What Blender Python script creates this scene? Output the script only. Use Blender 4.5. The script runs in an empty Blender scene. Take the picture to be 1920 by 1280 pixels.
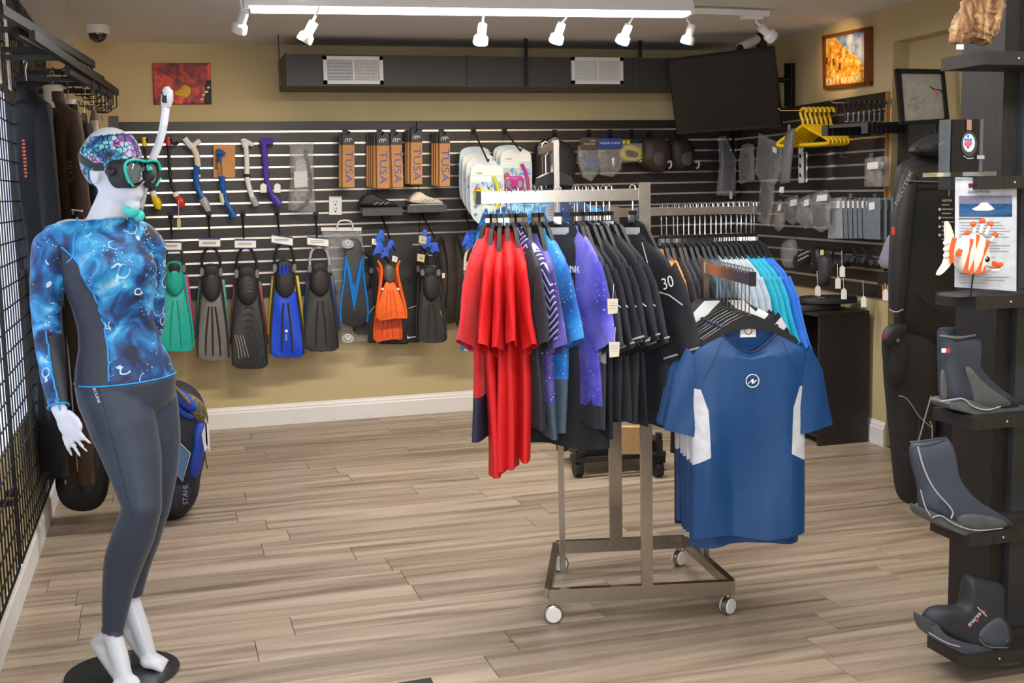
import bpy, bmesh, math, random
from mathutils import Vector as V, Matrix
from math import sin, cos, pi, radians as R
sc = bpy.context.scene
COL = sc.collection

# ------------------------------------------------------------------ camera
FPX = 2219.0
MC = ((0.959, 0.056, -0.278), (-0.283, 0.115, -0.952), (-0.021, 0.992, 0.126))
def _calib():
    d1 = V((300 - 960, -(372 - 640), -FPX)).normalized()
    d2 = V((8600 - 960, -(196 - 640), -FPX)).normalized()
    d2 = (d2 - d1 * d2.dot(d1)).normalized()
    return Matrix((d2, d1, d2.cross(d1)))
MW = _calib()                      # camera axes -> world axes
CAM = V((0, 0, 1.52))
cd = bpy.data.cameras.new('camera'); co = bpy.data.objects.new('camera', cd); COL.objects.link(co)
co.matrix_world = Matrix.Translation(CAM) @ MW.to_4x4()
cd.sensor_width = 36; cd.lens = FPX / 1920 * 36; cd.clip_start = .05
sc.camera = co

# ------------------------------------------------------------------ world, lamps, exposure
w = bpy.data.worlds.new('world'); sc.world = w; w.use_nodes = True
bg = w.node_tree.nodes['Background']; bg.inputs[0].default_value = (.80, .90, 1, 1); bg.inputs[1].default_value = 5.0
sc.view_settings.view_transform = 'Standard'; sc.view_settings.look = 'None'
sc.view_settings.gamma = 1; sc.view_settings.use_curve_mapping = False
sc.view_settings.exposure = 0.0
def lamp(name, kind, loc, power, col=(1, 1, 1), size=.1, aim=None, sy=None, spot=60, blend=.6):
    l = bpy.data.lights.new(name, kind); l.energy = power; l.color = col
    if kind == 'AREA':
        l.size = size
        if sy: l.shape = 'RECTANGLE'; l.size_y = sy
    elif kind == 'SPOT': l.spot_size = R(spot); l.spot_blend = blend; l.shadow_soft_size = size
    else: l.shadow_soft_size = size
    o = bpy.data.objects.new(name, l); COL.objects.link(o); o.location = loc
    if aim is not None: o.rotation_euler = (V(aim) - V(loc)).to_track_quat('-Z', 'Y').to_euler()
    return o
lamp('shopfront_daylight', 'AREA', (-.05, -.9, 1.9), 85, (.88, .94, 1), 1.1, (1.2, 5, .9), 1.4)
lamp('front_strip_light', 'AREA', (1.7, 1.9, 2.44), 52, (1, .97, .92), 2.6, (1.7, 1.9, 0), .5)
lamp('front_strip_light', 'AREA', (1.7, 3.6, 2.44), 36, (1, .97, .92), 2.4, (1.7, 3.6, 0), .12)
lamp('strip_light', 'AREA', (1.56, 5.86, 2.375), 62, (1, .95, .88), 2.15, (1.56, 5.87, 0), .08)

# ------------------------------------------------------------------ pixel -> place helpers
def ray(x, y): return MW @ V((x - 960, -(y - 640), -FPX))
class Plane:
    """a real plane in the room; P(x,y) is where the sight line meets it, n points to the viewer's side"""
    def __init__(s, p, n):
        s.p = V(p); s.n = V(n).normalized()
        s.u = V((0, 0, 1)).cross(s.n).normalized() if abs(s.n.z) < .99 else V((1, 0, 0))
        s.v = s.n.cross(s.u)
    def P(s, x, y, d=0):
        r = ray(x, y); q = s.p + s.n * d
        return CAM + r * ((q - CAM).dot(s.n) / r.dot(s.n))
def YP(Y): return Plane((0, Y, 0), (0, -1, 0))
RWd = V((-.05, -1, 0)).normalized(); RWn = V((-1, .05, 0)).normalized(); RW0 = V((4.07, 7.94, 0))
def RW(off=0): return Plane(RW0 + RWn * off, RWn)      # right wall, off = distance into the room
def onZ(x, y, z): r = ray(x, y); return CAM + r * ((z - CAM.z) / r.z)
def rwp(Y, off=0):                                     # point on right wall at room depth Y
    return V((4.07 - .05 * (7.94 - Y), Y, 0)) + RWn * off

# ------------------------------------------------------------------ materials
def lin(c): return tuple(((x / 255) / 12.92 if x / 255 <= .04045 else ((x / 255 + .055) / 1.055) ** 2.4) for x in c) + (1,)
MATS = {}
def mat(name, c, rough=.6, metal=0, var=.12, scale=30, bump=0, alpha=1, trans=0, emit=0, coat=0, sheen=0, stretch=(1, 1, 1), spec=.5):
    if name in MATS: return MATS[name]
    m = bpy.data.materials.new(name); m.use_nodes = True; nt = m.node_tree; b = nt.nodes['Principled BSDF']
    b.inputs['Roughness'].default_value = rough; b.inputs['Metallic'].default_value = metal
    b.inputs['Alpha'].default_value = alpha; b.inputs['Transmission Weight'].default_value = trans
    b.inputs['Coat Weight'].default_value = coat; b.inputs['Sheen Weight'].default_value = sheen
    b.inputs['Specular IOR Level'].default_value = spec
    L = lin(c)
    tc = nt.nodes.new('ShaderNodeTexCoord'); mp = nt.nodes.new('ShaderNodeMapping'); mp.inputs['Scale'].default_value = stretch
    no = nt.nodes.new('ShaderNodeTexNoise'); no.inputs['Scale'].default_value = scale; no.inputs['Detail'].default_value = 4
    nt.links.new(tc.outputs['Object'], mp.inputs[0]); nt.links.new(mp.outputs[0], no.inputs['Vector'])
    cr = nt.nodes.new('ShaderNodeValToRGB'); cr.color_ramp.elements[0].position = .3; cr.color_ramp.elements[1].position = .7
    cr.color_ramp.elements[0].color = tuple(x * (1 - var) for x in L[:3]) + (1,)
    cr.color_ramp.elements[1].color = tuple(min(1, x * (1 + var)) for x in L[:3]) + (1,)
    nt.links.new(no.outputs['Fac'], cr.inputs[0]); nt.links.new(cr.outputs[0], b.inputs['Base Color'])
    if bump:
        bp = nt.nodes.new('ShaderNodeBump'); bp.inputs['Strength'].default_value = bump; bp.inputs['Distance'].default_value = .01
        nt.links.new(no.outputs['Fac'], bp.inputs['Height']); nt.links.new(bp.outputs[0], b.inputs['Normal'])
    if emit: b.inputs['Emission Color'].default_value = L; b.inputs['Emission Strength'].default_value = emit
    MATS[name] = m; return m
class NT:
    def __init__(s, name, rough=.6, coord='Object', sheen=0, spec=.5):
        s.m = bpy.data.materials.new(name); s.m.use_nodes = True; s.nt = s.m.node_tree; s.b = s.nt.nodes['Principled BSDF']
        s.b.inputs['Roughness'].default_value = rough; s.b.inputs['Sheen Weight'].default_value = sheen; s.b.inputs['Specular IOR Level'].default_value = spec
        s.tc = s.nt.nodes.new('ShaderNodeTexCoord').outputs[coord]
    def n(s, t, ins={}, **pr):
        x = s.nt.nodes.new(t)
        for k, v in pr.items(): setattr(x, k, v)
        for k, v in ins.items():
            if isinstance(v, bpy.types.NodeSocket): s.nt.links.new(v, x.inputs[k])
            else: x.inputs[k].default_value = v
        return x
    def math(s, op, a, b=0, c=0):
        return s.n('ShaderNodeMath', {0: a, 1: b, 2: c}, operation=op).outputs[0]
    def ramp(s, fac, stops, const=False):
        r = s.n('ShaderNodeValToRGB', {0: fac}); e = r.color_ramp.elements
        if const: r.color_ramp.interpolation = 'CONSTANT'
        while len(e) < len(stops): e.new(.5)
        for i, (p, c) in enumerate(stops): e[i].position = p; e[i].color = lin(c)
        return r.outputs[0]
    def mix(s, f, a, b):
        x = s.n('ShaderNodeMix', {}, data_type='RGBA')
        for i, v in ((0, f), (6, a), (7, b)):
            if isinstance(v, bpy.types.NodeSocket): s.nt.links.new(v, x.inputs[i])
            else: x.inputs[i].default_value = lin(v) if isinstance(v, tuple) else v
        return x.outputs[2]
    def scale(s, v, sc): return s.n('ShaderNodeMapping', {0: v, 'Scale': sc}).outputs[0]
    def noise(s, v, scale, detail=4, dist=0): return s.n('ShaderNodeTexNoise', {'Vector': v, 'Scale': scale, 'Detail': detail, 'Distortion': dist})
    def col(s, c): s.nt.links.new(c, s.b.inputs['Base Color'])
    def bump(s, h, st=.3, d=.01):
        s.nt.links.new(s.n('ShaderNodeBump', {'Height': h, 'Strength': st, 'Distance': d}).outputs[0], s.b.inputs['Normal'])

M = {}
M['wall'] = mat('wall_paint_tan', (196, 178, 136), .75, var=.035, scale=3)
M['ceil'] = mat('ceiling_paint', (222, 222, 222), .9, var=.02, scale=2)
M['white_trim'] = mat('white_trim_paint', (232, 230, 230), .4, var=.02, scale=6)
M['slat'] = mat('black_slat_laminate', (40, 36, 35), .45, var=.25, scale=9, stretch=(1, 1, 12))
M['strip'] = mat('aluminium_insert', (226, 216, 205), .28, .85, var=.06)
M['black_metal'] = mat('black_metal', (22, 22, 24), .45, .3)
M['duct'] = mat('duct_dark_paint', (66, 64, 62), .5, .2, var=.08, scale=5)
M['chrome'] = mat('brushed_chrome', (168, 160, 152), .26, 1, var=.08, scale=60)
M['chrome2'] = mat('polished_wire', (225, 225, 228), .2, 1, var=.03)
M['black_plastic'] = mat('black_plastic', (24, 24, 26), .48)
M['black_matte'] = mat('black_rubber', (32, 32, 34), .6, bump=.05)
M['rubber'] = mat('rubber_dark_grey', (58, 60, 66), .55, bump=.05)
M['white_plastic'] = mat('white_plastic', (232, 232, 232), .35, var=.02)
M['cream'] = mat('cream_plastic', (226, 214, 196), .4, var=.03)
M['wood_black'] = mat('black_wood', (40, 37, 36), .5, var=.3, scale=12, stretch=(10, 10, 1))
M['cardboard'] = mat('cardboard', (204, 146, 92), .75, var=.05)
M['board_edge'] = mat('slatwall_raw_edge', (190, 128, 72), .7, var=.2, scale=40)
M['paper'] = mat('white_card', (236, 234, 232), .6, var=.03)
M['ink'] = mat('black_ink', (25, 25, 28), .6)
M['white_ink'] = mat('white_ink', (236, 238, 240), .6, var=.02)
M['glass'] = mat('clear_acrylic', (245, 250, 250), .05, trans=1, var=0)
M['mann'] = mat('mannequin_white_gloss', (204, 208, 218), .42, var=.01, coat=.1)
M['clear'] = mat('clear_film', (225, 225, 228), .16, alpha=.16, var=.03, spec=1, bump=.6, scale=26)
M['clearbag'] = mat('crinkled_clear_bag', (190, 190, 194), .18, alpha=.26, var=.35, spec=1, bump=.9, scale=34)
def C(name, c, rough=.6, **k): return mat(name, c, rough, **k)

def m_wood():
    a = NT('grey_oak_vinyl', .42); oi = a.n('ShaderNodeObjectInfo')
    off = a.math('MULTIPLY', oi.outputs['Random'], 37.0)
    cv = a.n('ShaderNodeCombineXYZ', {0: off, 1: off, 2: 0.0}).outputs[0]
    p = a.n('ShaderNodeVectorMath', {0: a.n('ShaderNodeNewGeometry').outputs['Position'], 1: cv}, operation='ADD').outputs[0]
    p1 = a.scale(p, (.55, 9, 1)); n1 = a.noise(p1, 1.6, 5, .8).outputs['Fac']
    p2 = a.scale(p, (3, 70, 1)); n2 = a.noise(p2, 2, 4).outputs['Fac']
    base = a.ramp(n1, [(.30, (118, 100, 83)), (.42, (152, 133, 113)), (.54, (175, 156, 136)), (.68, (192, 175, 155))])
    c = a.mix(a.math('MULTIPLY', n2, .42), base, (122, 102, 84))
    v = a.math('MULTIPLY_ADD', oi.outputs['Random'], .26, .90)
    hs = a.n('ShaderNodeHueSaturation', {'Value': v, 'Saturation': .92, 'Color': c}).outputs[0]
    a.col(hs); a.bump(n2, .12, .002); return a.m
M['wood'] = m_wood()

def m_ocean(name='ocean_print_fabric', k=1.0):
    a = NT(name, .55, sheen=.1)
    wp = a.noise(a.tc, 5 * k, 2).outputs['Color']
    vv = a.n('ShaderNodeVectorMath', {0: a.tc, 1: a.n('ShaderNodeVectorMath', {0: wp, 3: .16 / k}, operation='SCALE').outputs[0]}, operation='ADD').outputs[0]
    n1 = a.noise(vv, 12 * k, 4, .6).outputs['Fac']
    base = a.ramp(n1, [(.36, (12, 26, 60)), (.46, (12, 62, 120)), (.54, (18, 116, 182)), (.64, (64, 166, 216)), (.76, (206, 234, 246))])
    vo = a.n('ShaderNodeTexVoronoi', {'Vector': vv, 'Scale': 15 * k}, feature='DISTANCE_TO_EDGE').outputs[0]
    vr = a.n('ShaderNodeTexVoronoi', {'Vector': vv, 'Scale': 19 * k}).outputs['Distance']
    ringd = a.math('ABSOLUTE', a.math('SUBTRACT', vr, .36)); ring = a.math('LESS_THAN', ringd, .028)
    gate = a.math('GREATER_THAN', a.noise(a.tc, 9 * k, 1).outputs['Fac'], .52)
    f = a.math('MULTIPLY', ring, gate)
    sp = a.n('ShaderNodeTexVoronoi', {'Vector': a.tc, 'Scale': 95 * k}).outputs['Distance']
    dots = a.math('MULTIPLY', a.math('LESS_THAN', sp, .2), a.math('GREATER_THAN', a.noise(a.tc, 14 * k, 1).outputs['Fac'], .56))
    f = a.math('MULTIPLY', a.math('MAXIMUM', f, dots), .75)
    dk = a.math('MULTIPLY', a.math('LESS_THAN', vo, .03), .18)
    c = a.mix(dk, base, (10, 18, 48)); a.col(a.mix(f, c, (205, 232, 245))); return a.m
M['ocean'] = m_ocean()
def m_buff():
    a = NT('printed_headband', .6)
    n1 = a.noise(a.tc, 14, 2, .6).outputs['Fac']
    base = a.ramp(n1, [(.36, (26, 66, 130)), (.46, (60, 170, 200)), (.53, (150, 205, 215)), (.58, (214, 140, 200)), (.68, (90, 70, 150))])
    vo = a.n('ShaderNodeTexVoronoi', {'Vector': a.tc, 'Scale': 62}, feature='DISTANCE_TO_EDGE').outputs[0]
    a.col(a.mix(a.math('LESS_THAN', vo, .07), base, (18, 22, 46))); return a.m
M['buff'] = m_buff()
def m_galaxy(name, c0, c1, c2, k=1):
    a = NT(name, .55, sheen=.15)
    n1 = a.noise(a.tc, 6 * k, 4).outputs['Fac']
    base = a.ramp(n1, [(.34, c0), (.5, c1), (.68, c2)])
    sp = a.n('ShaderNodeTexVoronoi', {'Vector': a.tc, 'Scale': 60}).outputs['Distance']
    a.col(a.mix(a.math('MULTIPLY', a.math('LESS_THAN', sp, .16), .6), base, (215, 220, 255))); return a.m
def m_chevron():
    a = NT('chevron_fabric', .6); s = a.n('ShaderNodeSeparateXYZ', {0: a.tc})
    t = a.math('PINGPONG', s.outputs['X'], .045)
    v = a.math('FRACT', a.math('MULTIPLY', a.math('ADD', s.outputs['Z'], a.math('MULTIPLY', t, 1.1)), 38.0))
    a.col(a.mix(a.math('LESS_THAN', v, .3), (52, 44, 104), (196, 190, 226))); return a.m
def m_bigchev():
    a = NT('bold_chevron_fabric', .6); s = a.n('ShaderNodeSeparateXYZ', {0: a.tc})
    t = a.math('PINGPONG', s.outputs['X'], .11)
    v = a.math('FRACT', a.math('MULTIPLY', a.math('ADD', s.outputs['Z'], t), 9.0))
    a.col(a.mix(a.math('LESS_THAN', v, .5), (28, 30, 34), (222, 222, 220))); return a.m
def m_stripes(name, c1, c2, k, slant=.5, thr=.5):
    a = NT(name, .6); s = a.n('ShaderNodeSeparateXYZ', {0: a.tc})
    v = a.math('FRACT', a.math('MULTIPLY', a.math('ADD', s.outputs['X'], a.math('MULTIPLY', s.outputs['Z'], slant)), float(k)))
    a.col(a.mix(a.math('LESS_THAN', v, thr), c1, c2)); return a.m
def m_mesh(name, c, k=160):
    a = NT(name, .6); vo = a.n('ShaderNodeTexVoronoi', {'Vector': a.tc, 'Scale': float(k)}, feature='DISTANCE_TO_EDGE').outputs[0]
    f = a.math('LESS_THAN', vo, .09); a.col(a.mix(f, (14, 14, 16), c)); a.bump(vo, .4, .004); return a.m
def m_ramps(name, scale, stops, stretch=(1, 1, 1), rough=.5, dist=1.0, emit=0):
    a = NT(name, rough); n = a.noise(a.scale(a.tc, stretch), scale, 5, dist).outputs['Fac']
    c = a.ramp(n, stops); a.col(c)
    if emit: a.nt.links.new(c, a.b.inputs['Emission Color']); a.b.inputs['Emission Strength'].default_value = emit
    return a.m

# ------------------------------------------------------------------ mesh builder
class MB:
    def __init__(s): s.v = []; s.f = []
    def add(s, vs, fs):
        o = len(s.v); s.v += [V(p) for p in vs]; s.f += [tuple(i + o for i in f) for f in fs]; return s
    def box(s, c, d, rz=0, ax=None):
        """centre, full sizes, rotation about z (or axes triple)"""
        A = ax or (V((cos(rz), sin(rz), 0)), V((-sin(rz), cos(rz), 0)), V((0, 0, 1)))
        h = [x / 2 for x in d]; c = V(c); vs = []
        for z in (-1, 1):
            for x, y in ((-1, -1), (1, -1), (1, 1), (-1, 1)): vs.append(c + A[0] * x * h[0] + A[1] * y * h[1] + A[2] * z * h[2])
        return s.add(vs, [(3, 2, 1, 0), (4, 5, 6, 7), (0, 1, 5, 4), (1, 2, 6, 5), (2, 3, 7, 6), (3, 0, 4, 7)])
    def loft(s, rings, caps=True, closed=True):
        n = len(rings[0]); o = [p for r in rings for p in r]; f = []
        for k in range(len(rings) - 1):
            for i in range(n if closed else n - 1):
                j = (i + 1) % n; f.append((k * n + i, k * n + j, (k + 1) * n + j, (k + 1) * n + i))
        if caps and closed: f.append(tuple(range(n))[::-1]); f.append(tuple((len(rings) - 1) * n + i for i in range(n)))
        return s.add(o, f)
    def tube(s, path, r, seg=8, caps=True, sq=None):
        path = [V(p) for p in path]; rr = r if isinstance(r, (list, tuple)) else [r] * len(path); rings = []
        pu = None
        for i, p in enumerate(path):
            t = (path[min(i + 1, len(path) - 1)] - path[max(i - 1, 0)]).normalized()
            if pu is None:
                a = V((0, 0, 1)) if abs(t.z) < .9 else V((0, 1, 0)); u = t.cross(a).normalized()
            else: u = (pu - t * pu.dot(t)).normalized()
            pu = u; w_ = t.cross(u)
            rings.append([p + (u * cos(2 * pi * k / seg) + w_ * sin(2 * pi * k / seg)) * rr[i] for k in range(seg)])
        return s.loft(rings, caps)
    def bar(s, a, b, w_, h, up=V((0, 0, 1))):
        a, b = V(a), V(b); t = (b - a); L = t.length; t.normalize(); x = t.cross(up).normalized(); z = x.cross(t)
        return s.box((a + b) / 2, (w_, L, h), ax=(x, t, z))
    def ell(s, c, r, seg=14, rings=9, ax=None):
        c = V(c); r = (r, r, r) if isinstance(r, (int, float)) else r; A = ax or (V((1, 0, 0)), V((0, 1, 0)), V((0, 0, 1)))
        R_ = []
        for k in range(rings + 1):
            ph = pi * (k + .001) / (rings + .002)
            R_.append([c + A[0] * r[0] * sin(ph) * cos(2 * pi * i / seg) + A[1] * r[1] * sin(ph) * sin(2 * pi * i / seg) + A[2] * r[2] * cos(ph) for i in range(seg)])
        return s.loft(R_)
    def lathe(s, c, prof, seg=20, axis=V((0, 0, 1))):
        c = V(c); a = V(axis).normalized(); u = a.orthogonal().normalized(); w_ = a.cross(u)
        return s.loft([[c + a * z + (u * cos(2 * pi * i / seg) + w_ * sin(2 * pi * i / seg)) * max(r, 1e-4) for i in range(seg)] for r, z in prof])
    def slab(s, pts, n, th, bulge=0, bev=.0):
        """closed outline of world points, front face on the pts, extruded by th away from n; bulge domes the front"""
        pts = [V(p) for p in pts]; n = V(n).normalized()
        nn = V((0, 0, 0))
        for i in range(len(pts)): nn += (pts[i] - pts[0]).cross(pts[(i + 1) % len(pts)] - pts[0])
        if nn.dot(n) < 0: pts = pts[::-1]
        c = sum(pts, V((0, 0, 0))) / len(pts)
        rings = [[p - n * th for p in pts], [p - n * th * .25 for p in pts], [c + (p - c) * .97 for p in pts]]
        if bulge: rings += [[c + (p - c) * q + n * bulge * z for p in pts] for q, z in ((.85, .55), (.6, .85), (.3, 1))]
        return s.loft(rings)
    def build(s, name, m, parent=None, label=None, smooth=True, world=True, loc=None, kind=None, auto=40):
        me = bpy.data.meshes.new(name)
        off = V((0, 0, 0))
        if world:
            if parent is not None: off = V(ROOT[parent.name])
            else:
                if loc is None:
                    xs = [p.x for p in s.v]; ys = [p.y for p in s.v]; zs = [p.z for p in s.v]
                    loc = ((min(xs) + max(xs)) / 2, (min(ys) + max(ys)) / 2, min(zs))
                off = V(loc)
        me.from_pydata([tuple(p - off) for p in s.v], [], s.f)
        me.materials.append(m)
        if smooth:
            me.shade_smooth()
            try: me.set_sharp_from_angle(angle=R(auto))
            except Exception: pass
        o = bpy.data.objects.new(name, me); COL.objects.link(o)
        if parent is not None: o.parent = parent
        else: o.location = off if world else (loc or (0, 0, 0))
        ROOT[o.name] = tuple(off)
        if label: o['label'] = label
        if kind: o['kind'] = kind
        return o
ROOT = {}
def tag(o, label, cat, group=None):
    o['label'] = label; o['category'] = cat
    if group: o['group'] = group
    return o
def thing(name, label, cat, loc, group=None, rz=0):
    o = bpy.data.objects.new(name, None); COL.objects.link(o); o.location = loc; o.rotation_euler = (0, 0, rz)
    o.empty_display_size = .05; ROOT[o.name] = tuple(loc)
    if rz: ROOT[o.name] = (0, 0, 0)
    return tag(o, label, cat, group)
def struct(o, label=None):
    o['kind'] = 'structure'
    if label: o['label'] = label
    return o
def text(s, name, m, parent, org, U, Vv, size, ext=.0012, align='CENTER', label=None, sx=1.0, shear=0, world=True):
    cu = bpy.data.curves.new('t', 'FONT'); cu.body = s; cu.size = 1; cu.align_x = align; cu.align_y = 'CENTER'; cu.shear = shear; cu.resolution_u = 3
    ob = bpy.data.objects.new('t', cu); me = bpy.data.meshes.new_from_object(ob)
    U = V(U).normalized(); Vv = V(Vv).normalized(); N = U.cross(Vv); org = V(org)
    mb = MB(); vs = [org + U * v.co.x * size * sx + Vv * v.co.y * size + N * ext for v in me.vertices]
    mb.add(vs, [tuple(p.vertices) for p in me.polygons])
    bpy.data.objects.remove(ob); bpy.data.curves.remove(cu); bpy.data.meshes.remove(me)
    return mb.build(name, m, parent, label=label, smooth=False, world=world)
def ptext(s, name, m, parent, pl, x, y, hpx, ang=0, d=.002, **k):
    """flat print on plane pl: centred on pixel x,y, cap height about hpx, ang degrees clockwise"""
    o = pl.P(x, y, d); a = R(ang)
    U = (pl.P(x + 10 * cos(a), y + 10 * sin(a), d) - o); W = (pl.P(x + 10 * sin(a), y - 10 * cos(a), d) - o)
    sz = W.length / 10 * hpx / .7
    U.normalize(); W = (W - U * W.dot(U)).normalized()
    return text(s, name, m, parent, o, U, W, sz, ext=0, **k)
def sm(pts, n=3):
    """Chaikin smoothing of a closed 2D outline"""
    for _ in range(n):
        q = []
        for i in range(len(pts)):
            a, b = pts[i], pts[(i + 1) % len(pts)]
            q += [(a[0] * .75 + b[0] * .25, a[1] * .75 + b[1] * .25), (a[0] * .25 + b[0] * .75, a[1] * .25 + b[1] * .75)]
        pts = q
    return pts
def smp(pts, n=2):
    """smooth an open path of any dimension"""
    for _ in range(n):
        q = [pts[0]]
        for i in range(len(pts) - 1):
            a, b = pts[i], pts[i + 1]
            q += [tuple(x * .75 + y * .25 for x, y in zip(a, b)), tuple(x * .25 + y * .75 for x, y in zip(a, b))]
        pts = q + [pts[-1]]
    return pts
def rect(x0, y0, x1, y1): return [(x0, y0), (x1, y0), (x1, y1), (x0, y1)]
def pslab(name, pts, pl, m, parent=None, th=.01, d=0, bulge=0, smo=0, label=None, **k):
    if smo: pts = sm(pts, smo)
    return MB().slab([pl.P(x, y, d) for x, y in pts], pl.n, th, bulge).build(name, m, parent, label=label, **k)
def ptube(name, pts, pl, rpx, m, parent=None, d=0, label=None, seg=8, smo=1, **k):
    """tube through pixels (x, y[, extra distance from plane]) on plane pl; rpx radius in pixels"""
    pts = [tuple(p) + (0,) * (3 - len(p)) for p in pts]
    if isinstance(rpx, (list, tuple)):
        pp = smp([p + (r,) for p, r in zip(pts, rpx)], smo)
    else: pp = smp([p + (rpx,) for p in pts], smo)
    sc_ = (pl.P(pts[0][0] + 10, pts[0][1]) - pl.P(pts[0][0], pts[0][1])).length / 10
    sc2 = (pl.P(pts[0][0], pts[0][1] + 10) - pl.P(pts[0][0], pts[0][1])).length / 10
    s_ = min(sc_, sc2)
    return MB().tube([pl.P(p[0], p[1], d + p[2]) for p in pp], [p[3] * s_ for p in pp], seg).build(name, m, parent, label=label, **k)
def copy_tree(o, parent=None):
    c = o.copy(); COL.objects.link(c)
    if parent is not None: c.parent = parent
    ROOT[c.name] = ROOT.get(o.name, (0, 0, 0))
    for ch in list(o.children): copy_tree(ch, c)
    return c
ORD = ['first', 'second', 'third', 'fourth', 'fifth', 'sixth', 'seventh', 'eighth', 'ninth', 'tenth', 'eleventh', 'twelfth', 'thirteenth', 'fourteenth', 'fifteenth', 'sixteenth']

# ================================================================== SETTING
CH = 2.49
XL = -.6
fl = struct(MB().box((1.8, 2.9, -.03), (6.4, 10.4, .05)).build('floor', C('joint_dark_grey', (70, 58, 48), .9), smooth=False), 'grey brown wood plank vinyl floor')  # dark base that shows in the joints between planks
rng = random.Random(4)
PW = .195; row = 0; Y = 7.925
while Y > 1.4:
    x = -.62 - rng.random() * 1.2
    if row == 0: x = -1.1
    while x < 4.2:
        L = 1.22; a = max(x, -.6); b = min(x + L, rwp(Y).x + (.14 if Y < 5.9 else 0))
        if b - a > .08:
            c = V(((a + b) / 2, Y - PW / 2, -.0025)); mb = MB(); hx = (b - a) / 2 - .001; hy = PW / 2 - .001; e = .0012
            r = lambda q, z: [V((c.x - hx + q, c.y - hy + q, z)), V((c.x + hx - q, c.y - hy + q, z)), V((c.x + hx - q, c.y + hy - q, z)), V((c.x - hx + q, c.y + hy - q, z))]
            mb.loft([r(0, -.005), r(0, -.001), r(e, 0)]); mb.build('floor_plank', M['wood'], fl, smooth=False)
        x += L
    Y -= PW; row += 1
# walls
bw = struct(MB().box((1.8, 8.0, 1.3), (5.2, .12, 2.7)).build('wall_back', M['wall'], smooth=False), 'tan painted back wall')
def wallbox(a, b, z0, z1, th, n):     # vertical wall slab between floor points a,b; front on the line, body on -n side
    a, b, n = V(a), V(b), V(n); mb = MB()
    vs = []
    for z in (z0, z1):
        for p in (a, b, b - n * th, a - n * th): vs.append(V((p.x, p.y, z)))
    return mb.add(vs, [(3, 2, 1, 0), (4, 5, 6, 7), (0, 1, 5, 4), (1, 2, 6, 5), (2, 3, 7, 6), (3, 0, 4, 7)])
wr = wallbox(rwp(8.0), rwp(5.87), 0, 2.6, .35, RWn); wr2 = wallbox(rwp(5.87), rwp(-1.5), 2.3, 2.6, .35, RWn); wr3 = wallbox(rwp(5.87, -.10), rwp(-1.5, -.13), 0, 2.31, .22, RWn)
mb = MB(); [mb.add(q.v, q.f) for q in (wr, wr2, wr3)]
struct(mb.build('wall_right', M['wall'], smooth=False), 'tan painted right wall with a shallow recess')
struct(MB().box((1.8, -1.56, 1.3), (5.4, .12, 2.7)).build('wall_front', M['wall'], smooth=False), 'tan painted front wall behind the camera')
# left wall with a window opening Y 2.6..5.35, z .62..2.0
WY0, WY1, WZ0, WZ1 = 2.2, 5.42, .62, 1.97
mb = MB()
for y0, y1, z0, z1 in ((-1.5, WY0, 0, 2.6), (WY1, 8.0, 0, 2.6), (WY0, WY1, 0, WZ0), (WY0, WY1, WZ1, 2.6)):
    mb.box((XL - .08, (y0 + y1) / 2, (z0 + z1) / 2), (.16, y1 - y0, z1 - z0))
struct(mb.build('wall_left', M['wall'], smooth=False), 'tan painted left wall behind the wire grid')
wf = MB()
for y in (WY0 + .02, 3.3, 4.4, WY1 - .02): wf.box((XL - .08, y, (WZ0 + WZ1) / 2), (.06, .04, WZ1 - WZ0))
for z in (WZ0 + .02, WZ1 - .02): wf.box((XL - .08, (WY0 + WY1) / 2, z), (.06, WY1 - WY0, .04))
wo = struct(wf.build('window_1', M['white_trim'], smooth=False), 'window in the left wall behind the wire grid')
MB().box((XL - .004, (WY0 + WY1) / 2, (WZ0 + WZ1) / 2), (.008, WY1 - WY0, WZ1 - WZ0)).build('frosted_pane', mat('glowing_frosted_pane', (222, 232, 255), .5, emit=1.15, var=.04, scale=3), wo, smooth=False)  # pane glows by itself, standing in for daylight from outside
struct(MB().box((1.8, 3.2, CH + .05), (5.4, 9.8, .1)).build('ceiling', M['ceil'], smooth=False), 'light grey painted ceiling')
struct(MB().add([V((XL, -1.5, CH)), V((XL, 8, CH)), V((XL, 8, 2.38)), V((XL, -1.5, 2.38)), V((-.25, -1.5, CH)), V((-.42, 8, CH))],
    [(0, 1, 2, 3), (3, 2, 5, 4), (0, 4, 5, 1), (0, 3, 4), (1, 5, 2)]).build('trim_1', M['ceil'], smooth=False), 'sloped soffit along the left of the ceiling')
def baseboard(name, a, b, n, label):
    n = V(n); mb = MB(); prof = [(.0, 0), (.016, 0), (.016, .1), (.011, .108), (.011, .118), (.006, .128), (.004, .137), (0, .14)]
    mb.loft([[V((p[0], p[1], 0)) + n * d + V((0, 0, z)) for d, z in prof] for p in (a, b)]); return struct(mb.build(name, M['white_trim'], smooth=False), label)
baseboard('baseboard_back', (-.6, 7.94), (4.07, 7.94), (0, -1, 0), 'white moulded baseboard along the back wall')
baseboard('baseboard_left', (XL, -1), (XL, 7.94), (1, 0, 0), 'white moulded baseboard along the left wall')
baseboard('baseboard_right', rwp(5.87), rwp(7.93), RWn, 'white moulded baseboard along the right wall')

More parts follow.
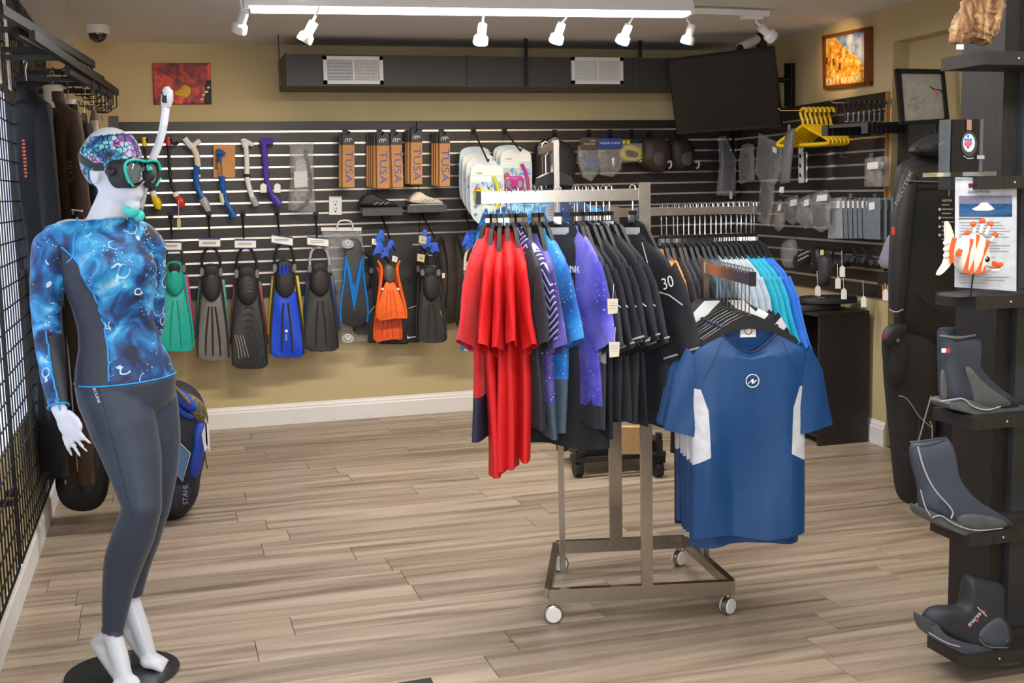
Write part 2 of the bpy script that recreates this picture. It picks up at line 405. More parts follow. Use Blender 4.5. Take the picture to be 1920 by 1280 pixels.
# slatwall panels: things fixed on walls
SZ = [1.936 - .0762 * k for k in range(14)]
def slatwall(name, a, b, n, label, splits, top=2.0):
    a, b, n = V(a), V(b), V(n); root = thing(name, label, 'slatwall panel', ((a + b) / 2) + V((0, 0, .87)))
    d = (b - a); L = d.length; t = d.normalized()
    MB().box((a + b) / 2 + V((0, 0, 1.44)) + n * .004, (L, .006, 1.12 + (top - 2)), ax=(t, n, V((0, 0, 1)))).build('backing_board', M['black_matte'], root, smooth=False)
    zs = [top] + SZ + [.862]
    cuts = [0] + splits + [L]
    for s0, s1 in zip(cuts, cuts[1:]):
        for k in range(len(zs) - 1):
            z1 = zs[k] - (.007 if k else 0); z0 = zs[k + 1] + (.007 if k < len(zs) - 2 else 0)
            c = a + t * (s0 + s1) / 2; h = z1 - z0; mb = MB()
            e = .002
            def rr(q, dd): return [a + t * (s0 + .001 + q) + V((0, 0, z0 + q)) + n * dd, a + t * (s1 - .001 - q) + V((0, 0, z0 + q)) + n * dd, a + t * (s1 - .001 - q) + V((0, 0, z1 - q)) + n * dd, a + t * (s0 + .001 + q) + V((0, 0, z1 - q)) + n * dd]
            mb.loft([rr(0, .006), rr(0, .018), rr(e, .02)]); mb.build('slat', M['slat'], root, smooth=False)
        for z in SZ:
            mb = MB(); c = a + t * (s0 + s1) / 2 + V((0, 0, z))
            mb.box(c + n * .009, (s1 - s0 - .004, .004, .013), ax=(t, n, V((0, 0, 1))))
            mb.box(c + n * .0145 + V((0, 0, -.005)), (s1 - s0 - .004, .015, .003), ax=(t, n, V((0, 0, 1))))
            mb.build('metal_strip', M['strip'], root, smooth=False)
    return root
slatwall('slatwall', (-.25, 7.94, 0), (4.05, 7.94, 0), (0, -1, 0), 'long black slatwall with metal strips on the back wall', [1.93])
sr = slatwall('slatwall', rwp(7.915), rwp(5.9), RWn, 'black slatwall with metal strips on the right wall', [], top=2.03)
q = rwp(5.893, .011)
MB().box(q + V((0, 0, 1.446)), (.012, .024, 1.168), ax=(-RWd, RWn, V((0, 0, 1)))).build('edge_trim', M['board_edge'], sr, smooth=False, label='raw wood coloured vertical edge')

# ================================================================== DUCT, CEILING THINGS
DY = 7.47
dp = YP(DY)
a = dp.P(535, 101); b = dp.P(1330, 108)
zt, zb = 2.378, 2.188
root = thing('ventilation_duct', 'long dark grey rectangular duct under the ceiling along the back wall', 'duct', (2.2, 7.7, zb))
x0 = a.x; x1 = 3.75
MB().box(((x0 + x1) / 2, (DY + 7.93) / 2, (zt + zb) / 2), (x1 - x0, 7.93 - DY, zt - zb)).build('duct_body', M['duct'], root, smooth=False)
mb = MB(); mb.box((x0 + .006, DY - .003, (zt + zb) / 2), (.012, .02, zt - zb + .012)); mb.box((x0 + .006, 7.7, zt + .003), (.012, .46, .008))
mb.build('end_flange', M['duct'], root, smooth=False)
for px_ in (880, 1190, 1254):
    X = dp.P(px_, 130).x
    MB().box((X, DY - .006, (zt + zb) / 2), (.03, .014, zt - zb + .006)).build('duct_joint', M['duct'], root, smooth=False)
def vent(x0, y0, x1, y1, label, split):
    pl = YP(DY - .012); a = pl.P(x0, y0); b = pl.P(x1, y1); z1, z0 = a.z, b.z; X0, X1 = a.x, b.x
    r = thing('air_vent', label, 'vent', ((X0 + X1) / 2, DY - .01, z0)); f = .022; yy = DY - .012
    mb = MB()
    for c, d in ((((X0 + X1) / 2, yy, z1 - f / 2), (X1 - X0, .016, f)), (((X0 + X1) / 2, yy, z0 + f / 2), (X1 - X0, .016, f)), ((X0 + f / 2, yy, (z0 + z1) / 2), (f, .016, z1 - z0)), ((X1 - f / 2, yy, (z0 + z1) / 2), (f, .016, z1 - z0)), (((X0 + X1) / 2, yy, (z0 + z1) / 2), (.012, .014, z1 - z0))):
        mb.box(c, d)
    mb.build('vent_frame', M['white_trim'], r, smooth=False)
    MB().box(((X0 + X1) / 2, DY - .003, (z0 + z1) / 2), (X1 - X0 - .02, .004, z1 - z0 - .02)).build('vent_backing', C('vent_dark', (70, 66, 62), .8), r, smooth=False)
    mb = MB()
    n = 22
    for k in range(2 * n):
        x = X0 + f + (X1 - X0 - 2 * f) * (k + .5) / (2 * n); th = .0022 if k < n else .0042
        mb.box((x, DY - .010, (z0 + z1) / 2), (th, .008, z1 - z0 - 2 * f), rz=.5 if k < n else -.5)
    for k in range(6):
        z = z0 + f + (z1 - z0 - 2 * f) * (k + .5) / 6; mb.box(((X0 + X1) / 2 + split * (X1 - X0) / 4, DY - .012, z), ((X1 - X0) / (2 if split else 1) - f, .006, .003))
    mb.build('louvre', M['white_trim'], r, smooth=False, kind='stuff')
vent(605, 105, 719, 158, 'left white louvred vent on the dark duct', 0)
vent(1071, 107, 1168, 158, 'right white louvred vent on the dark duct near the television', -1)
for i, (px_, y0, y1, lab) in enumerate(((523, 78, 168, 'thin dark rod holding the left end of the duct'), (986, 73, 155, 'dark metal strap hanging the middle of the duct'), (1200, 77, 110, 'dark metal strap hanging the duct beside the right vent'))):
    p = YP(DY - .02).P(px_, 100)
    wd = .006 if i == 0 else .022
    tag(MB().box((p.x, DY - .022, (CH + (zb if i < 2 else zt)) / 2), (wd, .006, CH - (zb if i < 2 else zt))).build('duct_strap', M['black_metal'], smooth=False), lab, 'strap')

# fluorescent strip fixture and track
A_ = onZ(462, 14, 2.42); B_ = onZ(1292, 24, 2.42)
d = (B_ - A_).normalized(); nrm_ = V((-d.y, d.x, 0))
root = thing('strip_light', 'long white fluorescent strip light glowing under the ceiling', 'light', ((A_ + B_) / 2))
MB().bar(A_ + V((0, 0, .035)), B_ + V((0, 0, .035)), .11, .065).build('light_housing', M['white_trim'], root, smooth=False)
MB().bar(A_ + d * .02 - V((0, 0, .006)), B_ - d * .02 - V((0, 0, .006)), .075, .03).build('light_tube', mat('lit_tube', (255, 252, 244), .5, emit=5.5, var=0), root, smooth=False)
for e_ in (A_, B_): MB().box(e_ + V((0, 0, .01)), (.02, .1, .05), ax=(d, nrm_, V((0, 0, 1)))).build('end_cap', M['white_plastic'], root, smooth=False)
t0 = A_ - d * .25 + nrm_ * -.12; t1 = onZ(1440, 34, 2.44)
tr = thing('light_track', 'white ceiling track carrying the seven spotlights', 'track', (t0 + t1) / 2)
MB().bar(V((t0.x, t0.y, 2.462)), V((t1.x, t1.y, 2.462)), .035, .03).build('track_rail', M['white_plastic'], tr, smooth=False)
MB().box(V((t1.x - .1, t1.y, 2.45)), (.12, .04, .04)).build('feed_box', M['white_plastic'], tr, smooth=False)
heads = [(445, 12, 445, 42, 'partly blurred white spotlight at the left end of the track'), (578, 25, 580, 58, 'white spotlight tilted left above the left end of the duct'), (902, 22, 903, 62, 'white spotlight above the middle of the duct'), (1050, 30, 1048, 60, 'white spotlight above the right white vent, left of two'),
         (1176, 32, 1173, 62, 'white spotlight right of the right vent'), (1296, 30, 1293, 62, 'white spotlight at the right end of the glowing strip'), (1428, 34, 1436, 60, 'rightmost white spotlight, aimed right above the security camera')]
trd = (t1 - t0).normalized()
for i, (ax_, ay, bx, by, lab) in enumerate(heads):
    q = onZ(ax_, ay, 2.43)
    s_ = (q - t0).dot(trd); base = V((t0 + trd * s_)); base.z = 2.445
    pl = Plane(base, V((0, -1, 0))); hd = pl.P(bx, by)
    if i == 0: hd = base + V((0, 0, -.10))
    hd.z = min(hd.z, 2.39); r = thing('track_spotlight', lab, 'spotlight', hd, 'spotlights on the ceiling track')
    aim = [V((-.3, .5, -.9)), V((-.45, .2, -.8)), V((0, .5, -.8)), V((-.15, .5, -.8)), V((-.2, .5, -.8)), V((-.15, .3, -.9)), V((.8, .15, -.5))][i].normalized()
    mb = MB(); mb.tube([base, base + V((0, 0, -.03)), hd - aim * .03 + V((0, 0, .01))], .006, 6); mb.build('stem', M['white_plastic'], r)
    MB().lathe(hd - aim * .05, [(.0, 0), (.021, .002), (.023, .02), (.022, .06), (.036, .072), (.039, .10), (.037, .108), (.030, .108), (.026, .09), (0, .088)], 18, aim).build('lamp_head', M['white_plastic'], r)
    MB().lathe(hd + aim * .036, [(0, 0), (.027, 0), (.027, .004), (0, .005)], 14, aim).build('bulb', mat('lit_bulb', (255, 225, 180), .4, emit=3, var=0), r)
    if i < 6:
        lamp('spotlight_beam', 'SPOT', hd + aim * .07, 14 if i != 1 else 30, (1, .78, .5), .03, hd + aim * .07 + (V((-.9, 2.2, -.95)) if i == 1 else V((-.3 if i == 0 else 0, 2.1, -1.6))), spot=70)
    else:
        lamp('spotlight_beam', 'SPOT', hd + aim * .07, 26, (1, .68, .34), .03, RW().P(1586, 110), spot=44, blend=.9)

# dome camera, bullet camera
c = YP(7.2).P(184, 84); c.z = CH
r = thing('dome_camera', 'white and smoked dome security camera on the ceiling at left', 'security camera', c)
MB().lathe(c, [(0, 0), (.07, 0), (.07, -.03), (.062, -.045), (0, -.045)], 24).build('camera_base', M['white_trim'], r)
MB().ell(c + V((0, 0, -.045)), (.052, .052, .05)).build('dome', mat('smoked_dome', (40, 34, 30), .08, var=0, coat=1), r)
pl = YP(7.0)
c = pl.P(1404, 80)
r = thing('bullet_camera', 'white bullet security camera behind the top of the television', 'security camera', c)
MB().tube([pl.P(1418, 66), pl.P(1418, 78), pl.P(1410, 82)], .012, 8).build('bracket', M['white_plastic'], r)
MB().tube([pl.P(1420, 74, .0), pl.P(1388, 90, .06)], [.028, .03], 14).build('camera_body', M['white_plastic'], r)
MB().tube([pl.P(1389, 89.5, .062), pl.P(1386, 91, .075)], [.027, .02], 14).build('lens', M['black_plastic'], r)
tag(MB().box(pl.P(1428, 77), (.05, .05, .12)).build('junction_box', M['black_plastic'], smooth=False), 'small black box on the ceiling beside the bullet camera', 'box')

# television
TL, TR_, BL = YP(7.15).P(1250, 113), YP(6.75).P(1452, 88), YP(7.3).P(1268, 253)
tn = (TR_ - TL).cross(BL - TL).normalized()
if tn.dot(CAM - TL) < 0: tn = -tn
tp = Plane(TL, tn); TVC = tp.P(1358, 172)
r = thing('television', 'black flat television tilted in the corner over the right slatwall', 'television', TVC)
pslab('screen_housing', [(1250, 113), (1452, 88), (1468, 240), (1268, 253)], tp, M['black_plastic'], r, th=.035, smooth=False)
pslab('screen', [(1255, 117), (1448, 93), (1463, 233), (1272, 246)], tp, m_ramps('dark_glossy_screen', 2.2, [(.35, (8, 8, 10)), (.6, (14, 13, 14)), (.75, (34, 30, 28))], rough=.22, dist=.3), r, th=.003, d=.003, smooth=False)
MB().tube([tp.P(1400, 170, -.03), tp.P(1400, 170, -.2), tp.P(1420, 150, -.25) * .5 + RW(.02).P(1475, 150) * .5, RW(.02).P(1480, 150)], .018, 8).build('wall_arm', M['black_metal'], r)
MB().slab([RW(.03).P(x, y) for x, y in rect(1470, 118, 1483, 200)], RWn, .03).build('wall_plate', M['black_metal'], r, smooth=False)
r = thing('wall_switch_plate', 'white outlet plate on the right wall beside the television', 'outlet', RW(.01).P(1476, 178))
pslab('plate', rect(1468, 158, 1482, 194), RW(.012), M['white_plastic'], r, smooth=False)
for y in (170, 184): pslab('socket', rect(1473, y - 4, 1478, y + 4), RW(.015), M['ink'], r, th=.004, smooth=False)

# pictures
pl = YP(7.915)
r = thing('canvas_picture', 'small unframed red and orange coral picture with a yellow fish on the back wall', 'picture', pl.P(342, 157))
pslab('canvas', [(286, 118), (395, 118), (397, 195), (289, 196)], pl, m_ramps('coral_print', 9, [(.3, (40, 12, 16)), (.42, (110, 20, 22)), (.55, (190, 40, 26)), (.68, (236, 92, 40))], dist=1.5), r, th=.025, smooth=False)
pslab('yellow_fish', sm([(327, 172), (338, 168), (345, 158), (357, 163), (358, 176), (350, 184), (340, 180), (329, 178)], 2), pl, C('yellow_print', (222, 178, 30), .6, scale=80, var=.3), r, th=.002, d=.002)
pslab('dark_corner', [(386, 150), (396, 150), (397, 195), (382, 195)], pl, C('dark_print', (30, 30, 30), .6), r, th=.002, d=.002, smooth=False)
for x, y, q in ((391, 164, 4), (387, 172, 4.5), (382, 178, 3.5), (378, 186, 3)): pslab('white_spot', sm([(x - q, y), (x, y - q * .6), (x + q, y - 1), (x, y + q * .7)], 2), pl, M['white_ink'], r, th=.002, d=.003)

def ptq(q): return q
P_ = RW(.035)
r = thing('framed_picture', 'brown framed bright picture of a sunny yellow street on the right wall', 'picture', P_.P(1586, 158))
for pts in ([(1541, 67), (1628, 50), (1628, 57), (1541, 74)], [(1543, 161), (1628, 153), (1628, 160), (1543, 168)], [(1541, 67), (1546, 66), (1547, 168), (1543, 168)], [(1620, 52), (1628, 50), (1628, 160), (1620, 161)]):
    pslab('frame_side', pts, P_, C('brown_frame', (120, 66, 30), .4), r, th=.03, smooth=False)
def m_street():
    a = NT('street_print', .5); s = a.n('ShaderNodeSeparateXYZ', {0: a.tc})
    n = a.noise(a.tc, 26, 4, .5).outputs['Fac']
    bld = a.ramp(n, [(.35, (176, 96, 26)), (.5, (238, 168, 52)), (.65, (255, 226, 130))])
    sky = a.ramp(a.noise(a.tc, 9, 3).outputs['Fac'], [(.4, (96, 134, 196)), (.6, (220, 226, 240))])
    edge = a.math('ADD', a.math('MULTIPLY', s.outputs['Y'], .56), a.math('MULTIPLY', n, .06))
    f = a.math('GREATER_THAN', a.math('ADD', a.math('SUBTRACT', s.outputs['Z'], edge), -.17), 0)
    a.col(a.mix(f, bld, sky)); return a.m
pslab('print', [(1546, 74), (1620, 58), (1620, 154), (1547, 162)], P_, m_street(), r, th=.004, d=-.01, smooth=False)
for x, y in ((1549, 108), (1561, 110), (1573, 118)): pslab('painted_window', rect(x, y, x + 3, y + 13), P_, C('print_brown', (110, 60, 30), .6), r, th=.002, d=-.008, smooth=False)
for k in range(9): pslab('painted_railing', rect(1549 + k * 7, 147 - k * .5, 1550.5 + k * 7, 159 - k), P_, M['white_ink'], r, th=.002, d=-.008, smooth=False)

# ================================================================== BACK WALL GOODS
W78 = YP(7.84)
def hook(x0, y0, x1, y1, out, label, name='display_hook', m='black_metal'):
    pl = YP(7.915); pe = YP(7.915 - out)
    r = thing(name, label, 'hook', pl.P(x0, y0), 'black hooks on the back slatwall')
    MB().box(pl.P(x0, y0), (.035, .008, .05)).build('mount_plate', M[m], r, smooth=False)
    a = pl.P(x0, y0); b = pe.P(x1, y1)
    MB().tube([a, b, b + V((0, -.02, .012))], .006, 6).build('prong', M[m], r)
    return r
# --- snorkels
def snorkel(segs, label, name='snorkel', extra=()):
    p0 = segs[0][1][0]; hook(p0[0] + 3, p0[1] + 4, p0[0] + 5, p0[1] + 8, .07, 'small hook holding the ' + label.split(',')[0].split(' in front')[0]); r = thing(name, label, 'snorkel', W78.P(p0[0], p0[1]), 'snorkels hanging on the back slatwall')
    for nm, pts, rad, m in segs: ptube(nm, pts, W78, rad, m, r)
    return r
Yl = C('yellow_plastic', (232, 208, 20), .35); Rd = C('red_plastic', (206, 58, 34), .35); Bl = C('blue_plastic', (26, 92, 172), .3); Pu = C('purple_plastic', (86, 62, 176), .3)
Wt = M['white_plastic']; Bk = M['black_plastic']; Gy = C('grey_silicone', (176, 176, 178), .4)
snorkel([('tip', [(270, 257), (271, 274)], [4, 5], Yl), ('tube', [(271, 272), (273, 300), (277, 330), (283, 350), (287, 362)], 3.2, Bk), ('collar', [(286, 358), (289, 368)], 6, Wt), ('purge_valve', [(287, 366), (292, 374), (297, 384), (296, 392)], [5, 8, 8, 5], Yl)], 'black snorkel with yellow tip and yellow purge valve')
snorkel([('tip', [(315, 257), (316, 273)], [4, 5], Rd), ('tube', [(316, 272), (317, 300), (319, 330), (322, 348), (330, 364)], 3.2, Bk), ('clip', [(321, 268), (330, 270), (334, 266)], 3, Bk), ('collar', [(328, 360), (331, 368)], 6, Wt), ('purge_valve', [(330, 366), (336, 374), (340, 382), (339, 389)], [5, 8, 8, 5], Rd)], 'black snorkel with red tip and red purge valve')
snorkel([('top_valve', [(346, 259), (352, 268), (361, 276)], [6, 6, 7], Wt), ('top_branch', [(361, 275), (368, 268), (375, 263)], 5, Wt), ('upper_tube', [(361, 275), (369, 290), (371, 312)], 6, M['cream']), ('lower_tube', [(369, 310), (367, 335), (372, 358), (381, 374)], [6, 6, 6, 6], Bl), ('mouthpiece', [(379, 372), (386, 384), (391, 396)], [8, 8, 5], Gy), ('cuff', [(364, 330), (376, 330)], 3, Wt)], 'white and blue snorkel, third from the left')
r = snorkel([('top_valve', [(407, 286), (412, 284), (422, 290)], [6, 6, 4], Bl), ('upper_tube', [(411, 288), (412, 304)], 4.5, Bl), ('clear_tube', [(412, 303), (414, 330)], 4, M['glass']), ('middle_tube', [(416, 330), (417, 355)], 6, Bl), ('lower_tube', [(418, 355), (424, 380), (433, 396)], 5, Bl), ('mouthpiece', [(432, 394), (438, 408)], [7, 7], Bl), ('purge_valve', [(415, 362), (418, 380)], 5, M['cream'])], 'blue snorkel with a clear tube in front of a cardboard card')
pslab('backing_card', rect(400, 271, 441, 333), YP(7.88), M['cardboard'], r, th=.004, smooth=False)
ptext('TUSA', 'lettering', M['ink'], r, YP(7.876), 406, 308, 6, 90)
snorkel([('top_valve', [(455, 260), (458, 268), (461, 276)], [5, 6, 6], Wt), ('top_branch', [(459, 264), (467, 268), (475, 272)], [5, 5, 4], Wt), ('upper_tube', [(461, 274), (463, 300), (463, 328)], 5, Wt), ('band', [(463, 326), (463, 332)], 5.4, Bk), ('lower_tube', [(463, 332), (467, 352), (473, 370)], 5, Wt), ('mouthpiece', [(473, 370), (481, 386)], [7, 6], Gy)], 'all white snorkel beside the purple one')
r = snorkel([('top_valve', [(490, 262), (494, 270)], 6, Pu), ('top_branch', [(492, 264), (503, 266), (512, 267)], [6, 7, 5], Pu), ('upper_tube', [(494, 268), (497, 300), (499, 330)], 6, Pu), ('lower_tube', [(499, 330), (503, 352), (514, 372)], 5, Pu), ('mouthpiece', [(513, 370), (524, 384)], [8, 7], Pu)], 'purple snorkel with white price tags')
for x, y in ((494, 352), (520, 352)): pslab('price_tag', [(x - 6, y - 5), (x, y - 9), (x + 6, y - 5), (x + 6, y + 9), (x - 6, y + 9)], YP(7.81), M['paper'], r, th=.002, smooth=False)
r = thing('bagged_snorkel_set', 'clear bag with a grey snorkel and mask, right of the purple snorkel', 'packaged snorkel', W78.P(568, 395))
ptube('snorkel_tube', [(572, 280), (578, 310), (584, 345), (578, 380), (555, 395)], W78, 3.5, C('dark_smoke', (60, 58, 62), .3), r)
pslab('mask_lens', [(552, 300), (575, 296), (576, 330), (555, 334)], W78, Gy, r, th=.03, smo=2)
pslab('insert_card', [(551, 322), (576, 320), (577, 350), (552, 352)], YP(7.83), M['paper'], r, th=.002, smooth=False)
pslab('plastic_bag', [(543, 270), (590, 266), (589, 300), (593, 398), (568, 400), (541, 394), (546, 330)], YP(7.8), M['clearbag'], r, th=.06, bulge=.02)
# small tag under the red snorkel
r = thing('hanging_price_tag', 'small tan price tag on a string below the red snorkel', 'tag', YP(7.8).P(336, 426))
ptube('string', [(335, 375), (335, 408)], YP(7.8), .6, M['paper'], r); pslab('tag_card', [(332, 412), (335, 406), (339, 412), (339, 427), (332, 427)], YP(7.8), C('kraft_tag', (206, 186, 150), .7), r, th=.002, smooth=False)

# --- cardboard boxes with TUSA lettering
grp = 'tall cardboard snorkel boxes on the back slatwall'
def snbox(x, w_, y0, yh, y1, Yf, lab, lettering=True, tilt=0, dpt=.03):
    pl = YP(Yf); r = thing('snorkel_box', lab, 'box', pl.P(x + w_ / 2, y1), grp)
    pslab('box_body', [(x, yh), (x + w_, yh), (x + w_ + tilt, y1), (x + tilt, y1)], pl, M['cardboard'], r, th=dpt, smooth=False)
    pslab('box_top', [(x - tilt * .3, y0), (x + w_ - tilt * .3, y0), (x + w_, yh), (x, yh)], pl, C('printed_box_top', (48, 46, 48), .5), r, th=dpt, d=-.001, smooth=False, label='dark printed upper end')
    if lettering:
        ptext('TUSA', 'lettering', C('box_blue_ink', (82, 98, 158), .6), r, pl, x + w_ / 2 + tilt * .5, (yh + y1) / 2 + 1, 14, 90, d=.001, sx=1.25)
        for q in (-4, 0, 4): ptube('emblem_stroke', [(x + w_ / 2 + q - 3, yh - 5), (x + w_ / 2 + q, yh - 13), (x + w_ / 2 + q + 3, yh - 8)], pl, .7, M['white_ink'], r, d=.001)
    return r
BX = [(642, 23, 247, 271, 352, 0, 1, 'alone at left of the row'), (706, 23, 248, 272, 354, 1, 4, 'thick stack of boxes'), (733, 21, 248, 271, 352, 3, 1, 'leaning right of the thick stack'), (770, 22, 243, 266, 346, 0, 2, 'stack second from right'), (824, 20, 248, 268, 350, 0, 3, 'rightmost stack of boxes')]
for x, w_, y0, yh, y1, tl, nb, lab in BX:
    for k in range(nb, 0, -1):
        snbox(x - 2 - k * 4.2, w_, y0 + k * .3, yh, y1 - k * .8, 7.76 + k * .034 if k < 4 else 7.885, 'cardboard box, %s behind the front one, %s' % (('next', 'second', 'third', 'fourth')[k - 1], lab), False, dpt=.026)
    snbox(x, w_, y0, yh, y1, 7.755, 'blue lettered cardboard box, %s' % lab, True, tl)
    hook(x + w_ / 2 - 6, y0 + 1, x + w_ / 2, y0 + 3, .2, 'black hook carrying the cardboard boxes, %s' % lab)

# outlet
pl = YP(7.913); r = thing('wall_outlet', 'white double outlet plate on the back slatwall', 'outlet', pl.P(629, 403))
pslab('plate', rect(617, 368, 641, 403), pl, M['white_plastic'], r, th=.01, smooth=False)
for y in (379, 392):
    for x in (626, 631): pslab('socket_slot', rect(x, y - 3, x + 1, y + 1.5), pl, M['ink'], r, th=.002, d=.001, smooth=False)
    pslab('socket_slot', sm(rect(627.5, y + 3, 630.5, y + 6), 1), pl, M['ink'], r, th=.002, d=.001, smooth=False)

# small shelves with shoes
def shelf_shoe(x0, x1, y, hs, lab, shoe_pts, mt, slab_):
    pl = YP(7.74); r = thing('slatwall_shelf', lab, 'shelf', pl.P((x0 + x1) / 2, y + hs))
    a = pl.P(x0, y); b = pl.P(x1, y + hs)
    MB().box(((a.x + b.x) / 2, 7.83, (a.z + b.z) / 2 + .012), (b.x - a.x, .17, .006)).build('shelf_board', M['black_plastic'], r, smooth=False)
    MB().box(((a.x + b.x) / 2, 7.745, (a.z + b.z) / 2), (b.x - a.x, .006, a.z - b.z)).build('shelf_lip', mat('clear_shelf_lip', (90, 90, 92), .2, var=.1), r, smooth=False)
    pc = YP(7.78); s = thing('water_shoe', slab_, 'shoe', pc.P((x0 + x1) / 2, y))
    zb_ = (a.z + b.z) / 2 + .018
    pts = [pc.P(*q) for q in sm(shoe_pts, 2)]
    zm = min(p.z for p in pts)
    MB().slab([p + V((0, 0, zb_ + .012 - zm)) for p in pts], V((0, -1, 0)), .075, .015).build('upper', mt, s)
    xs = [p.x for p in pts]
    MB().box(((min(xs) + max(xs)) / 2, 7.81, zb_ + .006), (max(xs) - min(xs), .085, .014)).build('sole', M['black_matte'] if mt is not M['cream'] else Gy, s)
    for k in range(3):
        q = .35 + k * .14; x = min(xs) + (max(xs) - min(xs)) * q; MB().tube([V((x, 7.765, zb_ + .03)), V((x + .03, 7.762, zb_ + .045))], .003, 5).build('lace', Gy, s)
shelf_shoe(680, 755, 391, 12, 'left small black shelf on the back slatwall', [(673, 388), (676, 376), (688, 362), (698, 362), (712, 370), (735, 378), (748, 384), (748, 389)], M['black_matte'], 'black water shoe on the left small shelf')
shelf_shoe(764, 838, 385, 12, 'right small black shelf on the back slatwall', [(766, 382), (770, 370), (782, 360), (790, 360), (800, 368), (822, 374), (831, 379), (831, 383)], M['cream'], 'off white water shoe on the right small shelf')

# --- mask and snorkel card packs on two long hooks
def maskpack(x0, y0, x1, y1, Yf, mcol, lab, detail=True):
    pl = YP(Yf); r = thing('mask_pack', lab, 'packaged mask', pl.P((x0 + x1) / 2, y1), 'mask and snorkel packs on the long hooks')
    w_ = x1 - x0; h = y1 - y0; X = lambda q: x0 + w_ * q; Yy = lambda q: y0 + h * q
    out = sm([(X(.12), Yy(.02)), (X(.5), Yy(-.01)), (X(.88), Yy(.02)), (X(1), Yy(.12)), (X(1), Yy(.82)), (X(.9), Yy(1)), (X(.3), Yy(1)), (X(.06), Yy(.88)), (X(0), Yy(.7)), (X(0), Yy(.12))], 1)
    pslab('backing_card', out, pl, C('pale_pack_card', (206, 222, 232), .4, var=.06), r, th=.012)
    if not detail: return r
    pslab('top_band', [(X(.06), Yy(.06)), (X(.94), Yy(.06)), (X(.96), Yy(.2)), (X(.04), Yy(.2))], pl, M['paper'], r, th=.003, d=.003, smooth=False)
    pslab('print_band', rect(X(.04), Yy(.3), X(.96), Yy(.5)), pl, m_ramps('pack_photo_print', 30, [(.4, (96, 150, 214)), (.5, (190, 212, 232)), (.62, (226, 190, 120))]) if 'pack_photo_print' not in bpy.data.materials else bpy.data.materials['pack_photo_print'], r, th=.003, d=.003, smooth=False)
    ptext('HEAD', 'lettering', M['ink'], r, pl, X(.28), Yy(.16), 2.5, 0, d=.006, sx=1.3)
    cx, cy = X(.22), Yy(.44)
    pslab('round_photo', sm([(cx - 6, cy - 7), (cx + 6, cy - 7), (cx + 6, cy + 7), (cx - 6, cy + 7)], 3), pl, C('round_photo_print', (176, 96, 84), .5, scale=60, var=.5), r, th=.003, d=.006)
    return r
def packmask(r, pl, cx, cy, w_, h, m, sn, d=.02):
    import itertools
    out = [(cx - w_ * .5, cy - h * .1), (cx - w_ * .35, cy - h * .5), (cx, cy - h * .42), (cx + w_ * .35, cy - h * .5), (cx + w_ * .5, cy - h * .1), (cx + w_ * .3, cy + h * .45), (cx + w_ * .08, cy + h * .15), (cx - w_ * .08, cy + h * .15), (cx - w_ * .3, cy + h * .45)]
    pslab('mask_frame', out, pl, m, r, th=.03, d=d + .012, bulge=.006, smo=2)
    for s_ in (-1, 1): pslab('mask_lens', sm([(cx + s_ * w_ * .13, cy - h * .2), (cx + s_ * w_ * .38, cy - h * .25), (cx + s_ * w_ * .36, cy + h * .12), (cx + s_ * w_ * .22, cy + h * .2)], 2), pl, C('lens_grey', (150, 156, 160), .1), r, th=.004, d=d + .021)
    ptube('pack_snorkel', sn, pl, 3.2, m, r, d=d)
hook(888, 244, 915, 303, .50, 'left long black hook holding the yellow mask packs')
hook(946, 245, 976, 283, .42, 'right long black hook holding the pink mask pack')
maskpack(861, 275, 921, 388, 7.80, None, 'rearmost card pack on the left long hook', False)
maskpack(866, 286, 927, 398, 7.70, None, 'second card pack from the wall on the left long hook')
maskpack(873, 296, 934, 410, 7.60, None, 'third card pack from the wall on the left long hook')
r = maskpack(881, 306, 946, 422, 7.46, None, 'front card pack with a yellow mask and snorkel')
pl = YP(7.46)
packmask(r, pl, 908, 371, 40, 32, C('lime_plastic', (214, 220, 40), .3), [(926, 330), (931, 345), (936, 358), (934, 376), (930, 396)])
for y in (387, 402): ptube('printed_ring', [(889, y), (892, y - 3), (895, y), (892, y + 3), (889, y)], pl, .5, M['ink'], r, d=.006)
pslab('blister', sm(rect(905, 384, 926, 414), 2), pl, M['cream'], r, th=.004, d=.014)
maskpack(924, 272, 984, 384, 7.82, None, 'rearmost card pack on the right long hook', False)
maskpack(929, 275, 990, 390, 7.75, None, 'middle card pack on the right long hook')
r = maskpack(937, 279, 998, 398, 7.62, None, 'front card pack with a pink mask and snorkel')
packmask(r, YP(7.62), 964, 346, 42, 36, C('magenta_plastic', (188, 52, 150), .3), [(978, 307), (986, 322), (990, 340), (991, 362)])

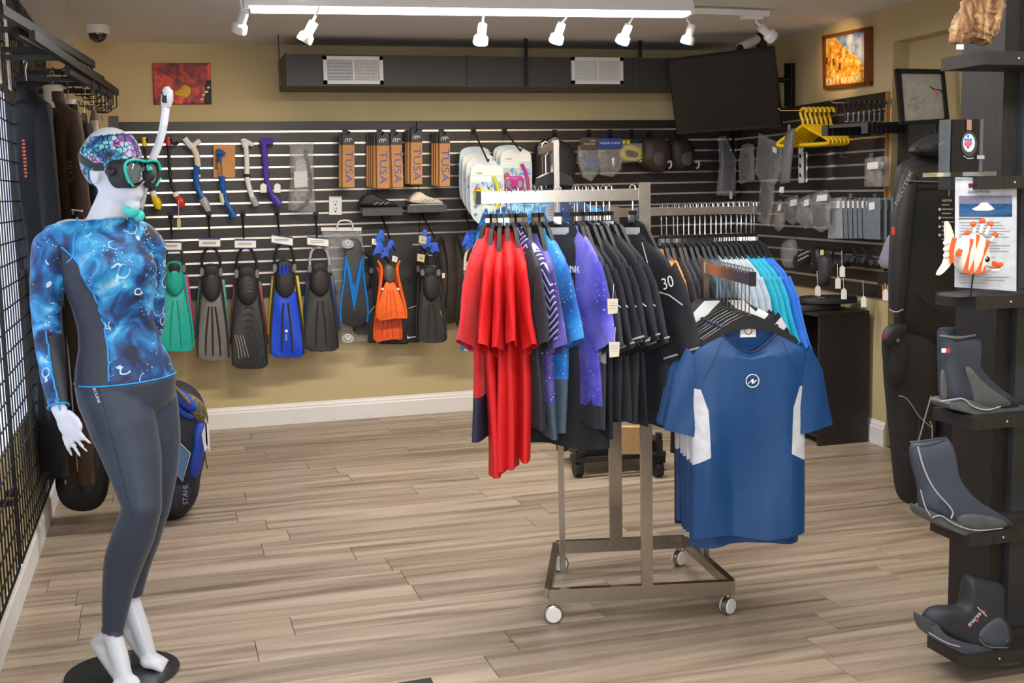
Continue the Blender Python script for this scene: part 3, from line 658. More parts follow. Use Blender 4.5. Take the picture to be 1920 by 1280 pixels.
# --- fins
def lerp(a, b, t): return a + (b - a) * t
Tq = C('turquoise_rubber', (26, 178, 164), .4); Pk = C('pink_rubber', (206, 34, 120), .4); Gr = C('grey_rubber', (112, 108, 106), .45); DG = C('dark_charcoal_rubber', (48, 46, 46), .5); Ro = C('royal_blue_rubber', (18, 72, 214), .4); Or = C('orange_rubber', (240, 104, 26), .45); Az = C('azure_rubber', (24, 128, 216), .4)
def fin(top, bot, cx, wp, wb, lab, mb_, mp, mr, Yf=7.72, strapm=None, pocket=.45, notch=2, ribs=3, pulls=True, ribm=None, lean=0, hole=True, back=None):
    """open heel fin hanging blade down; wp pocket width, wb blade tip width in pixels"""
    pl = YP(Yf); r = thing('swim_fin', lab, 'fin', pl.P(cx + lean, bot), 'swim fins hanging on the back slatwall'); H_ = bot - top
    def X(q, t): return cx + lean * t + q
    def Yq(t): return top + H_ * t
    if back:    # the second fin of the pair peeping out behind
        pslab('blade', [(X(-wp * .5 - 4, .3), Yq(.3)), (X(wp * .5 + 5, .3), Yq(.3)), (X(wb * .5 + 4, .8), Yq(.8)), (X(-wb * .5 - 5, .8), Yq(.8))], YP(Yf + .05), back, thing_second(lab, pl, X(0, .8), Yq(.8)), th=.012)
    bl = [(X(-wp * .46, .40), Yq(.40)), (X(wp * .46, .40), Yq(.40)), (X(wp * .62, .55), Yq(.55)), (X(wb * .48, .78), Yq(.78)), (X(wb * .5, .95), Yq(.95))]
    nb = 9
    for k in range(nb):
        q = 1 - 2 * k / (nb - 1); bl.append((X(wb * .48 * q, 1), Yq(1) - (notch * (1 - cos(q * pi * 3)) * .5 + 5 * abs(q) ** 4)))
    bl += [(X(-wb * .5, .95), Yq(.95)), (X(-wb * .48, .78), Yq(.78)), (X(-wp * .62, .55), Yq(.55))]
    pslab('blade', sm(bl, 1), pl, mb_, r, th=.012)
    for s_ in (-1, 1):
        ptube('side_rail', [(X(s_ * wp * .44, .3), Yq(.3)), (X(s_ * wp * .56, .5), Yq(.5)), (X(s_ * wb * .47, .76), Yq(.76)), (X(s_ * wb * .49, .96), Yq(.96))], pl, [2, 2.4, 2.4, 1.5], mr, r, d=.004)
    for k in range(ribs):
        q = (k + 1) / (ribs + 1) * 2 - 1
        ptube('rib', [(X(wp * .3 * q, pocket + .08), Yq(pocket + .08)), (X(wb * .42 * q, .78), Yq(.78)), (X(wb * .46 * q, .95), Yq(.95))], pl, [1.6, 2.2, 1.2], ribm or mb_, r, d=.002)
    pk = [(X(-wp * .42, .20), Yq(.2)), (X(-wp * .2, .165), Yq(.165)), (X(wp * .2, .165), Yq(.165)), (X(wp * .42, .20), Yq(.2)), (X(wp * .46, .38), Yq(.38)), (X(wp * .36, pocket), Yq(pocket)), (X(0, pocket + .05), Yq(pocket + .05)), (X(-wp * .36, pocket), Yq(pocket)), (X(-wp * .46, .38), Yq(.38))]
    pslab('foot_pocket', sm(pk, 2), pl, mp, r, th=.03, d=.018, bulge=.03)
    if hole:
        pslab('heel_opening', sm([(X(-wp * .3, .185), Yq(.185)), (X(wp * .3, .185), Yq(.185)), (X(wp * .27, .27), Yq(.27)), (X(0, .30), Yq(.3)), (X(-wp * .27, .27), Yq(.27))], 2), pl, M['ink'], r, th=.003, d=.046)
    sm_ = strapm or M['black_plastic']
    ptube('heel_strap', [(X(-wp * .44, .26), Yq(.26)), (X(-wp * .42, .1), Yq(.10)), (X(-wp * .14, .02), Yq(.02)), (X(wp * .14, .02), Yq(.02)), (X(wp * .42, .1), Yq(.10)), (X(wp * .44, .26), Yq(.26))], pl, 2.6, sm_, r, d=.03)
    if pulls:
        for s_ in (-1, 1): pslab('buckle', rect(X(s_ * wp * .44 - 3.5, .2), Yq(.2), X(s_ * wp * .44 + 3.5, .27), Yq(.27)), pl, Gr, r, th=.02, d=.04, smo=1)
    return r
def thing_second(lab, pl, x, y):
    return thing('swim_fin', 'rear fin of the pair behind the ' + lab.split(' hanging')[0].split(' with')[0], 'fin', pl.P(x, y), 'swim fins hanging on the back slatwall')
def card(cx, cy, lab, w_=40, ang=0, Yf=7.66):
    pl = YP(Yf); r = thing('hanging_card', lab, 'card', pl.P(cx, cy + 8), 'printed cards above the fins')
    dx = ang
    pslab('card_body', [(cx - w_ / 2, cy - 9 - dx), (cx + w_ / 2, cy - 9 + dx), (cx + w_ / 2, cy + 9 + dx), (cx - w_ / 2, cy + 9 - dx)], pl, M['paper'], r, th=.003, smooth=False)
    pslab('blue_band', [(cx - w_ / 2, cy - 9 - dx), (cx + w_ / 2, cy - 9 + dx), (cx + w_ / 2, cy - 6 + dx), (cx - w_ / 2, cy - 6 - dx)], pl, C('navy_ink', (44, 62, 120), .5), r, th=.002, d=.002, smooth=False)
    pslab('dark_band', [(cx - w_ / 2, cy + 7 - dx), (cx + w_ / 2, cy + 7 + dx), (cx + w_ / 2, cy + 9 + dx), (cx - w_ / 2, cy + 9 - dx)], pl, C('navy_ink', (44, 62, 120), .5), r, th=.002, d=.002, smooth=False)
    for k in (0, 3): pslab('print_line', [(cx - w_ * .35, cy - 2 + k), (cx + w_ * .3, cy - 2 + k), (cx + w_ * .3, cy - 1 + k), (cx - w_ * .35, cy - 1 + k)], pl, Gr, r, th=.002, d=.002, smooth=False)
    return r
HK = [(320, 404, 322, 447), (391, 405, 393, 443), (455, 400, 457, 446), (519, 398, 524, 440), (592, 404, 594, 445)]
NM = ['turquoise', 'grey', 'dark swirled', 'royal blue', 'plain black']
for h, n_ in zip(HK, NM): hook(*h, .26, 'black hook carrying the %s fins' % n_)
fin(455, 660, 326, 40, 66, 'turquoise fin hanging at the left of the fin row', Tq, Tq, Tq, strapm=DG, ribs=2, back=Pk, lean=5, notch=1)
fin(458, 678, 395, 40, 60, 'grey fin with black ribs hanging beside the turquoise fin', Gr, DG, DG, ribm=DG, back=C('teal_rubber', (70, 150, 130), .4), lean=5)
r = fin(458, 692, 461, 44, 66, 'dark swirled fin hanging third from the left', DG, DG, M['black_matte'], ribs=0, back=C('crimson_rubber', (120, 36, 64), .4), lean=8, notch=1)
pl = YP(7.72)
for k in range(4):
    ptube('moulded_swirl', [(448 + k * 6, 672 - k * 1), (446 + k * 5, 650), (440 + k * 5, 628)], pl, .9, C('pale_swirl', (150, 150, 156), .4), r, d=.003)
    ptube('moulded_swirl', [(488 + k * 4, 684), (486 + k * 4, 655), (480 + k * 4, 625 + k * 3)], pl, .8, C('steel_swirl', (70, 86, 96), .4), r, d=.003)
for k in range(6): ptube('moulded_arc', [(458, 555 + k * 12), (467, 550 + k * 12), (476, 555 + k * 12)], pl, 1, M['black_matte'], r, d=.004)
for y in (530, 538, 546): ptube('moulded_letter_bar', [(462, y), (472, y)], pl, 1, Gr, r, d=.045)
r = fin(450, 672, 532, 42, 64, 'royal blue fin with black ribs, fourth from the left', Ro, DG, DG, ribm=DG, ribs=2, back=C('yellow_rubber', (206, 186, 30), .4), lean=7, notch=4)
for x in (527, 534, 541): ptube('pocket_vent', [(x - 2, 496), (x - 2, 516)], pl, 2, Ro, r, d=.052)
ptext('mares', 'lettering', M['white_ink'], r, pl, 537, 632, 3.6, 90, d=.006)
pslab('logo', sm(rect(534, 618, 540, 623), 2), pl, M['white_ink'], r, th=.002, d=.006)
fin(456, 660, 598, 42, 64, 'plain black fin hanging fifth from the left', DG, DG, DG, ribs=2, back=C('navy_rubber', (26, 56, 120), .4), lean=5, strapm=C('silver_strap', (168, 170, 174), .35))
card(320, 461, 'paper card hanging above the turquoise fin'); card(393, 455, 'paper card hanging above the grey fin'); card(460, 457, 'paper card hanging above the dark swirled fin'); card(529, 450, 'crooked paper card above the royal blue fin', ang=3); card(596, 453, 'paper card above the plain black fin', ang=2)
# little colour bits of the folded straps on the swirled pair
# child snorkel fins with handle, blue and black
pl = YP(7.78)
def vfin(cx, top, bot, lab, Yf, mb_, mv, w0, w1):
    pl = YP(Yf); r = thing('swim_fin', lab, 'fin', pl.P(cx, bot), 'swim fins hanging on the back slatwall'); H_ = bot - top; Y_ = lambda t: top + H_ * t
    pslab('blade', sm([(cx - w0 / 2, Y_(.12)), (cx - 8, Y_(0)), (cx + 8, Y_(0)), (cx + w0 / 2, Y_(.12)), (cx + w0 * .5, Y_(.3)), (cx + w1 / 2, Y_(.8)), (cx + w1 * .4, Y_(1)), (cx - w1 * .4, Y_(1)), (cx - w1 / 2, Y_(.8)), (cx - w0 * .5, Y_(.3))], 2), pl, mb_, r, th=.02)
    for s_ in (-1, 1):
        ptube('coloured_edge', [(cx + s_ * w0 * .46, Y_(.2)), (cx + s_ * w0 * .5, Y_(.4)), (cx + s_ * w1 * .48, Y_(.8)), (cx + s_ * w1 * .44, Y_(.95))], pl, 2.2, mv, r, d=.004)
        ptube('coloured_vee', [(cx + s_ * w0 * .46, Y_(.22)), (cx + s_ * w0 * .22, Y_(.46)), (cx + 0, Y_(.80))], pl, [2.5, 5, 1.2], mv, r, d=.004)
    pslab('vee_centre', [(cx - w0 * .22, Y_(.44)), (cx, Y_(.54)), (cx + w0 * .22, Y_(.44)), (cx + 1, Y_(.82)), (cx - 1, Y_(.82))], pl, mv, r, th=.006, d=.006)
    return r
r = thing('fin_package', 'clear package with a white hanger holding the blue and black fins', 'package', YP(7.84).P(655, 645))
ptube('white_hanger', [(632, 428), (634, 416), (642, 413), (652, 413), (660, 416), (662, 428)], YP(7.84), 1.6, M['white_plastic'], r)
pslab('header_strip', rect(602, 426, 678, 433), YP(7.85), M['white_plastic'], r, th=.004, smooth=False)
pslab('plastic_bag', [(602, 430), (678, 427), (686, 500), (690, 560), (690, 640), (640, 642), (634, 560)], YP(7.86), M['clearbag'], r, th=.03, bulge=.01)
vfin(664, 446, 612, 'blue and black vee striped fin in the clear package', 7.79, DG, Az, 34, 56)
for y, s_ in ((455, 1), (632, -1)):
    r2 = YP(7.77); q = thing('pull_ring', 'grey rubber end with ring %s the blue and black fin' % ('above' if s_ > 0 else 'below'), 'ring', r2.P(655, y + 8))
    pslab('ring_base', sm([(640, y - 2), (652, y - 8), (664, y - 2), (664, y + 8), (652, y + 12), (641, y + 8)], 2), r2, Gy, q, th=.02)
    ptube('ring', [(648, y), (652, y - 6 * s_), (656, y), (655, y + 5 * s_), (649, y + 5 * s_), (648, y)], r2, 1.2, M['white_plastic'], q, d=.006)
fin(470, 628, 683, 30, 40, 'narrow black fin edge partly hidden behind the packages', DG, DG, DG, Yf=7.84, ribs=1)
# black mesh gear bags hung behind the orange and short black fins
for (x0, y0, x1, y1, lab, k) in ((688, 444, 790, 645, 'large black mesh gear bag behind the orange fins', 0), (818, 440, 862, 606, 'dark brown gear bag behind the short black fin', 1), (846, 440, 900, 612, 'dark brown gear bag behind the white fin', 2)):
    pl = YP(7.87); r = thing('gear_bag', lab, 'bag', pl.P((x0 + x1) / 2, y1))
    mm = M.setdefault('gearbag%d' % (k > 0), C('gear_bag_cloth%d' % (k > 0), (44, 42, 44) if k == 0 else (62, 52, 46), .7, bump=.3, scale=12))
    pslab('bag_body', [(x0 + 4, y0), (x1 - 6, y0 + 2), (x1, (y0 + y1) / 2), (x1 - 2, y1), (x0, y1), (x0 + 2, (y0 + y1) / 2)], pl, mm, r, th=.02, bulge=.05, smo=1)
    if k == 0:
        pslab('mesh_pocket', [(x0 + 4, 580), (x1 - 3, 576), (x1 - 3, y1 - 3), (x0 + 2, y1 - 2)], pl, m_mesh('black_mesh', (58, 60, 62)), r, th=.006, d=.045)
        for a, b in (((690, 590), (700, 576)), ((766, 578), (784, 572))): ptube('cord', [a, b, (b[0] + 6, b[1] - 2)], pl, 1, Gy, r, d=.05)
        pslab('logo_line', [(766, 632), (786, 629), (786, 631), (766, 634)], pl, M['white_ink'], r, th=.001, d=.056, smooth=False); pslab('logo_mark', [(763, 634), (764, 628), (766, 631), (767, 635)], pl, M['white_ink'], r, th=.001, d=.056, smooth=False)
    ptube('strap', [(x0 + 12, y0 + 6), ((x0 + x1) / 2, y0 + 60), (x0 + 18, y1 - 30)], pl, 2.2, M['black_plastic'], r, d=.045)
hook(713, 398, 740, 470, .34, 'black hook carrying the orange fins'); hook(788, 396, 815, 445, .34, 'black hook carrying the short black fins'); hook(872, 402, 892, 455, .34, 'black hook carrying the white fin')
# orange fins
def shortfin(cx, top, bot, w0, w1, m, lab, Yf, lean=0, pk=DG, lit=True):
    pl = YP(Yf); r = thing('swim_fin', lab, 'fin', pl.P(cx, bot), 'swim fins hanging on the back slatwall'); H_ = bot - top; Y_ = lambda t: top + H_ * t
    X = lambda q, t: cx + q + lean * t
    pts = [(X(-w0 * .3, .42), Y_(.42)), (X(0, .3), Y_(.3)), (X(w0 * .3, .42), Y_(.42)), (X(w1 * .5, .9), Y_(.9)), (X(w1 * .52, .98), Y_(.98)), (X(w1 * .2, 1), Y_(.97)), (X(-w1 * .2, 1), Y_(1)), (X(-w1 * .45, 1), Y_(1.02)), (X(-w1 * .5, .9), Y_(.9))]
    pslab('blade', sm(pts, 1), pl, m, r, th=.012, d=.006)
    for s_ in (-1, 1):
        ptube('side_rail', [(X(s_ * w0 * .5, 0), Y_(0)), (X(s_ * w0 * .32, .12), Y_(.12)), (X(s_ * w0 * .42, .4), Y_(.4)), (X(s_ * w1 * .48, .8), Y_(.8)), (X(s_ * w1 * .49, .97), Y_(.97))], pl, [2, 3.4, 3, 3, 2], m, r, d=.008)
        pslab('light_block', rect(X(s_ * w0 * .36 - 3, .5), Y_(.46), X(s_ * w0 * .36 + 3, .5), Y_(.5)), pl, M['cream'], r, th=.004, d=.012)
    for k in (-1, 0, 1): ptube('rib', [(X(k * w0 * .12, .5), Y_(.5)), (X(k * w1 * .2, .93), Y_(.93))], pl, 1.2, m, r, d=.009)
    pslab('foot_pocket', sm([(X(-w0 * .22, .05), Y_(.05)), (X(w0 * .22, .05), Y_(.05)), (X(w0 * .3, .3), Y_(.3)), (X(0, .42), Y_(.42)), (X(-w0 * .3, .3), Y_(.3))], 2), pl, pk, r, th=.02, d=.004, bulge=.02)
    return r
shortfin(727, 500, 640, 40, 52, C('deep_orange_rubber', (226, 84, 30), .45), 'rear orange fin, lower of the two', 7.74, 0)
shortfin(729, 488, 600, 42, 56, Or, 'bright orange fin in front, upper of the two', 7.66, 6, pk=C('smoke_rubber', (92, 84, 80), .4))
def bfin(cx, top, bot, w0, w1, lab, m, Yf, mp=None, txt=None):
    r = fin(top, bot, cx, w0, w1, lab, m, mp or m, m, Yf=Yf, ribs=2, pocket=.5, notch=0, lean=6); return r
r = bfin(806, 470, 643, 34, 52, 'short black full foot fin with grey buckles', DG, 7.68)
pslab('light_badge', rect(829, 512, 834, 521), YP(7.66), M['cream'], r, th=.004, d=.01, smooth=False); ptext('SPORT', 'lettering', C('yellow_ink', (200, 190, 40), .5), r, YP(7.68), 827, 588, 2.5, 75, d=.01)
bfin(792, 462, 640, 20, 34, 'black fin hidden behind the short black fin', DG, 7.75)
r = fin(458, 645, 886, 32, 44, 'white and black fin beside the red shirts', DG, M['cream'], DG, Yf=7.66, strapm=M['cream'], lean=-3, ribs=3, pocket=.62, pulls=False, hole=False)
ptext('TUSA', 'lettering', M['white_ink'], r, YP(7.66), 879, 626, 7, 35, d=.012)
# blue lanyard ribbons
for (x, y, n_, lab) in ((716, 428, 7, 'bunch of blue ribbons over the orange fins'), (800, 428, 4, 'blue ribbons over the short black fins'), (870, 424, 5, 'blue ribbons over the white fin')):
    pl = YP(7.62); r = thing('ribbon_bunch', lab, 'ribbon', pl.P(x, y + 50), 'bunches of blue ribbon over the fins'); rr = random.Random(n_)
    for k in range(n_):
        cx = x + rr.uniform(-12, 16); cy = y + rr.uniform(0, 12) + k * 5
        pslab('ribbon', [(cx, cy), (cx + 6, cy + 2), (cx + 9 + rr.uniform(-8, 3), cy + 20), (cx + 2, cy + 17), (cx - 6 + rr.uniform(-3, 5), cy + 23), (cx - 8, cy + 18)], pl, C('blue_ribbon', (24, 84, 206), .5), r, th=.003, d=rr.uniform(0, .05))
for (x, y, lab) in ((793, 448, 'upper kraft paper tag beside the short black fin'), (790, 482, 'lower kraft paper tag beside the short black fin'), (703, 452, 'small white tag left of the blue ribbons'), (741, 484, 'small white tag at the toe of the orange fins')):
    pl = YP(7.6); r = thing('product_tag', lab, 'tag', pl.P(x, y + 8)); w_ = 7 if y > 447 and x > 780 else 5
    pslab('tag_card', [(x - w_, y - w_), (x + w_, y - w_ + 3), (x + w_ - 2, y + w_ + 3), (x - w_ - 1, y + w_)], pl, C('kraft_tag', (206, 186, 150), .7) if x > 780 else M['paper'], r, th=.003, smooth=False)
    for k in (-1, 2): pslab('print_line', rect(x - w_ * .5, y + k, x + w_ * .5, y + k + 1), pl, Gr, r, th=.002, d=.002, smooth=False)

# --- goods high on the right half of the back wall
pl = YP(7.8)
r = thing('mesh_bag', 'round black mesh bag hanging behind the empty hangers', 'bag', pl.P(1040, 345))
pslab('bag_body', [(1004, 290), (1012, 268), (1030, 258), (1052, 262), (1075, 272), (1082, 300), (1078, 345), (1048, 352), (1002, 346)], pl, C('dark_bag_cloth', (46, 42, 42), .7, bump=.3, scale=14), r, th=.06, bulge=.05, smo=2)
ptube('bag_handle', [(1020, 268), (1028, 258), (1040, 258), (1046, 268)], pl, 1.6, M['black_plastic'], r, d=.04)
def pack(name, lab, out, head, hm, cont, Yf=7.8, txt=None, film='clearbag'):
    pl = YP(Yf); r = thing(name, lab, 'package', pl.P(out[0][0] + 10, out[-1][1]))
    for i, (pts, m_, th_) in enumerate(cont): pslab('contents', pts, pl, m_, r, th=th_, d=.01 + .004 * i, bulge=.008, smo=1)
    pslab('plastic_film', out, pl, M[film], r, th=.03, d=.035, bulge=.01)
    if head: pslab('header_card', head, pl, hm, r, th=.004, d=.05, smooth=False)
    if txt:
        for t_ in txt: ptext(t_[0], 'lettering', t_[4] if len(t_) > 4 else M['white_ink'], r, pl, t_[1], t_[2], t_[3], t_[5] if len(t_) > 5 else 0, d=.055, sx=1.2)
    return r
pack('weight_belt_pack', 'clear pack with brown header reading weight belt', [(1086, 272), (1124, 280), (1124, 322), (1110, 340), (1094, 332), (1084, 300)], rect(1089, 258, 1120, 280), C('brown_header', (84, 68, 58), .6), [([(1098, 296), (1118, 294), (1120, 318), (1100, 322)], C('blue_webbing', (60, 92, 150), .6), .03), ([(1092, 322), (1104, 332), (1100, 336), (1088, 326)], Gr, .02)], txt=[('OMER', 1111, 264, 2.4), ('WEIGHT BELT', 1106, 270, 2.2)])
pack('belt_pack', 'clear bag with blue and white header card', [(1121, 276), (1168, 276), (1166, 318), (1150, 332), (1128, 328), (1122, 300)], rect(1122, 259, 1167, 278), C('deep_blue_header', (40, 66, 150), .5), [([(1128, 286), (1145, 282), (1150, 320), (1134, 322)], Gr, .02), ([(1146, 292), (1160, 290), (1158, 312), (1148, 318)], M['chrome2'], .02)], txt=[('AQUA LUNG', 1144, 268, 4)])
r = pack('glove_pack', 'black and yellow glove pack right of the blue header', rect(1163, 268, 1205, 303), None, None, [([(1163, 274), (1184, 268), (1205, 280), (1204, 302), (1162, 300)], C('yellow_print2', (216, 196, 30), .5), .02), ([(1170, 278), (1198, 284), (1197, 297), (1172, 295)], M['ink'], .02)], txt=[('MALTA', 1201, 290, 5, C('yellow_print2', (216, 196, 30), .5), 90)])
for x in (1170, 1178): pslab('round_badge', sm(rect(x - 3, 263, x + 3, 270), 2), YP(7.8), C('yellow_print2', (216, 196, 30), .5), r, th=.004, d=.05)
pslab('plain_tag', rect(1183, 260, 1200, 268), YP(7.8), M['ink'], r, th=.004, d=.03, smooth=False)
for (pts, lab, d_) in (([(1206, 262), (1222, 256), (1254, 260), (1262, 290), (1252, 318), (1240, 326), (1214, 314), (1200, 302), (1204, 284)], 'brown black padded pouch right of the yellow pack', 0), ([(1258, 262), (1275, 256), (1298, 262), (1305, 290), (1298, 312), (1280, 322), (1262, 312), (1256, 290)], 'black padded pouch below the television', .01)):
    pl = YP(7.78 + d_); r = thing('padded_pouch', lab, 'pouch', pl.P(pts[0][0] + 25, 325)); pslab('pouch_body', pts, pl, C('pouch%d' % (d_ > 0), (58, 48, 44) if not d_ else (38, 36, 38), .6, bump=.3, scale=16), r, th=.08, bulge=.05, smo=2)
    x = pts[0][0]; ptube('buckle_loop', [(x + 46, 305), (x + 52, 300), (x + 53, 312), (x + 48, 316)], pl, 2, Gy, r, d=.05)
    pslab('front_pocket', [(x + 18, 285), (x + 42, 282), (x + 40, 312), (x + 20, 308)], pl, C('pouch_pocket', (84, 74, 68), .6), r, th=.01, d=.045, bulge=.01, smo=1)
hook(1216, 252, 1218, 262, .14, 'black hook holding the brown black pouch'); hook(1270, 252, 1272, 262, .14, 'black hook holding the black pouch'); hook(1104, 250, 1105, 260, .1, 'black hook holding the weight belt pack'); hook(1144, 250, 1145, 262, .1, 'black hook holding the blue header pack'); hook(1184, 250, 1185, 262, .1, 'black hook holding the yellow glove pack'); hook(1040, 250, 1040, 260, .12, 'black hook holding the round mesh bag')
pack('hose_pack', 'long clear pack hanging left of the corner post', [(1350, 256), (1362, 254), (1382, 300), (1378, 368), (1346, 366), (1352, 310)], None, None, [([(1352, 262), (1362, 262), (1376, 305), (1370, 355), (1352, 355)], C('smoke_film', (66, 66, 70), .4), .02)], Yf=7.84)
pq = thing('corner_post', 'dark vertical metal post in the corner of the slatwalls', 'post', rwp(7.86, .05))
MB().box(rwp(7.88, .06) + V((0, 0, 1.68)), (.02, .02, .5)).build('post_bar', M['black_metal'], pq, smooth=False)
pslab('silver_clip', rect(1369, 358, 1373, 373), YP(7.8), M['white_plastic'], pq, th=.01, smooth=False)

# ================================================================== CLOTHES RACK (chrome four way)
PA, PB, PC, PD = V((1.577, 3.756, 0)), V((1.679, 4.315, 0)), V((1.394, 4.144, 0)), V((1.928, 4.017, 0))
u = V((.979, -.202, 0)); v = V((.202, .979, 0)); ZZ = V((0, 0, 1))
fl0, fl1, rl0, rl1 = V((1.238, 3.84, .1)), V((1.888, 3.705, .1)), V((1.446, 4.377, .1)), V((1.955, 4.27, .1))
rk = thing('clothing_rack', 'chrome four way clothing rack on casters holding the swim shirts', 'rack', (PA + PD + PC + PB) / 4)
Ch = M['chrome']
MB().bar(fl0, fl1, .025, .05).build('base_bar', Ch, rk, smooth=False); MB().bar(rl0, rl1, .025, .05).build('base_bar', Ch, rk, smooth=False)
MB().bar(fl0 + v * .02, rl0, .025, .04).build('side_bar', Ch, rk, smooth=False); MB().bar(fl1 + v * .02, rl1, .025, .04).build('side_bar', Ch, rk, smooth=False)
ZA, ZB_, ZC, ZD = 1.50, 1.43, 1.68, 1.225
for P0, top, w_, ax in ((PA, ZA + .04, .04, u), (PB, ZB_ + .02, .05, u), (PC, ZC + .02, .026, v), (PD, ZD + .03, .045, v)):
    MB().bar(P0 + ZZ * .08, P0 + ZZ * top, .02, w_, up=ax).build('post', Ch, rk, smooth=False)
LA = .56
def arm(P0, z, d, L, h=.04):
    MB().bar(P0 + ZZ * z, P0 + d * L + ZZ * z, .014, h).build('hang_arm', Ch, rk, smooth=False)
    MB().box(P0 + d * (L + .004) + ZZ * z, (.018, .018, h + .004), ax=(d, d.cross(ZZ), ZZ)).build('arm_end_cap', M['black_plastic'] if d is not u else Ch, rk, smooth=False)
arm(PA, ZA, -u, LA); arm(PB, ZB_, u, .56, .032); arm(PC, ZC, v, .55, .03); arm(PD, ZD, -v, .62, .042)
for P0, dv in ((fl0, 0), (fl1, 1), (rl0, 0), (rl1, 1)):
    P1 = P0 + (u * .015 if not dv else -u * .02)
    cs = MB().tube([P1 + ZZ * -.02, P1 + ZZ * -.045], .009, 8).build('caster', Ch, rk)
    ax = u if not dv else (u * .5 + v * .4).normalized()
    MB().lathe(P1 + ZZ * (-.067) - ax.cross(ZZ) * .019, [(0, 0), (.026, .001), (.031, .008), (.031, .03), (.026, .037), (0, .038)], 22, ax.cross(ZZ)).build('caster_wheel', M['white_plastic'], cs)
    MB().lathe(P1 + ZZ * (-.067) - ax.cross(ZZ) * .008, [(.0315, 0), (.034, .002), (.034, .02), (.0315, .022)], 22, ax.cross(ZZ)).build('wheel_cover', Ch, cs)

# ------------------------------------------------------------------ garments (local axes: x across, y thickness, z up, origin at the hook top)
def shirt_rings(Ws, Wb, L, th, seed, z0, flare=1.0, scoop=.0, nr=30, seg=36, fold=1.0, nw=.075, front=1, slope=1.0):
    r_ = random.Random(seed); ph = [r_.uniform(0, 6.28) for _ in range(6)]
    q_ = slope
    key = [(0, nw), (.012 * q_, nw + .012), (.03 * q_, nw + (Ws * .88 - nw) * .5), (.055 * q_, Ws * .88), (.075 * q_, Ws), (.11 * q_, Ws * 1.0), (.11 * q_ + .08, Wb * 1.02), (.11 * q_ + .19, Wb), (.5, Wb * (1 + (flare - 1) * .6)), (L, Wb * flare)]
    zz = [z * q_ for z in (0, .012, .03, .055, .075, .11)] + [.11 * q_ + (L - .11 * q_) * (k + 1) / (nr - 6) for k in range(nr - 6)]
    rings = []
    for z in zz:
        for (a, wa), (b, wb) in zip(key, key[1:]):
            if a <= z <= b + 1e-6: w_ = wa + (wb - wa) * (z - a) / max(b - a, 1e-6); break
        t = th * (.5 if z < .05 else 1) * (1 if z < .3 else 1 - .25 * (z - .3) / L)
        amp = fold * .012 * min(1, max(0, (z - .1) / .35)); ring = []
        for k in range(seg):
            a = 2 * pi * k / seg; cx = cos(a); sx = sin(a)
            x = w_ * (1 if cx > 0 else -1) * abs(cx) ** .75
            y = t * (1 if sx > 0 else -1) * abs(sx) ** .8
            f = sin(x * 26 + ph[0] + z * 2) * .6 + sin(x * 48 + ph[1] - z * 5) * .3 + sin(x * 14 + ph[2] + z * 7) * .5
            y += amp * f; dz = 0
            if scoop and sx < 0: dz = -scoop * math.exp(-(x / (nw * .9)) ** 2) * max(0, 1 - z / .12)
            if not scoop and z < .02: dz = 0
            hem = .006 * sin(x * 20 + ph[3]) * (z / L) ** 3
            ring.append(V((x, y * front, z0 - z + dz + hem)))
        rings.append(ring)
    return rings
def sleeve_rings(s_, Ws, z0, SL, w0, w1, out, th, seed, seg=20, nr=10, bend=0, twist=0, dz=0):
    r_ = random.Random(seed); ph = r_.uniform(0, 6.28); rings = []
    a0 = V((s_ * (Ws - .045), 0, z0 - .115)); 
    for k in range(nr):
        t = k / (nr - 1); q = V((s_ * (Ws - .045 + out * t + (bend * t * t)), twist * t * t, z0 - .115 - dz - SL * t))
        dirv = V((s_ * out, 0, -SL)).normalized(); nx = V((dirv.z * -1, 0, dirv.x)) * (1)
        if k == 0: nx = V((.55, 0, .83 * s_)) * 1.0
        wv = w0 + (w1 - w0) * t; ring = []
        for j in range(seg):
            a = 2 * pi * j / seg; cx, sx = cos(a), sin(a)
            ring.append(q + nx.normalized() * wv * cx + V((0, 1, 0)) * (th * sx + .006 * t * sin(cx * 5 + ph + t * 4)))
        rings.append(ring)
    return rings
def hanger(name_lab, mpl, grp, loc, rz, hookr=.0022, wide=.19, drop=.085, white=False, clip=False):
    h = thing('clothes_hanger', name_lab, 'hanger', loc, grp, rz)
    hk = [(0, 0, -.012 - drop)] + [(0, 0, -.05)] + [(.012 * math.sin(t) - .0 , 0, -.014 + .014 * cos(t) * -1 + .0) for t in ()] 
    pts = [V((0, 0, -drop)), V((0, 0, -.045)), V((.012, 0, -.032)), V((.016, 0, -.014)), V((.011, 0, .004)), V((0, 0, .010)), V((-.011, 0, .004)), V((-.014, 0, -.008))]
    pts = [V((0, p.x, p.z)) for p in pts] if False else pts
    MB().tube(pts, hookr, 6).build('hook', M['chrome2'], h, world=False)
    if clip:
        wide = .11; MB().box((0, 0, -drop + .004), (.026, .014, .05)).build('size_clip', mpl, h, world=False, smooth=False); MB().box((0, 0, -drop + .002), (.0275, .0155, .026)).build('silver_plate', M['chrome2'], h, world=False, smooth=False)
    pr = [(-wide, -drop - .095), (-wide + .012, -drop - .075), (-.06, -drop - .018), (-.022, -drop), (.022, -drop), (.06, -drop - .018), (wide - .012, -drop - .075), (wide, -drop - .095), (wide - .03, -drop - .088), (.06, -drop - .05), (0, -drop - .042), (-.06, -drop - .05), (-wide + .03, -drop - .088)]
    MB().loft([[V((x, y, z)) for x, z in pr] for y in (-.007, .007)]).build('hanger_body', mpl, h, world=False, smooth=False)
    return h
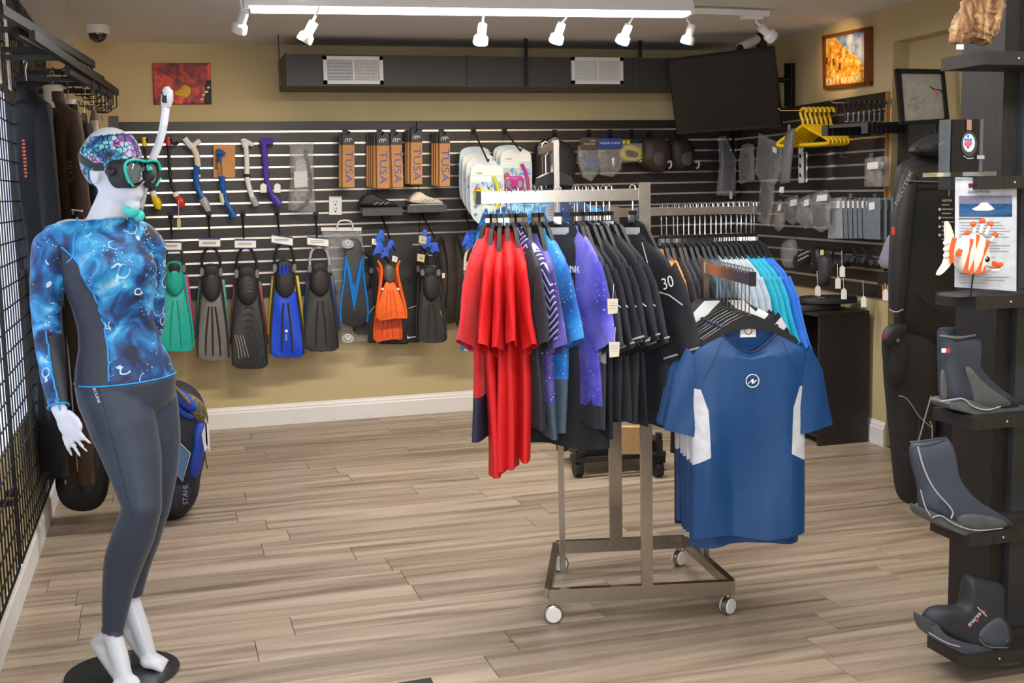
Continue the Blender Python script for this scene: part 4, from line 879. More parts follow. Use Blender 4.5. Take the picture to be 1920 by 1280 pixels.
def garment(lab, m, grp, loc, rz, seed, L=.68, Ws=.21, Wb=.20, th=.022, sleeve=.24, sw0=.085, sw1=.075, out=.055, hem=None, collar=None, scoop=.0, side=None, flare=1.02, name='swim_shirt', bottom=None, piping=None, nz=.105, sleeve_m=None, logo=None, fold=1.0, cat='shirt', twist=0, longs=False, clip_hem=False, slope=1.0, nw=.075):
    g = thing(name, lab, cat, loc, grp, rz); z0 = -nz
    rings = shirt_rings(Ws, Wb, L, th, seed, z0, flare, scoop, fold=fold, slope=slope, nw=nw)
    seg = len(rings[0])
    mb = MB(); mb.loft(rings, caps=False)
    SP = [(.26, .185), (Wb * .86, .20), (Wb * .74, .27), (Wb * .71, .42), (.26, .49)]
    if side:
        b_ = bmesh.new(); vv_ = [b_.verts.new(p) for p in mb.v]; [b_.faces.new([vv_[i] for i in f]) for f in mb.f]
        for s_ in (-1, 1):
            for (xa, za), (xb, zb_) in zip(SP, SP[1:]):
                p_ = V((s_ * xa, 0, z0 - za)); t_ = V((s_ * (xb - xa), 0, za - zb_))
                bmesh.ops.bisect_plane(b_, geom=[f for f in b_.faces if f.calc_center_median().x * s_ > 0] + list(b_.edges) + list(b_.verts), plane_co=p_, plane_no=V((-t_.z, 0, t_.x)))
        b_.verts.index_update(); mb = MB(); mb.v = [q.co.copy() for q in b_.verts]; mb.f = [tuple(q.index for q in f.verts) for f in b_.faces]; b_.free()
    def insp(x, z):
        c_ = False; n_ = len(SP)
        for i in range(n_):
            (x1, z1), (x2, z2) = SP[i], SP[(i + 1) % n_]
            if (z1 > z) != (z2 > z) and x < (x2 - x1) * (z - z1) / (z2 - z1) + x1: c_ = not c_
        return c_
    if side or bottom:
        keep, sd, bt = [], [], []
        for f in mb.f:
            c = sum((mb.v[i] for i in f), V((0, 0, 0))) / len(f); zz = z0 - c.z
            if side and insp(abs(c.x), zz): sd.append(f)
            elif bottom and zz > bottom[1]: bt.append(f)
            else: keep.append(f)
        def sub(fs):
            idx = {}; vs = []; nf = []
            for f in fs:
                t = []
                for i in f:
                    if i not in idx: idx[i] = len(vs); vs.append(mb.v[i])
                    t.append(idx[i])
                nf.append(tuple(t))
            q = MB(); q.v = vs; q.f = nf; return q
        sub(keep).build('torso', m, g, world=False)
        if sd:
            qa = [f for f in sd if sum(mb.v[i].x for i in f) < 0]; qb = [f for f in sd if f not in qa]
            sub(qa).build('side_panel', side, g, world=False); sub(qb).build('side_panel', side, g, world=False)
        if bt: sub(bt).build('lower_part', bottom[0], g, world=False)
    else: mb.build('torso', m, g, world=False)
    if scoop: MB().tube(rings[0] + [rings[0][0]], .0045, 6, caps=False).build('neck_trim', C('deep_blue_trim', (12, 40, 88), .6), g, world=False)
    for s_ in (-1, 1):
        sr_ = sleeve_rings(s_, Ws, z0, sleeve, sw0, sw1, out, .016, seed + s_, nr=10 if sleeve < .35 else 16, bend=.03 if longs else 0, twist=twist, dz=.09 * (slope - 1))
        MB().loft(sr_, caps=False).build('sleeve', sleeve_m or m, g, world=False)
        if hem:
            rr = sr_[-1]; c = sum(rr, V((0, 0, 0))) / len(rr)
            MB().loft([[c + (p - c) * 1.03 + V((0, 0, .016 + d)) for p in rr] for d in (0, .006)], caps=False).build('sleeve_stripe', hem, g, world=False)
    if collar:
        rr = rings[0]; c = sum(rr, V((0, 0, 0))) / len(rr)
        MB().loft([[c + V(((p - c).x, (p - c).y, (p - c).z)) * 1.03 + V((0, 0, d)) for p in rr] for d in (-.012, .012)], caps=False).build('collar', collar, g, world=False)
    if logo: logo(g, z0, th)
    return g
Red = C('red_fabric', (212, 22, 26), .65, bump=.5, scale=14, stretch=(1, 1, .12), var=.05)
Red2 = C('deep_red_fabric', (206, 16, 28), .65, sheen=.2)
Blk = C('black_neoprene', (31, 33, 39), .66, bump=.4, scale=12, stretch=(1, 1, .2), spec=.35)
Blk2 = C('navy_black_fabric', (30, 33, 42), .6, sheen=.1)
Navy = C('navy_fabric', (36, 42, 66), .6)
Gst = C('grey_stitch', (170, 172, 178), .6)
Gal1 = m_galaxy('violet_galaxy_fabric', (46, 36, 100), (76, 66, 150), (110, 96, 190)); Gal2 = m_galaxy('azure_galaxy_fabric', (16, 72, 150), (24, 118, 204), (60, 160, 226)); Gal3 = m_galaxy('indigo_galaxy_fabric', (50, 46, 150), (84, 80, 204), (132, 122, 226))
GA = 'shirts on the left arm of the rack'; HG = 'black hangers on the left arm of the rack'
def onA(x):    # point of arm A seen at image column x
    best = min((abs(px_of(PA - u * s_ * .005 + ZZ * ZA) - x), s_) for s_ in range(-4, 125)); return PA - u * best[1] * .005 + ZZ * ZA
def px_of(p):
    c = MW.transposed() @ (p - CAM); return 960 + FPX * c.x / -c.z
baseang = math.atan2(v.y, v.x)
def place(arm_pt, ang): return arm_pt + ZZ * .024, baseang - R(ang)
def logo30(g, z0, th, s='30', sc_=.05, s_=-1):
    pass
ARM_A = [  # x px, angle, label, material, L, kwargs
 (917, 26, 'leftmost red swim shirt, sleeve spread to the left', Red2, .70, dict(bottom=(Navy, .56))),
 (926, 15, 'second red swim shirt from the left on the rack', Red, .82, {}),
 (938, 9, 'third red swim shirt from the left on the rack', Red, .78, {}),
 (949, 3, 'fourth red swim shirt from the left on the rack', Red, .80, {}),
 (958, -8, 'red swim shirt beside the purple chevron shirt', Red, .76, {}),
 (968, -24, 'purple and white chevron swim shirt beside the red ones', m_chevron(), .42, dict(bottom=None)),
 (982, -8, 'dark swim shirt hidden between the chevron and violet shirts', Blk2, .66, {}),
 (1001, -12, 'violet galaxy print swim shirt on the rack', Gal1, .68, dict(bottom=(C('slate_fabric', (66, 84, 100), .6), .55))),
 (1014, -20, 'bright blue galaxy print swim shirt on the rack', Gal2, .68, dict(bottom=(C('slate_fabric', (66, 84, 100), .6), .50))),
 (1046, -62, 'black wetsuit top turned to show its chest lettering', Blk, .74, dict(name='wetsuit_shirt')),
 (1076, -18, 'indigo galaxy print swim shirt right of the lettered black top', Gal3, .66, dict(bottom=(Blk2, .60))),
 (1083, -22, 'black and grey swim shirt just right of the indigo shirt', Blk2, .66, dict(side=C('light_grey_fabric', (160, 162, 168), .6))),
 (1096, -24, 'black wetsuit top with a green mark on the shoulder', Blk, .68, dict(hem=Gst)),
 (1107, -25, 'black wetsuit top next to the green marked one', Blk, .64, dict(hem=Gst)),
 (1118, -27, 'black wetsuit top fourth from the front post', Blk, .64, dict(hem=Gst)),
 (1130, -29, 'black wetsuit top third from the front post', Blk, .66, dict(hem=Gst)),
 (1143, -32, 'black wetsuit top second from the front post', Blk, .66, dict(hem=Gst)),
 (1186, -35, 'large black wetsuit top lettered 30 beside the front post', Blk, .66, dict(hem=Gst, sleeve=.27, sw0=.1, sw1=.095))]
for i, (x, ang, lab, m_, L, kw) in enumerate(ARM_A):
    ap, rz = place(onA(x), ang)
    hn = lab.replace(', sleeve spread to the left', '').replace(', two tags hanging', '')
    hanger('black hanger of the ' + hn, M['black_plastic'], HG, ap, rz, drop=.108, clip=True)
    kw = dict(kw); nm = kw.pop('name', 'swim_shirt'); blk = m_ is Blk
    g = garment(lab, m_, GA, ap, rz, 50 + i, L=L, Ws=.185, Wb=.165 if not blk else .17, collar=(Gst if blk else None), name=nm if not blk else 'wetsuit_shirt', th=.026 if i < 9 else .018, nz=.135 + (i * 7 % 5 - 2) * .006, slope=1.75, nw=.05, sleeve=kw.pop('sleeve', .24) * (.80 if i < 9 else .88), out=.08, **kw)
    if 'lettering' in lab or 'lettered black' in lab or 'chest' in lab:
        text('AQUA LUNG', 'lettering', M['white_ink'], g, (0, .030, -.27), (-1, 0, 0), (0, 0, 1), .034, world=False)
        ring = [V((.012 * cos(t * .6), +.031, -.27 + .018 * sin(t * .6))) for t in range(12)]; MB().tube(ring, .0012, 4).build('emblem', M['white_ink'], g, world=False)
    if blk and i >= 12:
        sx = -1
        p = V((sx * (.185 + .005), -.017, -.105 - .16))
        text('30' if i != 12 else '3', 'lettering', M['white_ink'] if i != 12 else C('lime_ink', (150, 200, 40), .5), g, V((sx * (.165 if i < 17 else .185), .027, -.315)), V((-.93, 0, .33)), V((.33, 0, .93)), .055, world=False)
        MB().tube([V((sx * .245, .022, -.385)), V((sx * .19, .026, -.355)), V((sx * .115, .03, -.342))], .0022, 5).build('stitch_line', Gst, g, world=False)
        MB().tube([V((sx * .06, .018, -.185)), V((sx * .09, .024, -.25)), V((sx * .115, .028, -.32)), V((sx * .13, .03, -.42))], .002, 5).build('stitch_line', Gst, g, world=False)
    if i in (12, 13):
        q = [(-.22, -.34), (-.21, -.52)][i - 12]
        tg = thing('price_tag', 'cream paper tag on the %s black wetsuit top sleeve' % ('upper' if i == 12 else 'lower'), 'tag', ap)
        pl = YP(3.42); cx, cy = ((1149, 574) if i == 12 else (1152, 655))
        pslab('tag_card', [(cx - 10, cy - 14), (cx + 10, cy - 14), (cx + 9, cy + 13), (cx - 9, cy + 15)], pl, M['cream'], tg, th=.002, smooth=False)
        ptube('string', [(cx, cy - 14), (cx + 2, cy - 42)], pl, .5, M['paper'], tg)
        for k in (-7, -2, 3): pslab('print_line', rect(cx - 6, cy + k, cx + 6, cy + k + 1), pl, Gy, tg, th=.001, d=.001, smooth=False)
tg = thing('price_tag', 'long grey printed swing tag on the leftmost red shirt', 'tag', YP(3.7).P(913, 565)); pl = YP(3.72)
pslab('tag_card', [(910, 502), (922, 503), (917, 570), (907, 567)], pl, C('grey_card', (142, 128, 116), .6), tg, th=.002, smooth=False)
pslab('tag_foot', [(909, 550), (916, 551), (915, 569), (907, 567)], pl, C('pale_blue_card', (190, 214, 226), .6), tg, th=.001, d=.001, smooth=False)
for k in range(5): pslab('bar_line', [(913 + k * 1.4, 508), (914 + k * 1.4, 508), (912 + k * 1.3, 545), (911 + k * 1.3, 545)], pl, M['ink'], tg, th=.001, d=.001, smooth=False)

# blue rash guards on the near arm
RB = C('team_blue_fabric', (13, 66, 120), .55, bump=.7, scale=9, stretch=(1, 1, .12), var=.05); Wf = C('white_fabric', (206, 208, 216), .65)
GD = 'blue and white swim shirts on the near arm'
xang = math.atan2(u.y, u.x)
NB = 10
for k in range(NB):
    L_ = .585 - k * .045; ap = PD - v * L_ + ZZ * (ZD + .024); rz = xang + R((-2, 4, -3, 2, 5, -2, 3, -4, 2, 0)[k])
    lab = 'front blue and white swim shirt with a round white chest emblem' if k == 0 else '%s blue and white swim shirt from the front of the near arm' % ORD[k]
    hanger(('black hanger of the front blue swim shirt' if k == 0 else 'black hanger, %s from the front of the near arm' % ORD[k]), M['black_plastic'], 'black hangers on the near arm', ap, rz, wide=.165, drop=.145)
    if k > 6: garment('dark striped shirt at the back of the near arm' if k == 7 else 'plain dark shirt, %s from the front of the near arm' % ORD[k], m_bigchev() if k == 7 else Blk2, GD, ap, rz, 90 + k, L=.8 if k == 8 else .55, Ws=.19, Wb=.17, nz=.125, sleeve=.2); continue
    g = garment(lab, RB, GD, ap, rz, 90 + k, L=.70 if k != 1 else .735, Ws=.195, Wb=.19, th=.032, sleeve=.21, sw0=.09, sw1=.082, out=.05, side=Wf, collar=None, scoop=.085, nz=.18, slope=1.3, nw=.092, fold=1.7, flare=1.0)
    if k == 0:
        E_ = lambda r_, n_=28: [V((r_ * cos(t * 2 * pi / n_), -.0475, -.352 + r_ * sin(t * 2 * pi / n_))) for t in range(n_ + 1)]
        MB().tube(E_(.021), .0016, 5).build('emblem_ring', M['white_ink'], g, world=False)
        w_ = [V((x_, -.0485, -.352 + z_)) for x_, z_ in ((-.018, -.008), (-.008, -.002), (-.002, .006), (.004, .006), (.002, -.004), (.008, -.004), (.018, .004), (.006, .000), (.006, -.008), (-.002, -.009), (-.004, -.0), (-.010, -.006))]
        MB().slab([V((a_.x * 1.0, a_.y, a_.z)) for a_ in w_], V((0, -1, 0)), .001).build('emblem_wave', M['white_ink'], g, world=False, smooth=False)
        MB().slab([V((-.026, .012, -.178)), V((.026, .012, -.178)), V((.026, .012, -.218)), V((-.026, .012, -.218))], V((0, -1, 0)), .002).build('neck_label', M['paper'], g, world=False, smooth=False)
        MB().tube([V((.012 * cos(t * .6), .010, -.196 + .012 * sin(t * .6))) for t in range(12)], .0012, 5).build('label_print', M['ink'], g, world=False)
        for s_ in (-1, 1):
            MB().tube([V((s_ * .10, -.036, -.225)), V((s_ * .125, -.040, -.29)), V((s_ * .158, -.034, -.35))], .0009, 5).build('stitch_line', C('dark_blue_stitch', (14, 44, 92), .6), g, world=False)

# far arm B shirts
GB = 'shirts on the far right arm of the rack'
Oc = C('apricot_fabric', (238, 152, 84), .65); Ch_ = C('charcoal_fabric', (48, 48, 54), .65); Sl = C('slate_blue_fabric', (72, 98, 114), .65); Pg = C('pale_grey_fabric', (168, 182, 194), .65); Tl = C('teal_fabric', (6, 158, 186), .6); Rb = C('bright_blue_fabric', (8, 98, 196), .6)
seq = [('apricot', Oc, 2), ('charcoal', Ch_, 4), ('slate blue', Sl, 3), ('pale grey', Pg, 5), ('teal', Tl, 3), ('bright blue', Rb, 2)]
xs = [1240, 1249, 1262, 1271, 1282, 1292, 1303, 1312, 1322, 1332, 1342, 1352, 1361, 1370, 1381, 1390, 1399, 1409, 1414]
def onB(x):
    return min(((abs(px_of(PB + u * s_ * .004 + ZZ * ZB_) - x), s_) for s_ in range(0, 146)))[1] * .004
i = 0
for nm, m_, n_ in seq:
    for k in range(n_):
        ap = PB + u * onB(xs[i]) + ZZ * (ZB_ + .02); rz = baseang + R(8 + 24 * i / 18)
        lab = '%s %s swim shirt from the left on the far arm' % (ORD[k], nm)
        hanger('hanger of the %s' % lab.replace('swim ', ''), M['black_plastic'], 'hangers on the far right arm', ap, rz, drop=.142, clip=True)
        garment(lab, m_, GB, ap, rz, 130 + i, L=.62 if nm != 'teal' else .56, Ws=.18, Wb=.165, nz=.165, slope=1.7, nw=.05, sleeve=.25, th=.018, out=.07, longs=nm in ('teal', 'bright blue'))
        i += 1
# back arm C: empty hangers then ocean print shirts facing the camera
for k in range(7):
    ap = PC + v * (.02 + k * .022) + ZZ * (ZC + .02)
    hanger('empty chrome hanger, %s from the post top' % ORD[k], M['black_plastic'], 'empty hangers on the back arm', ap, xang + R(8 + k), wide=.085, drop=.115)
Oc2 = m_ocean('ocean_print_fabric_shirt', .8)
for k, (dx, lab) in enumerate(((-.10, 'left ocean print shirt hanging behind the left arm of the rack'), (.19, 'right ocean print shirt hanging behind the left arm of the rack'))):
    ap = PC + v * (.34 + .12 * k) + u * 0 + ZZ * (ZC + .02)
    hanger('hanger of the %s ocean print shirt' % ('left' if k == 0 else 'right'), M['black_plastic'], 'empty hangers on the back arm', ap, xang + R(-3 + 8 * k), wide=.15, drop=.17)
    garment(lab, Oc2, 'ocean print shirts on the back arm', ap, xang + R(-3 + 8 * k), 170 + k, L=.66, Ws=.235, Wb=.21, sleeve=.5, out=.06, nz=.2, th=.03, longs=True)
pl = YP(4.3); tg = thing('round_tag', 'round white swing tag on the ocean print shirt', 'tag', pl.P(1036, 400))
pslab('tag_disc', sm(rect(1023, 381, 1048, 415), 3), pl, M['paper'], tg, th=.002); ptube('tag_string', [(1038, 382), (1040, 374)], pl, .6, M['paper'], tg)
for k in (-6, 0, 5): pslab('print_line', rect(1029, 398 + k, 1043, 399 + k), pl, Gy, tg, th=.001, d=.001, smooth=False)

# dark wheeled cart behind the rack
ct = thing('rolling_cart', 'black perforated steel cart on casters behind the clothing rack', 'cart', (2.2, 5.9, 0))
cpl = YP(5.8); Dm = C('grey_steel', (62, 62, 64), .45, metal=.5)
pslab('base_rail', [(1084, 860), (1250, 847), (1250, 855), (1084, 869)], cpl, Dm, ct, th=.03, smooth=False)
pslab('deck', [(1090, 835), (1245, 824), (1245, 848), (1090, 860)], cpl, Dm, ct, th=.4, d=-.05, smooth=False)
for x, y in ((1086, 815), (1240, 812)):
    pp = pslab('corner_post', rect(x - 7, y, x + 2, y + 52), cpl, Dm, ct, th=.03, d=.012, smooth=False)
    for k in range(4): pslab('punched_hole', sm(rect(x - 4, y + 6 + k * 12, x - 1, y + 11 + k * 12), 1), cpl, M['ink'], ct, th=.001, d=.0135, smooth=False)
for x in (1086, 1236):
    w_ = onZ(x, 895, 0); cs = MB().lathe(w_ + V((-.02, .02, .045)), [(0, 0), (.043, 0), (.045, .01), (.045, .03), (.043, .04), (0, .04)], 20, V((1, 0, 0))).build('caster_wheel', M['black_plastic'], ct)
    MB().box(w_ + V((0, .02, .1)), (.06, .07, .04)).build('caster_fork', M['black_metal'], cs, smooth=False)
for (x0, y0, x1, y1, m_, lab, nm) in ((1138, 780, 1153, 828, C('lime_card', (214, 232, 30), .5), 'lime yellow card standing on the cart', 'display_card'), (1162, 800, 1212, 852, C('kraft_box', (206, 168, 120), .7), 'plain tan cardboard box on the cart', 'box'), (1212, 790, 1219, 860, C('pink_strip', (226, 120, 120), .6), 'narrow pink strip hanging beside the front post', 'strap'), (1124, 826, 1150, 834, Rd, 'red flat box lying on the cart', 'box')):
    tag(pslab(nm, rect(x0, y0, x1, y1), YP(5.74), m_, None, th=.04, smooth=False), lab, nm.split('_')[-1])
# long dark trousers hanging low behind
def lowbits(x0, x1, y0, y1, Y, lab, m_=Blk2):
    pl = YP(Y); r = thing('wetsuit_trousers', lab, 'trousers', pl.P((x0 + x1) / 2, y1)); xm = (x0 + x1) / 2
    ptube('hanging_strap', [(xm, y0 + 10), (xm, 372)], pl, 1.5, M['black_plastic'], r, smo=0)
    pslab('waist', [(x0, y0), (x1, y0), (x1, y0 + 30), (x0, y0 + 30)], pl, m_, r, th=.05, bulge=.02, smo=1)
    for s_ in (-1, 1): pslab('leg', [(xm + s_ * 1, y0 + 24), (xm + s_ * (x1 - xm), y0 + 24), (xm + s_ * (x1 - xm) * .9, y1), (xm + s_ * 3, y1 - 4)], pl, m_, r, th=.05, bulge=.02, smo=1)
lowbits(984, 1030, 590, 826, 4.62, 'black wetsuit trousers hanging behind the violet shirt')
lowbits(1040, 1110, 600, 850, 4.66, 'black wetsuit trousers hanging behind the indigo shirt')
lowbits(1105, 1150, 620, 830, 4.6, 'black wetsuit trousers hanging behind the tagged tops', Blk)

# ================================================================== MANNEQUIN
def vor(*a): pass
MO = V((-.20, 3.88, 0))
S_ = V((.96, -.28, 0)).normalized(); T_ = V((-.28, -.96, 0)).normalized()
MP = Plane(MO, T_)
J = lambda x, y, t=0: MP.P(x, y, t)
th_ = R(48); Fd = S_ * cos(th_) + T_ * sin(th_); Lt = S_ * sin(th_) - T_ * cos(th_)
hh = R(24); Hf = S_ * cos(hh) + T_ * sin(hh); Hl = S_ * sin(hh) - T_ * cos(hh)
body = MB()
def caps(path, rad, seg=16):
    """swept limb with rounded ends; rad radii (or (ra, rb, axis_a) per point)"""
    path = [V(p) for p in path]; n = len(path)
    P2 = []; R2 = []
    for i in range(n - 1):
        for k in range(4):
            t = k / 4; P2.append(path[i].lerp(path[i + 1], t)); R2.append(rad[i] + (rad[i + 1] - rad[i]) * t)
    P2.append(path[-1]); R2.append(rad[-1])
    for _ in range(2):
        for i in range(1, len(P2) - 1): P2[i] = (P2[i - 1] + P2[i] * 2 + P2[i + 1]) / 4
    body.tube(P2, R2, seg); body.ell(P2[0], R2[0], 14, 8); body.ell(P2[-1], R2[-1], 14, 8)
def torsoloft(items):
    seg = 24; rings = []
    # items: centre, half width along Lt, half depth along Fd
    for c, a, b, tw in items:
        L2 = (Lt * cos(R(tw)) + Fd * sin(R(tw))); F2 = (Fd * cos(R(tw)) - Lt * sin(R(tw)))
        rings.append([c + L2 * a * cos(2 * pi * k / seg) + F2 * b * sin(2 * pi * k / seg) for k in range(seg)])
    body.loft(rings)
torsoloft([(J(238, 772), .10, .075, 0), (J(238, 750), .148, .105, 0), (J(237, 715), .155, .11, 0), (J(232, 680), .142, .10, 0), (J(226, 645), .122, .09, 0), (J(218, 610), .112, .085, 0), (J(212, 570), .120, .092, 0), (J(206, 530), .138, .102, 0), (J(201, 500), .146, .105, 0), (J(197, 470), .148, .095, 0), (J(194, 445), .140, .078, 0), (J(193, 428), .105, .06, 0), (J(194, 415), .06, .05, 0)])
for sx in (-1, 1): body.ell(J(203, 506) + Lt * .062 * sx + Fd * .065, (.058, .05, .058), ax=(Lt, Fd, ZZ))
caps([J(194, 425), J(206, 392), J(216, 372)], [.056, .052, .052])      # neck
# shoulders / right arm (screen left)
shR = J(190, 448) - Lt * .155; shL = J(190, 448) + Lt * .150
caps([J(185, 440) - Lt * .05, J(128, 444, .06), J(100, 468, .08)], [.05, .058, .056])
caps([J(98, 466, .08), J(88, 530, .08), J(86, 600, .08), J(96, 690, .12), J(110, 765, .17)], [.054, .045, .037, .031, .023])
caps([J(200, 440) + Lt * .05, J(262, 446, -.06), J(278, 465, -.08)], [.05, .052, .05])
caps([J(277, 465, -.08), J(284, 540, -.12), J(286, 610, -.16), J(270, 690, -.20), J(258, 755, -.18)], [.05, .04, .034, .028, .022])
# legs
caps([J(210, 745, .04), J(232, 800, .05), J(250, 860, .07), J(267, 950, .12)], [.098, .098, .083, .055])
caps([J(267, 948, .12), J(252, 1000, .10), J(232, 1050, .08), J(220, 1110, .07), J(213, 1172, .07)], [.054, .060, .057, .043, .031])
caps([J(278, 750, -.08), J(288, 820, -.08), J(290, 880, -.08), J(285, 955, -.07)], [.088, .082, .07, .052])
caps([J(285, 955, -.07), J(268, 1010, -.09), J(255, 1060, -.09), J(246, 1120, -.08)], [.05, .05, .04, .029])
body.ell(J(212, 752, .0) - Fd * .055, (.085, .07, .085), ax=(Lt, Fd, ZZ)); body.ell(J(262, 752, -.05) - Fd * .05, (.08, .07, .085), ax=(Lt, Fd, ZZ))
# feet (raised heels)
def foot(an, heel, ball, toe, w_, n=5, tips=None):
    caps([an, heel], [.030, .027]); caps([heel, heel.lerp(ball, .5), ball], [.026, .027, .026]); caps([an, an.lerp(ball, .5), ball], [.030, .030, .022])
    ax = (toe - ball).normalized(); sd = ax.cross(ZZ).normalized()
    body.ell(ball, (.042, .036, .022), ax=(sd, ax, sd.cross(ax)))
    for k in range(5):
        q = k / 4 - .5; L = (toe - ball).length * (1 - .35 * k / 4)
        st = ball + sd * q * -.066 * tips; caps([st, st + ax * L * .6 + ZZ * .003, st + ax * L - ZZ * .003], [.013 - .001 * k, .0115 - .001 * k, .010 - .0008 * k], 10)
an, = (J(213, 1178, .07),)
fR = J(236, 1262, .15); fR.z = .030
hR = J(184, 1205, .04); tR = fR + (T_ * .9 + S_ * .32).normalized() * .065; tR.z = .018
foot(J(210, 1186, .07), hR, fR, tR, .04, tips=1)
fL = J(283, 1232, -.03); fL.z = .028; hL = J(240, 1178, -.10); tL = fL + (S_ * .95 + T_ * .3).normalized() * .06; tL.z = .017
foot(J(246, 1128, -.08), hL, fL, tL, .038, tips=1)
# right hand: palm, four fingers and a thumb
wr_ = J(110, 765, .17); pc = J(120, 790, .18)
dirh = (J(140, 832, .19) - J(110, 770, .17)).normalized(); sdh = (J(111, 812, .17) - J(137, 784, .19)).normalized()
sdh = (sdh - dirh * sdh.dot(dirh)).normalized(); nh = dirh.cross(sdh)
caps([wr_, wr_ + dirh * .03], [.023, .022]); body.ell(wr_ + dirh * .055, (.034, .042, .015), ax=(sdh, dirh, nh))
for k, (L, q) in enumerate(((.060, .031), (.072, .0105), (.070, -.0105), (.056, -.031))):
    st = wr_ + dirh * .084 + sdh * q * .92; fan = (dirh + sdh * q * 7.0).normalized()
    caps([st, st + fan * L * .5, st + fan * L - nh * .010 * (1 if nh.dot(T_) > 0 else -1)], [.0088, .0075, .006], 10)
stt = wr_ + dirh * .03 - sdh * .028
caps([stt, stt + dirh * .028 - sdh * .016, stt + dirh * .055 - sdh * .018], [.011, .010, .008], 10)
# left hand
wl = J(258, 755, -.18); caps([wl, wl - ZZ * .05], [.022, .026])
for k in range(4): caps([wl - ZZ * .05 + S_ * (k * .014 - .02), wl - ZZ * .11 + S_ * (k * .015 - .02)], [.009, .007], 10)
caps([wl - ZZ * .03 + S_ * .02, wl - ZZ * .075 + S_ * .035], [.010, .008], 10)
# head
HC = J(212, 306)
body.ell(HC - Hf * .008 + ZZ * .012, (.076, .098, .098), 20, 14, ax=(Hl, Hf, ZZ))
body.ell(J(222, 352) + Hf * .012, (.060, .078, .062), 18, 12, ax=(Hl, Hf, ZZ))
caps([J(222, 372), J(240, 392)], [.044, .024])
caps([HC + Hf * .085 - ZZ * .02, HC + Hf * .106 - ZZ * .052], [.012, .015], 10)
body.ell(HC + Hf * .088 - ZZ * .088, (.028, .014, .008), 12, 8, ax=(Hl, Hf, ZZ)); body.ell(HC + Hf * .088 - ZZ * .101, (.024, .014, .009), 12, 8, ax=(Hl, Hf, ZZ))
body.ell(HC + Hf * .072 - ZZ * .130, (.022, .02, .02), 12, 8, ax=(Hl, Hf, ZZ))
for s_ in (-1, 1):
    body.ell(HC + Hl * .074 * s_ - ZZ * .035 - Hf * .008, (.010, .022, .032), 10, 8, ax=(Hl, Hf, ZZ))
    body.ell(HC + Hl * .032 * s_ + Hf * .080 - ZZ * .022, (.016, .012, .009), 10, 8, ax=(Hl, Hf, ZZ))
base_c = onZ(230, 1262, 0)
mq = thing('mannequin', 'white female mannequin in a blue ocean print top and navy leggings', 'mannequin', (base_c.x, base_c.y, 0))
tmp = body.build('body_source', M['mann'], None, loc=(0, 0, 0))
VX = .0062
md = tmp.modifiers.new('r', 'REMESH'); md.mode = 'VOXEL'; md.voxel_size = VX; md.adaptivity = 0
ms = tmp.modifiers.new('s', 'SMOOTH'); ms.factor = .5; ms.iterations = 6
dg = bpy.context.evaluated_depsgraph_get(); ev = tmp.evaluated_get(dg); me0 = bpy.data.meshes.new_from_object(ev)
bpy.data.objects.remove(tmp)
VS = [v_.co.copy() for v_ in me0.vertices]; FS = [tuple(p.vertices) for p in me0.polygons]; NS = [v_.normal.copy() for v_ in me0.vertices]
DBG = len(VS)
# local measures of a point: screen-like position in the mannequin plane
def st(p): d_ = p - MO; return d_.dot(S_), d_.dot(T_), p.z
def zpx(y, x=228): return J(x, y).z
wrist_c = J(110, 765, .17); arm_dir = (J(110, 765, .17) - J(96, 690, .12)).normalized()
def g_sleeve(p):   # >0 beyond the cuff (hand)
    return (p - (wrist_c - arm_dir * .004)).dot(arm_dir) if (p - wrist_c).length < .22 else -1
hemz = lambda p: .962 + .035 * (p - MO).dot(Lt) - .02 * (p - MO).dot(Fd)
armline = [J(98, 466, .08), J(88, 530, .08), J(86, 600, .08), J(96, 690, .12), J(110, 765, .17), J(140, 832, .19), J(158, 866, .19)]
def dseg(p, a, b):
    d_ = b - a; t = max(0, min(1, (p - a).dot(d_) / d_.length_squared)); return (p - a - d_ * t).length
def onarm(p): return min(dseg(p, a, b) for a, b in zip(armline, armline[1:])) < (.058 if p.z > .9 else .072) and p.z < 1.40 and (p.z > .9 or ((p - MO).dot(T_) > .125 and (p - MO).dot(S_) < .03 and min(dseg(p, a, b) for a, b in zip(armline[3:], armline[4:])) < .062) or (p - MO).dot(S_) < -.12)
armlineL = [J(284, 540, -.12), J(286, 610, -.16), J(270, 690, -.20), J(258, 755, -.18), J(256, 800, -.18)]
def onarmL(p): return min(dseg(p, a, b) for a, b in zip(armlineL, armlineL[1:])) < .055 and (p - MO).dot(T_) < -.075 and p.z > .75
neckc = J(196, 418); neckn = (ZZ * .95 + Fd * -.25 + Hf * .0).normalized()
def region(p):
    if onarm(p): return 'top' if g_sleeve(p) < 0 else 'skin'
    if onarmL(p): return 'top' if p.z > .93 else 'skin'
    if p.z > hemz(p): return 'top' if (p - neckc).dot(neckn) < 0 else 'skin'
    if p.z > .30: return 'leg'
    return 'leg' if ((p - MO).dot(T_) > -.03 and p.z > .165 + .25 * ((p - J(213, 1175, .07)).dot(S_)) * -1) or ((p - MO).dot(T_) <= -.03 and p.z > .235) else 'skin'
def sidef(p):      # <0 inside the dark side panel of the torso (figure's right side)
    return (p - MO).dot(S_) - pedge(p.z)
PE = [(J(x, y, .1).z, (J(x, y, .1) - MO).dot(S_)) for x, y in ((120, 462), (143, 480), (162, 505), (178, 545), (190, 595), (203, 655), (212, 740))]
def pedge(z):
    if z >= PE[0][0]: return PE[0][1]
    for (z0, a0), (z1, a1) in zip(PE, PE[1:]):
        if z >= z1: return a0 + (a1 - a0) * (z0 - z) / (z0 - z1)
    return PE[-1][1]
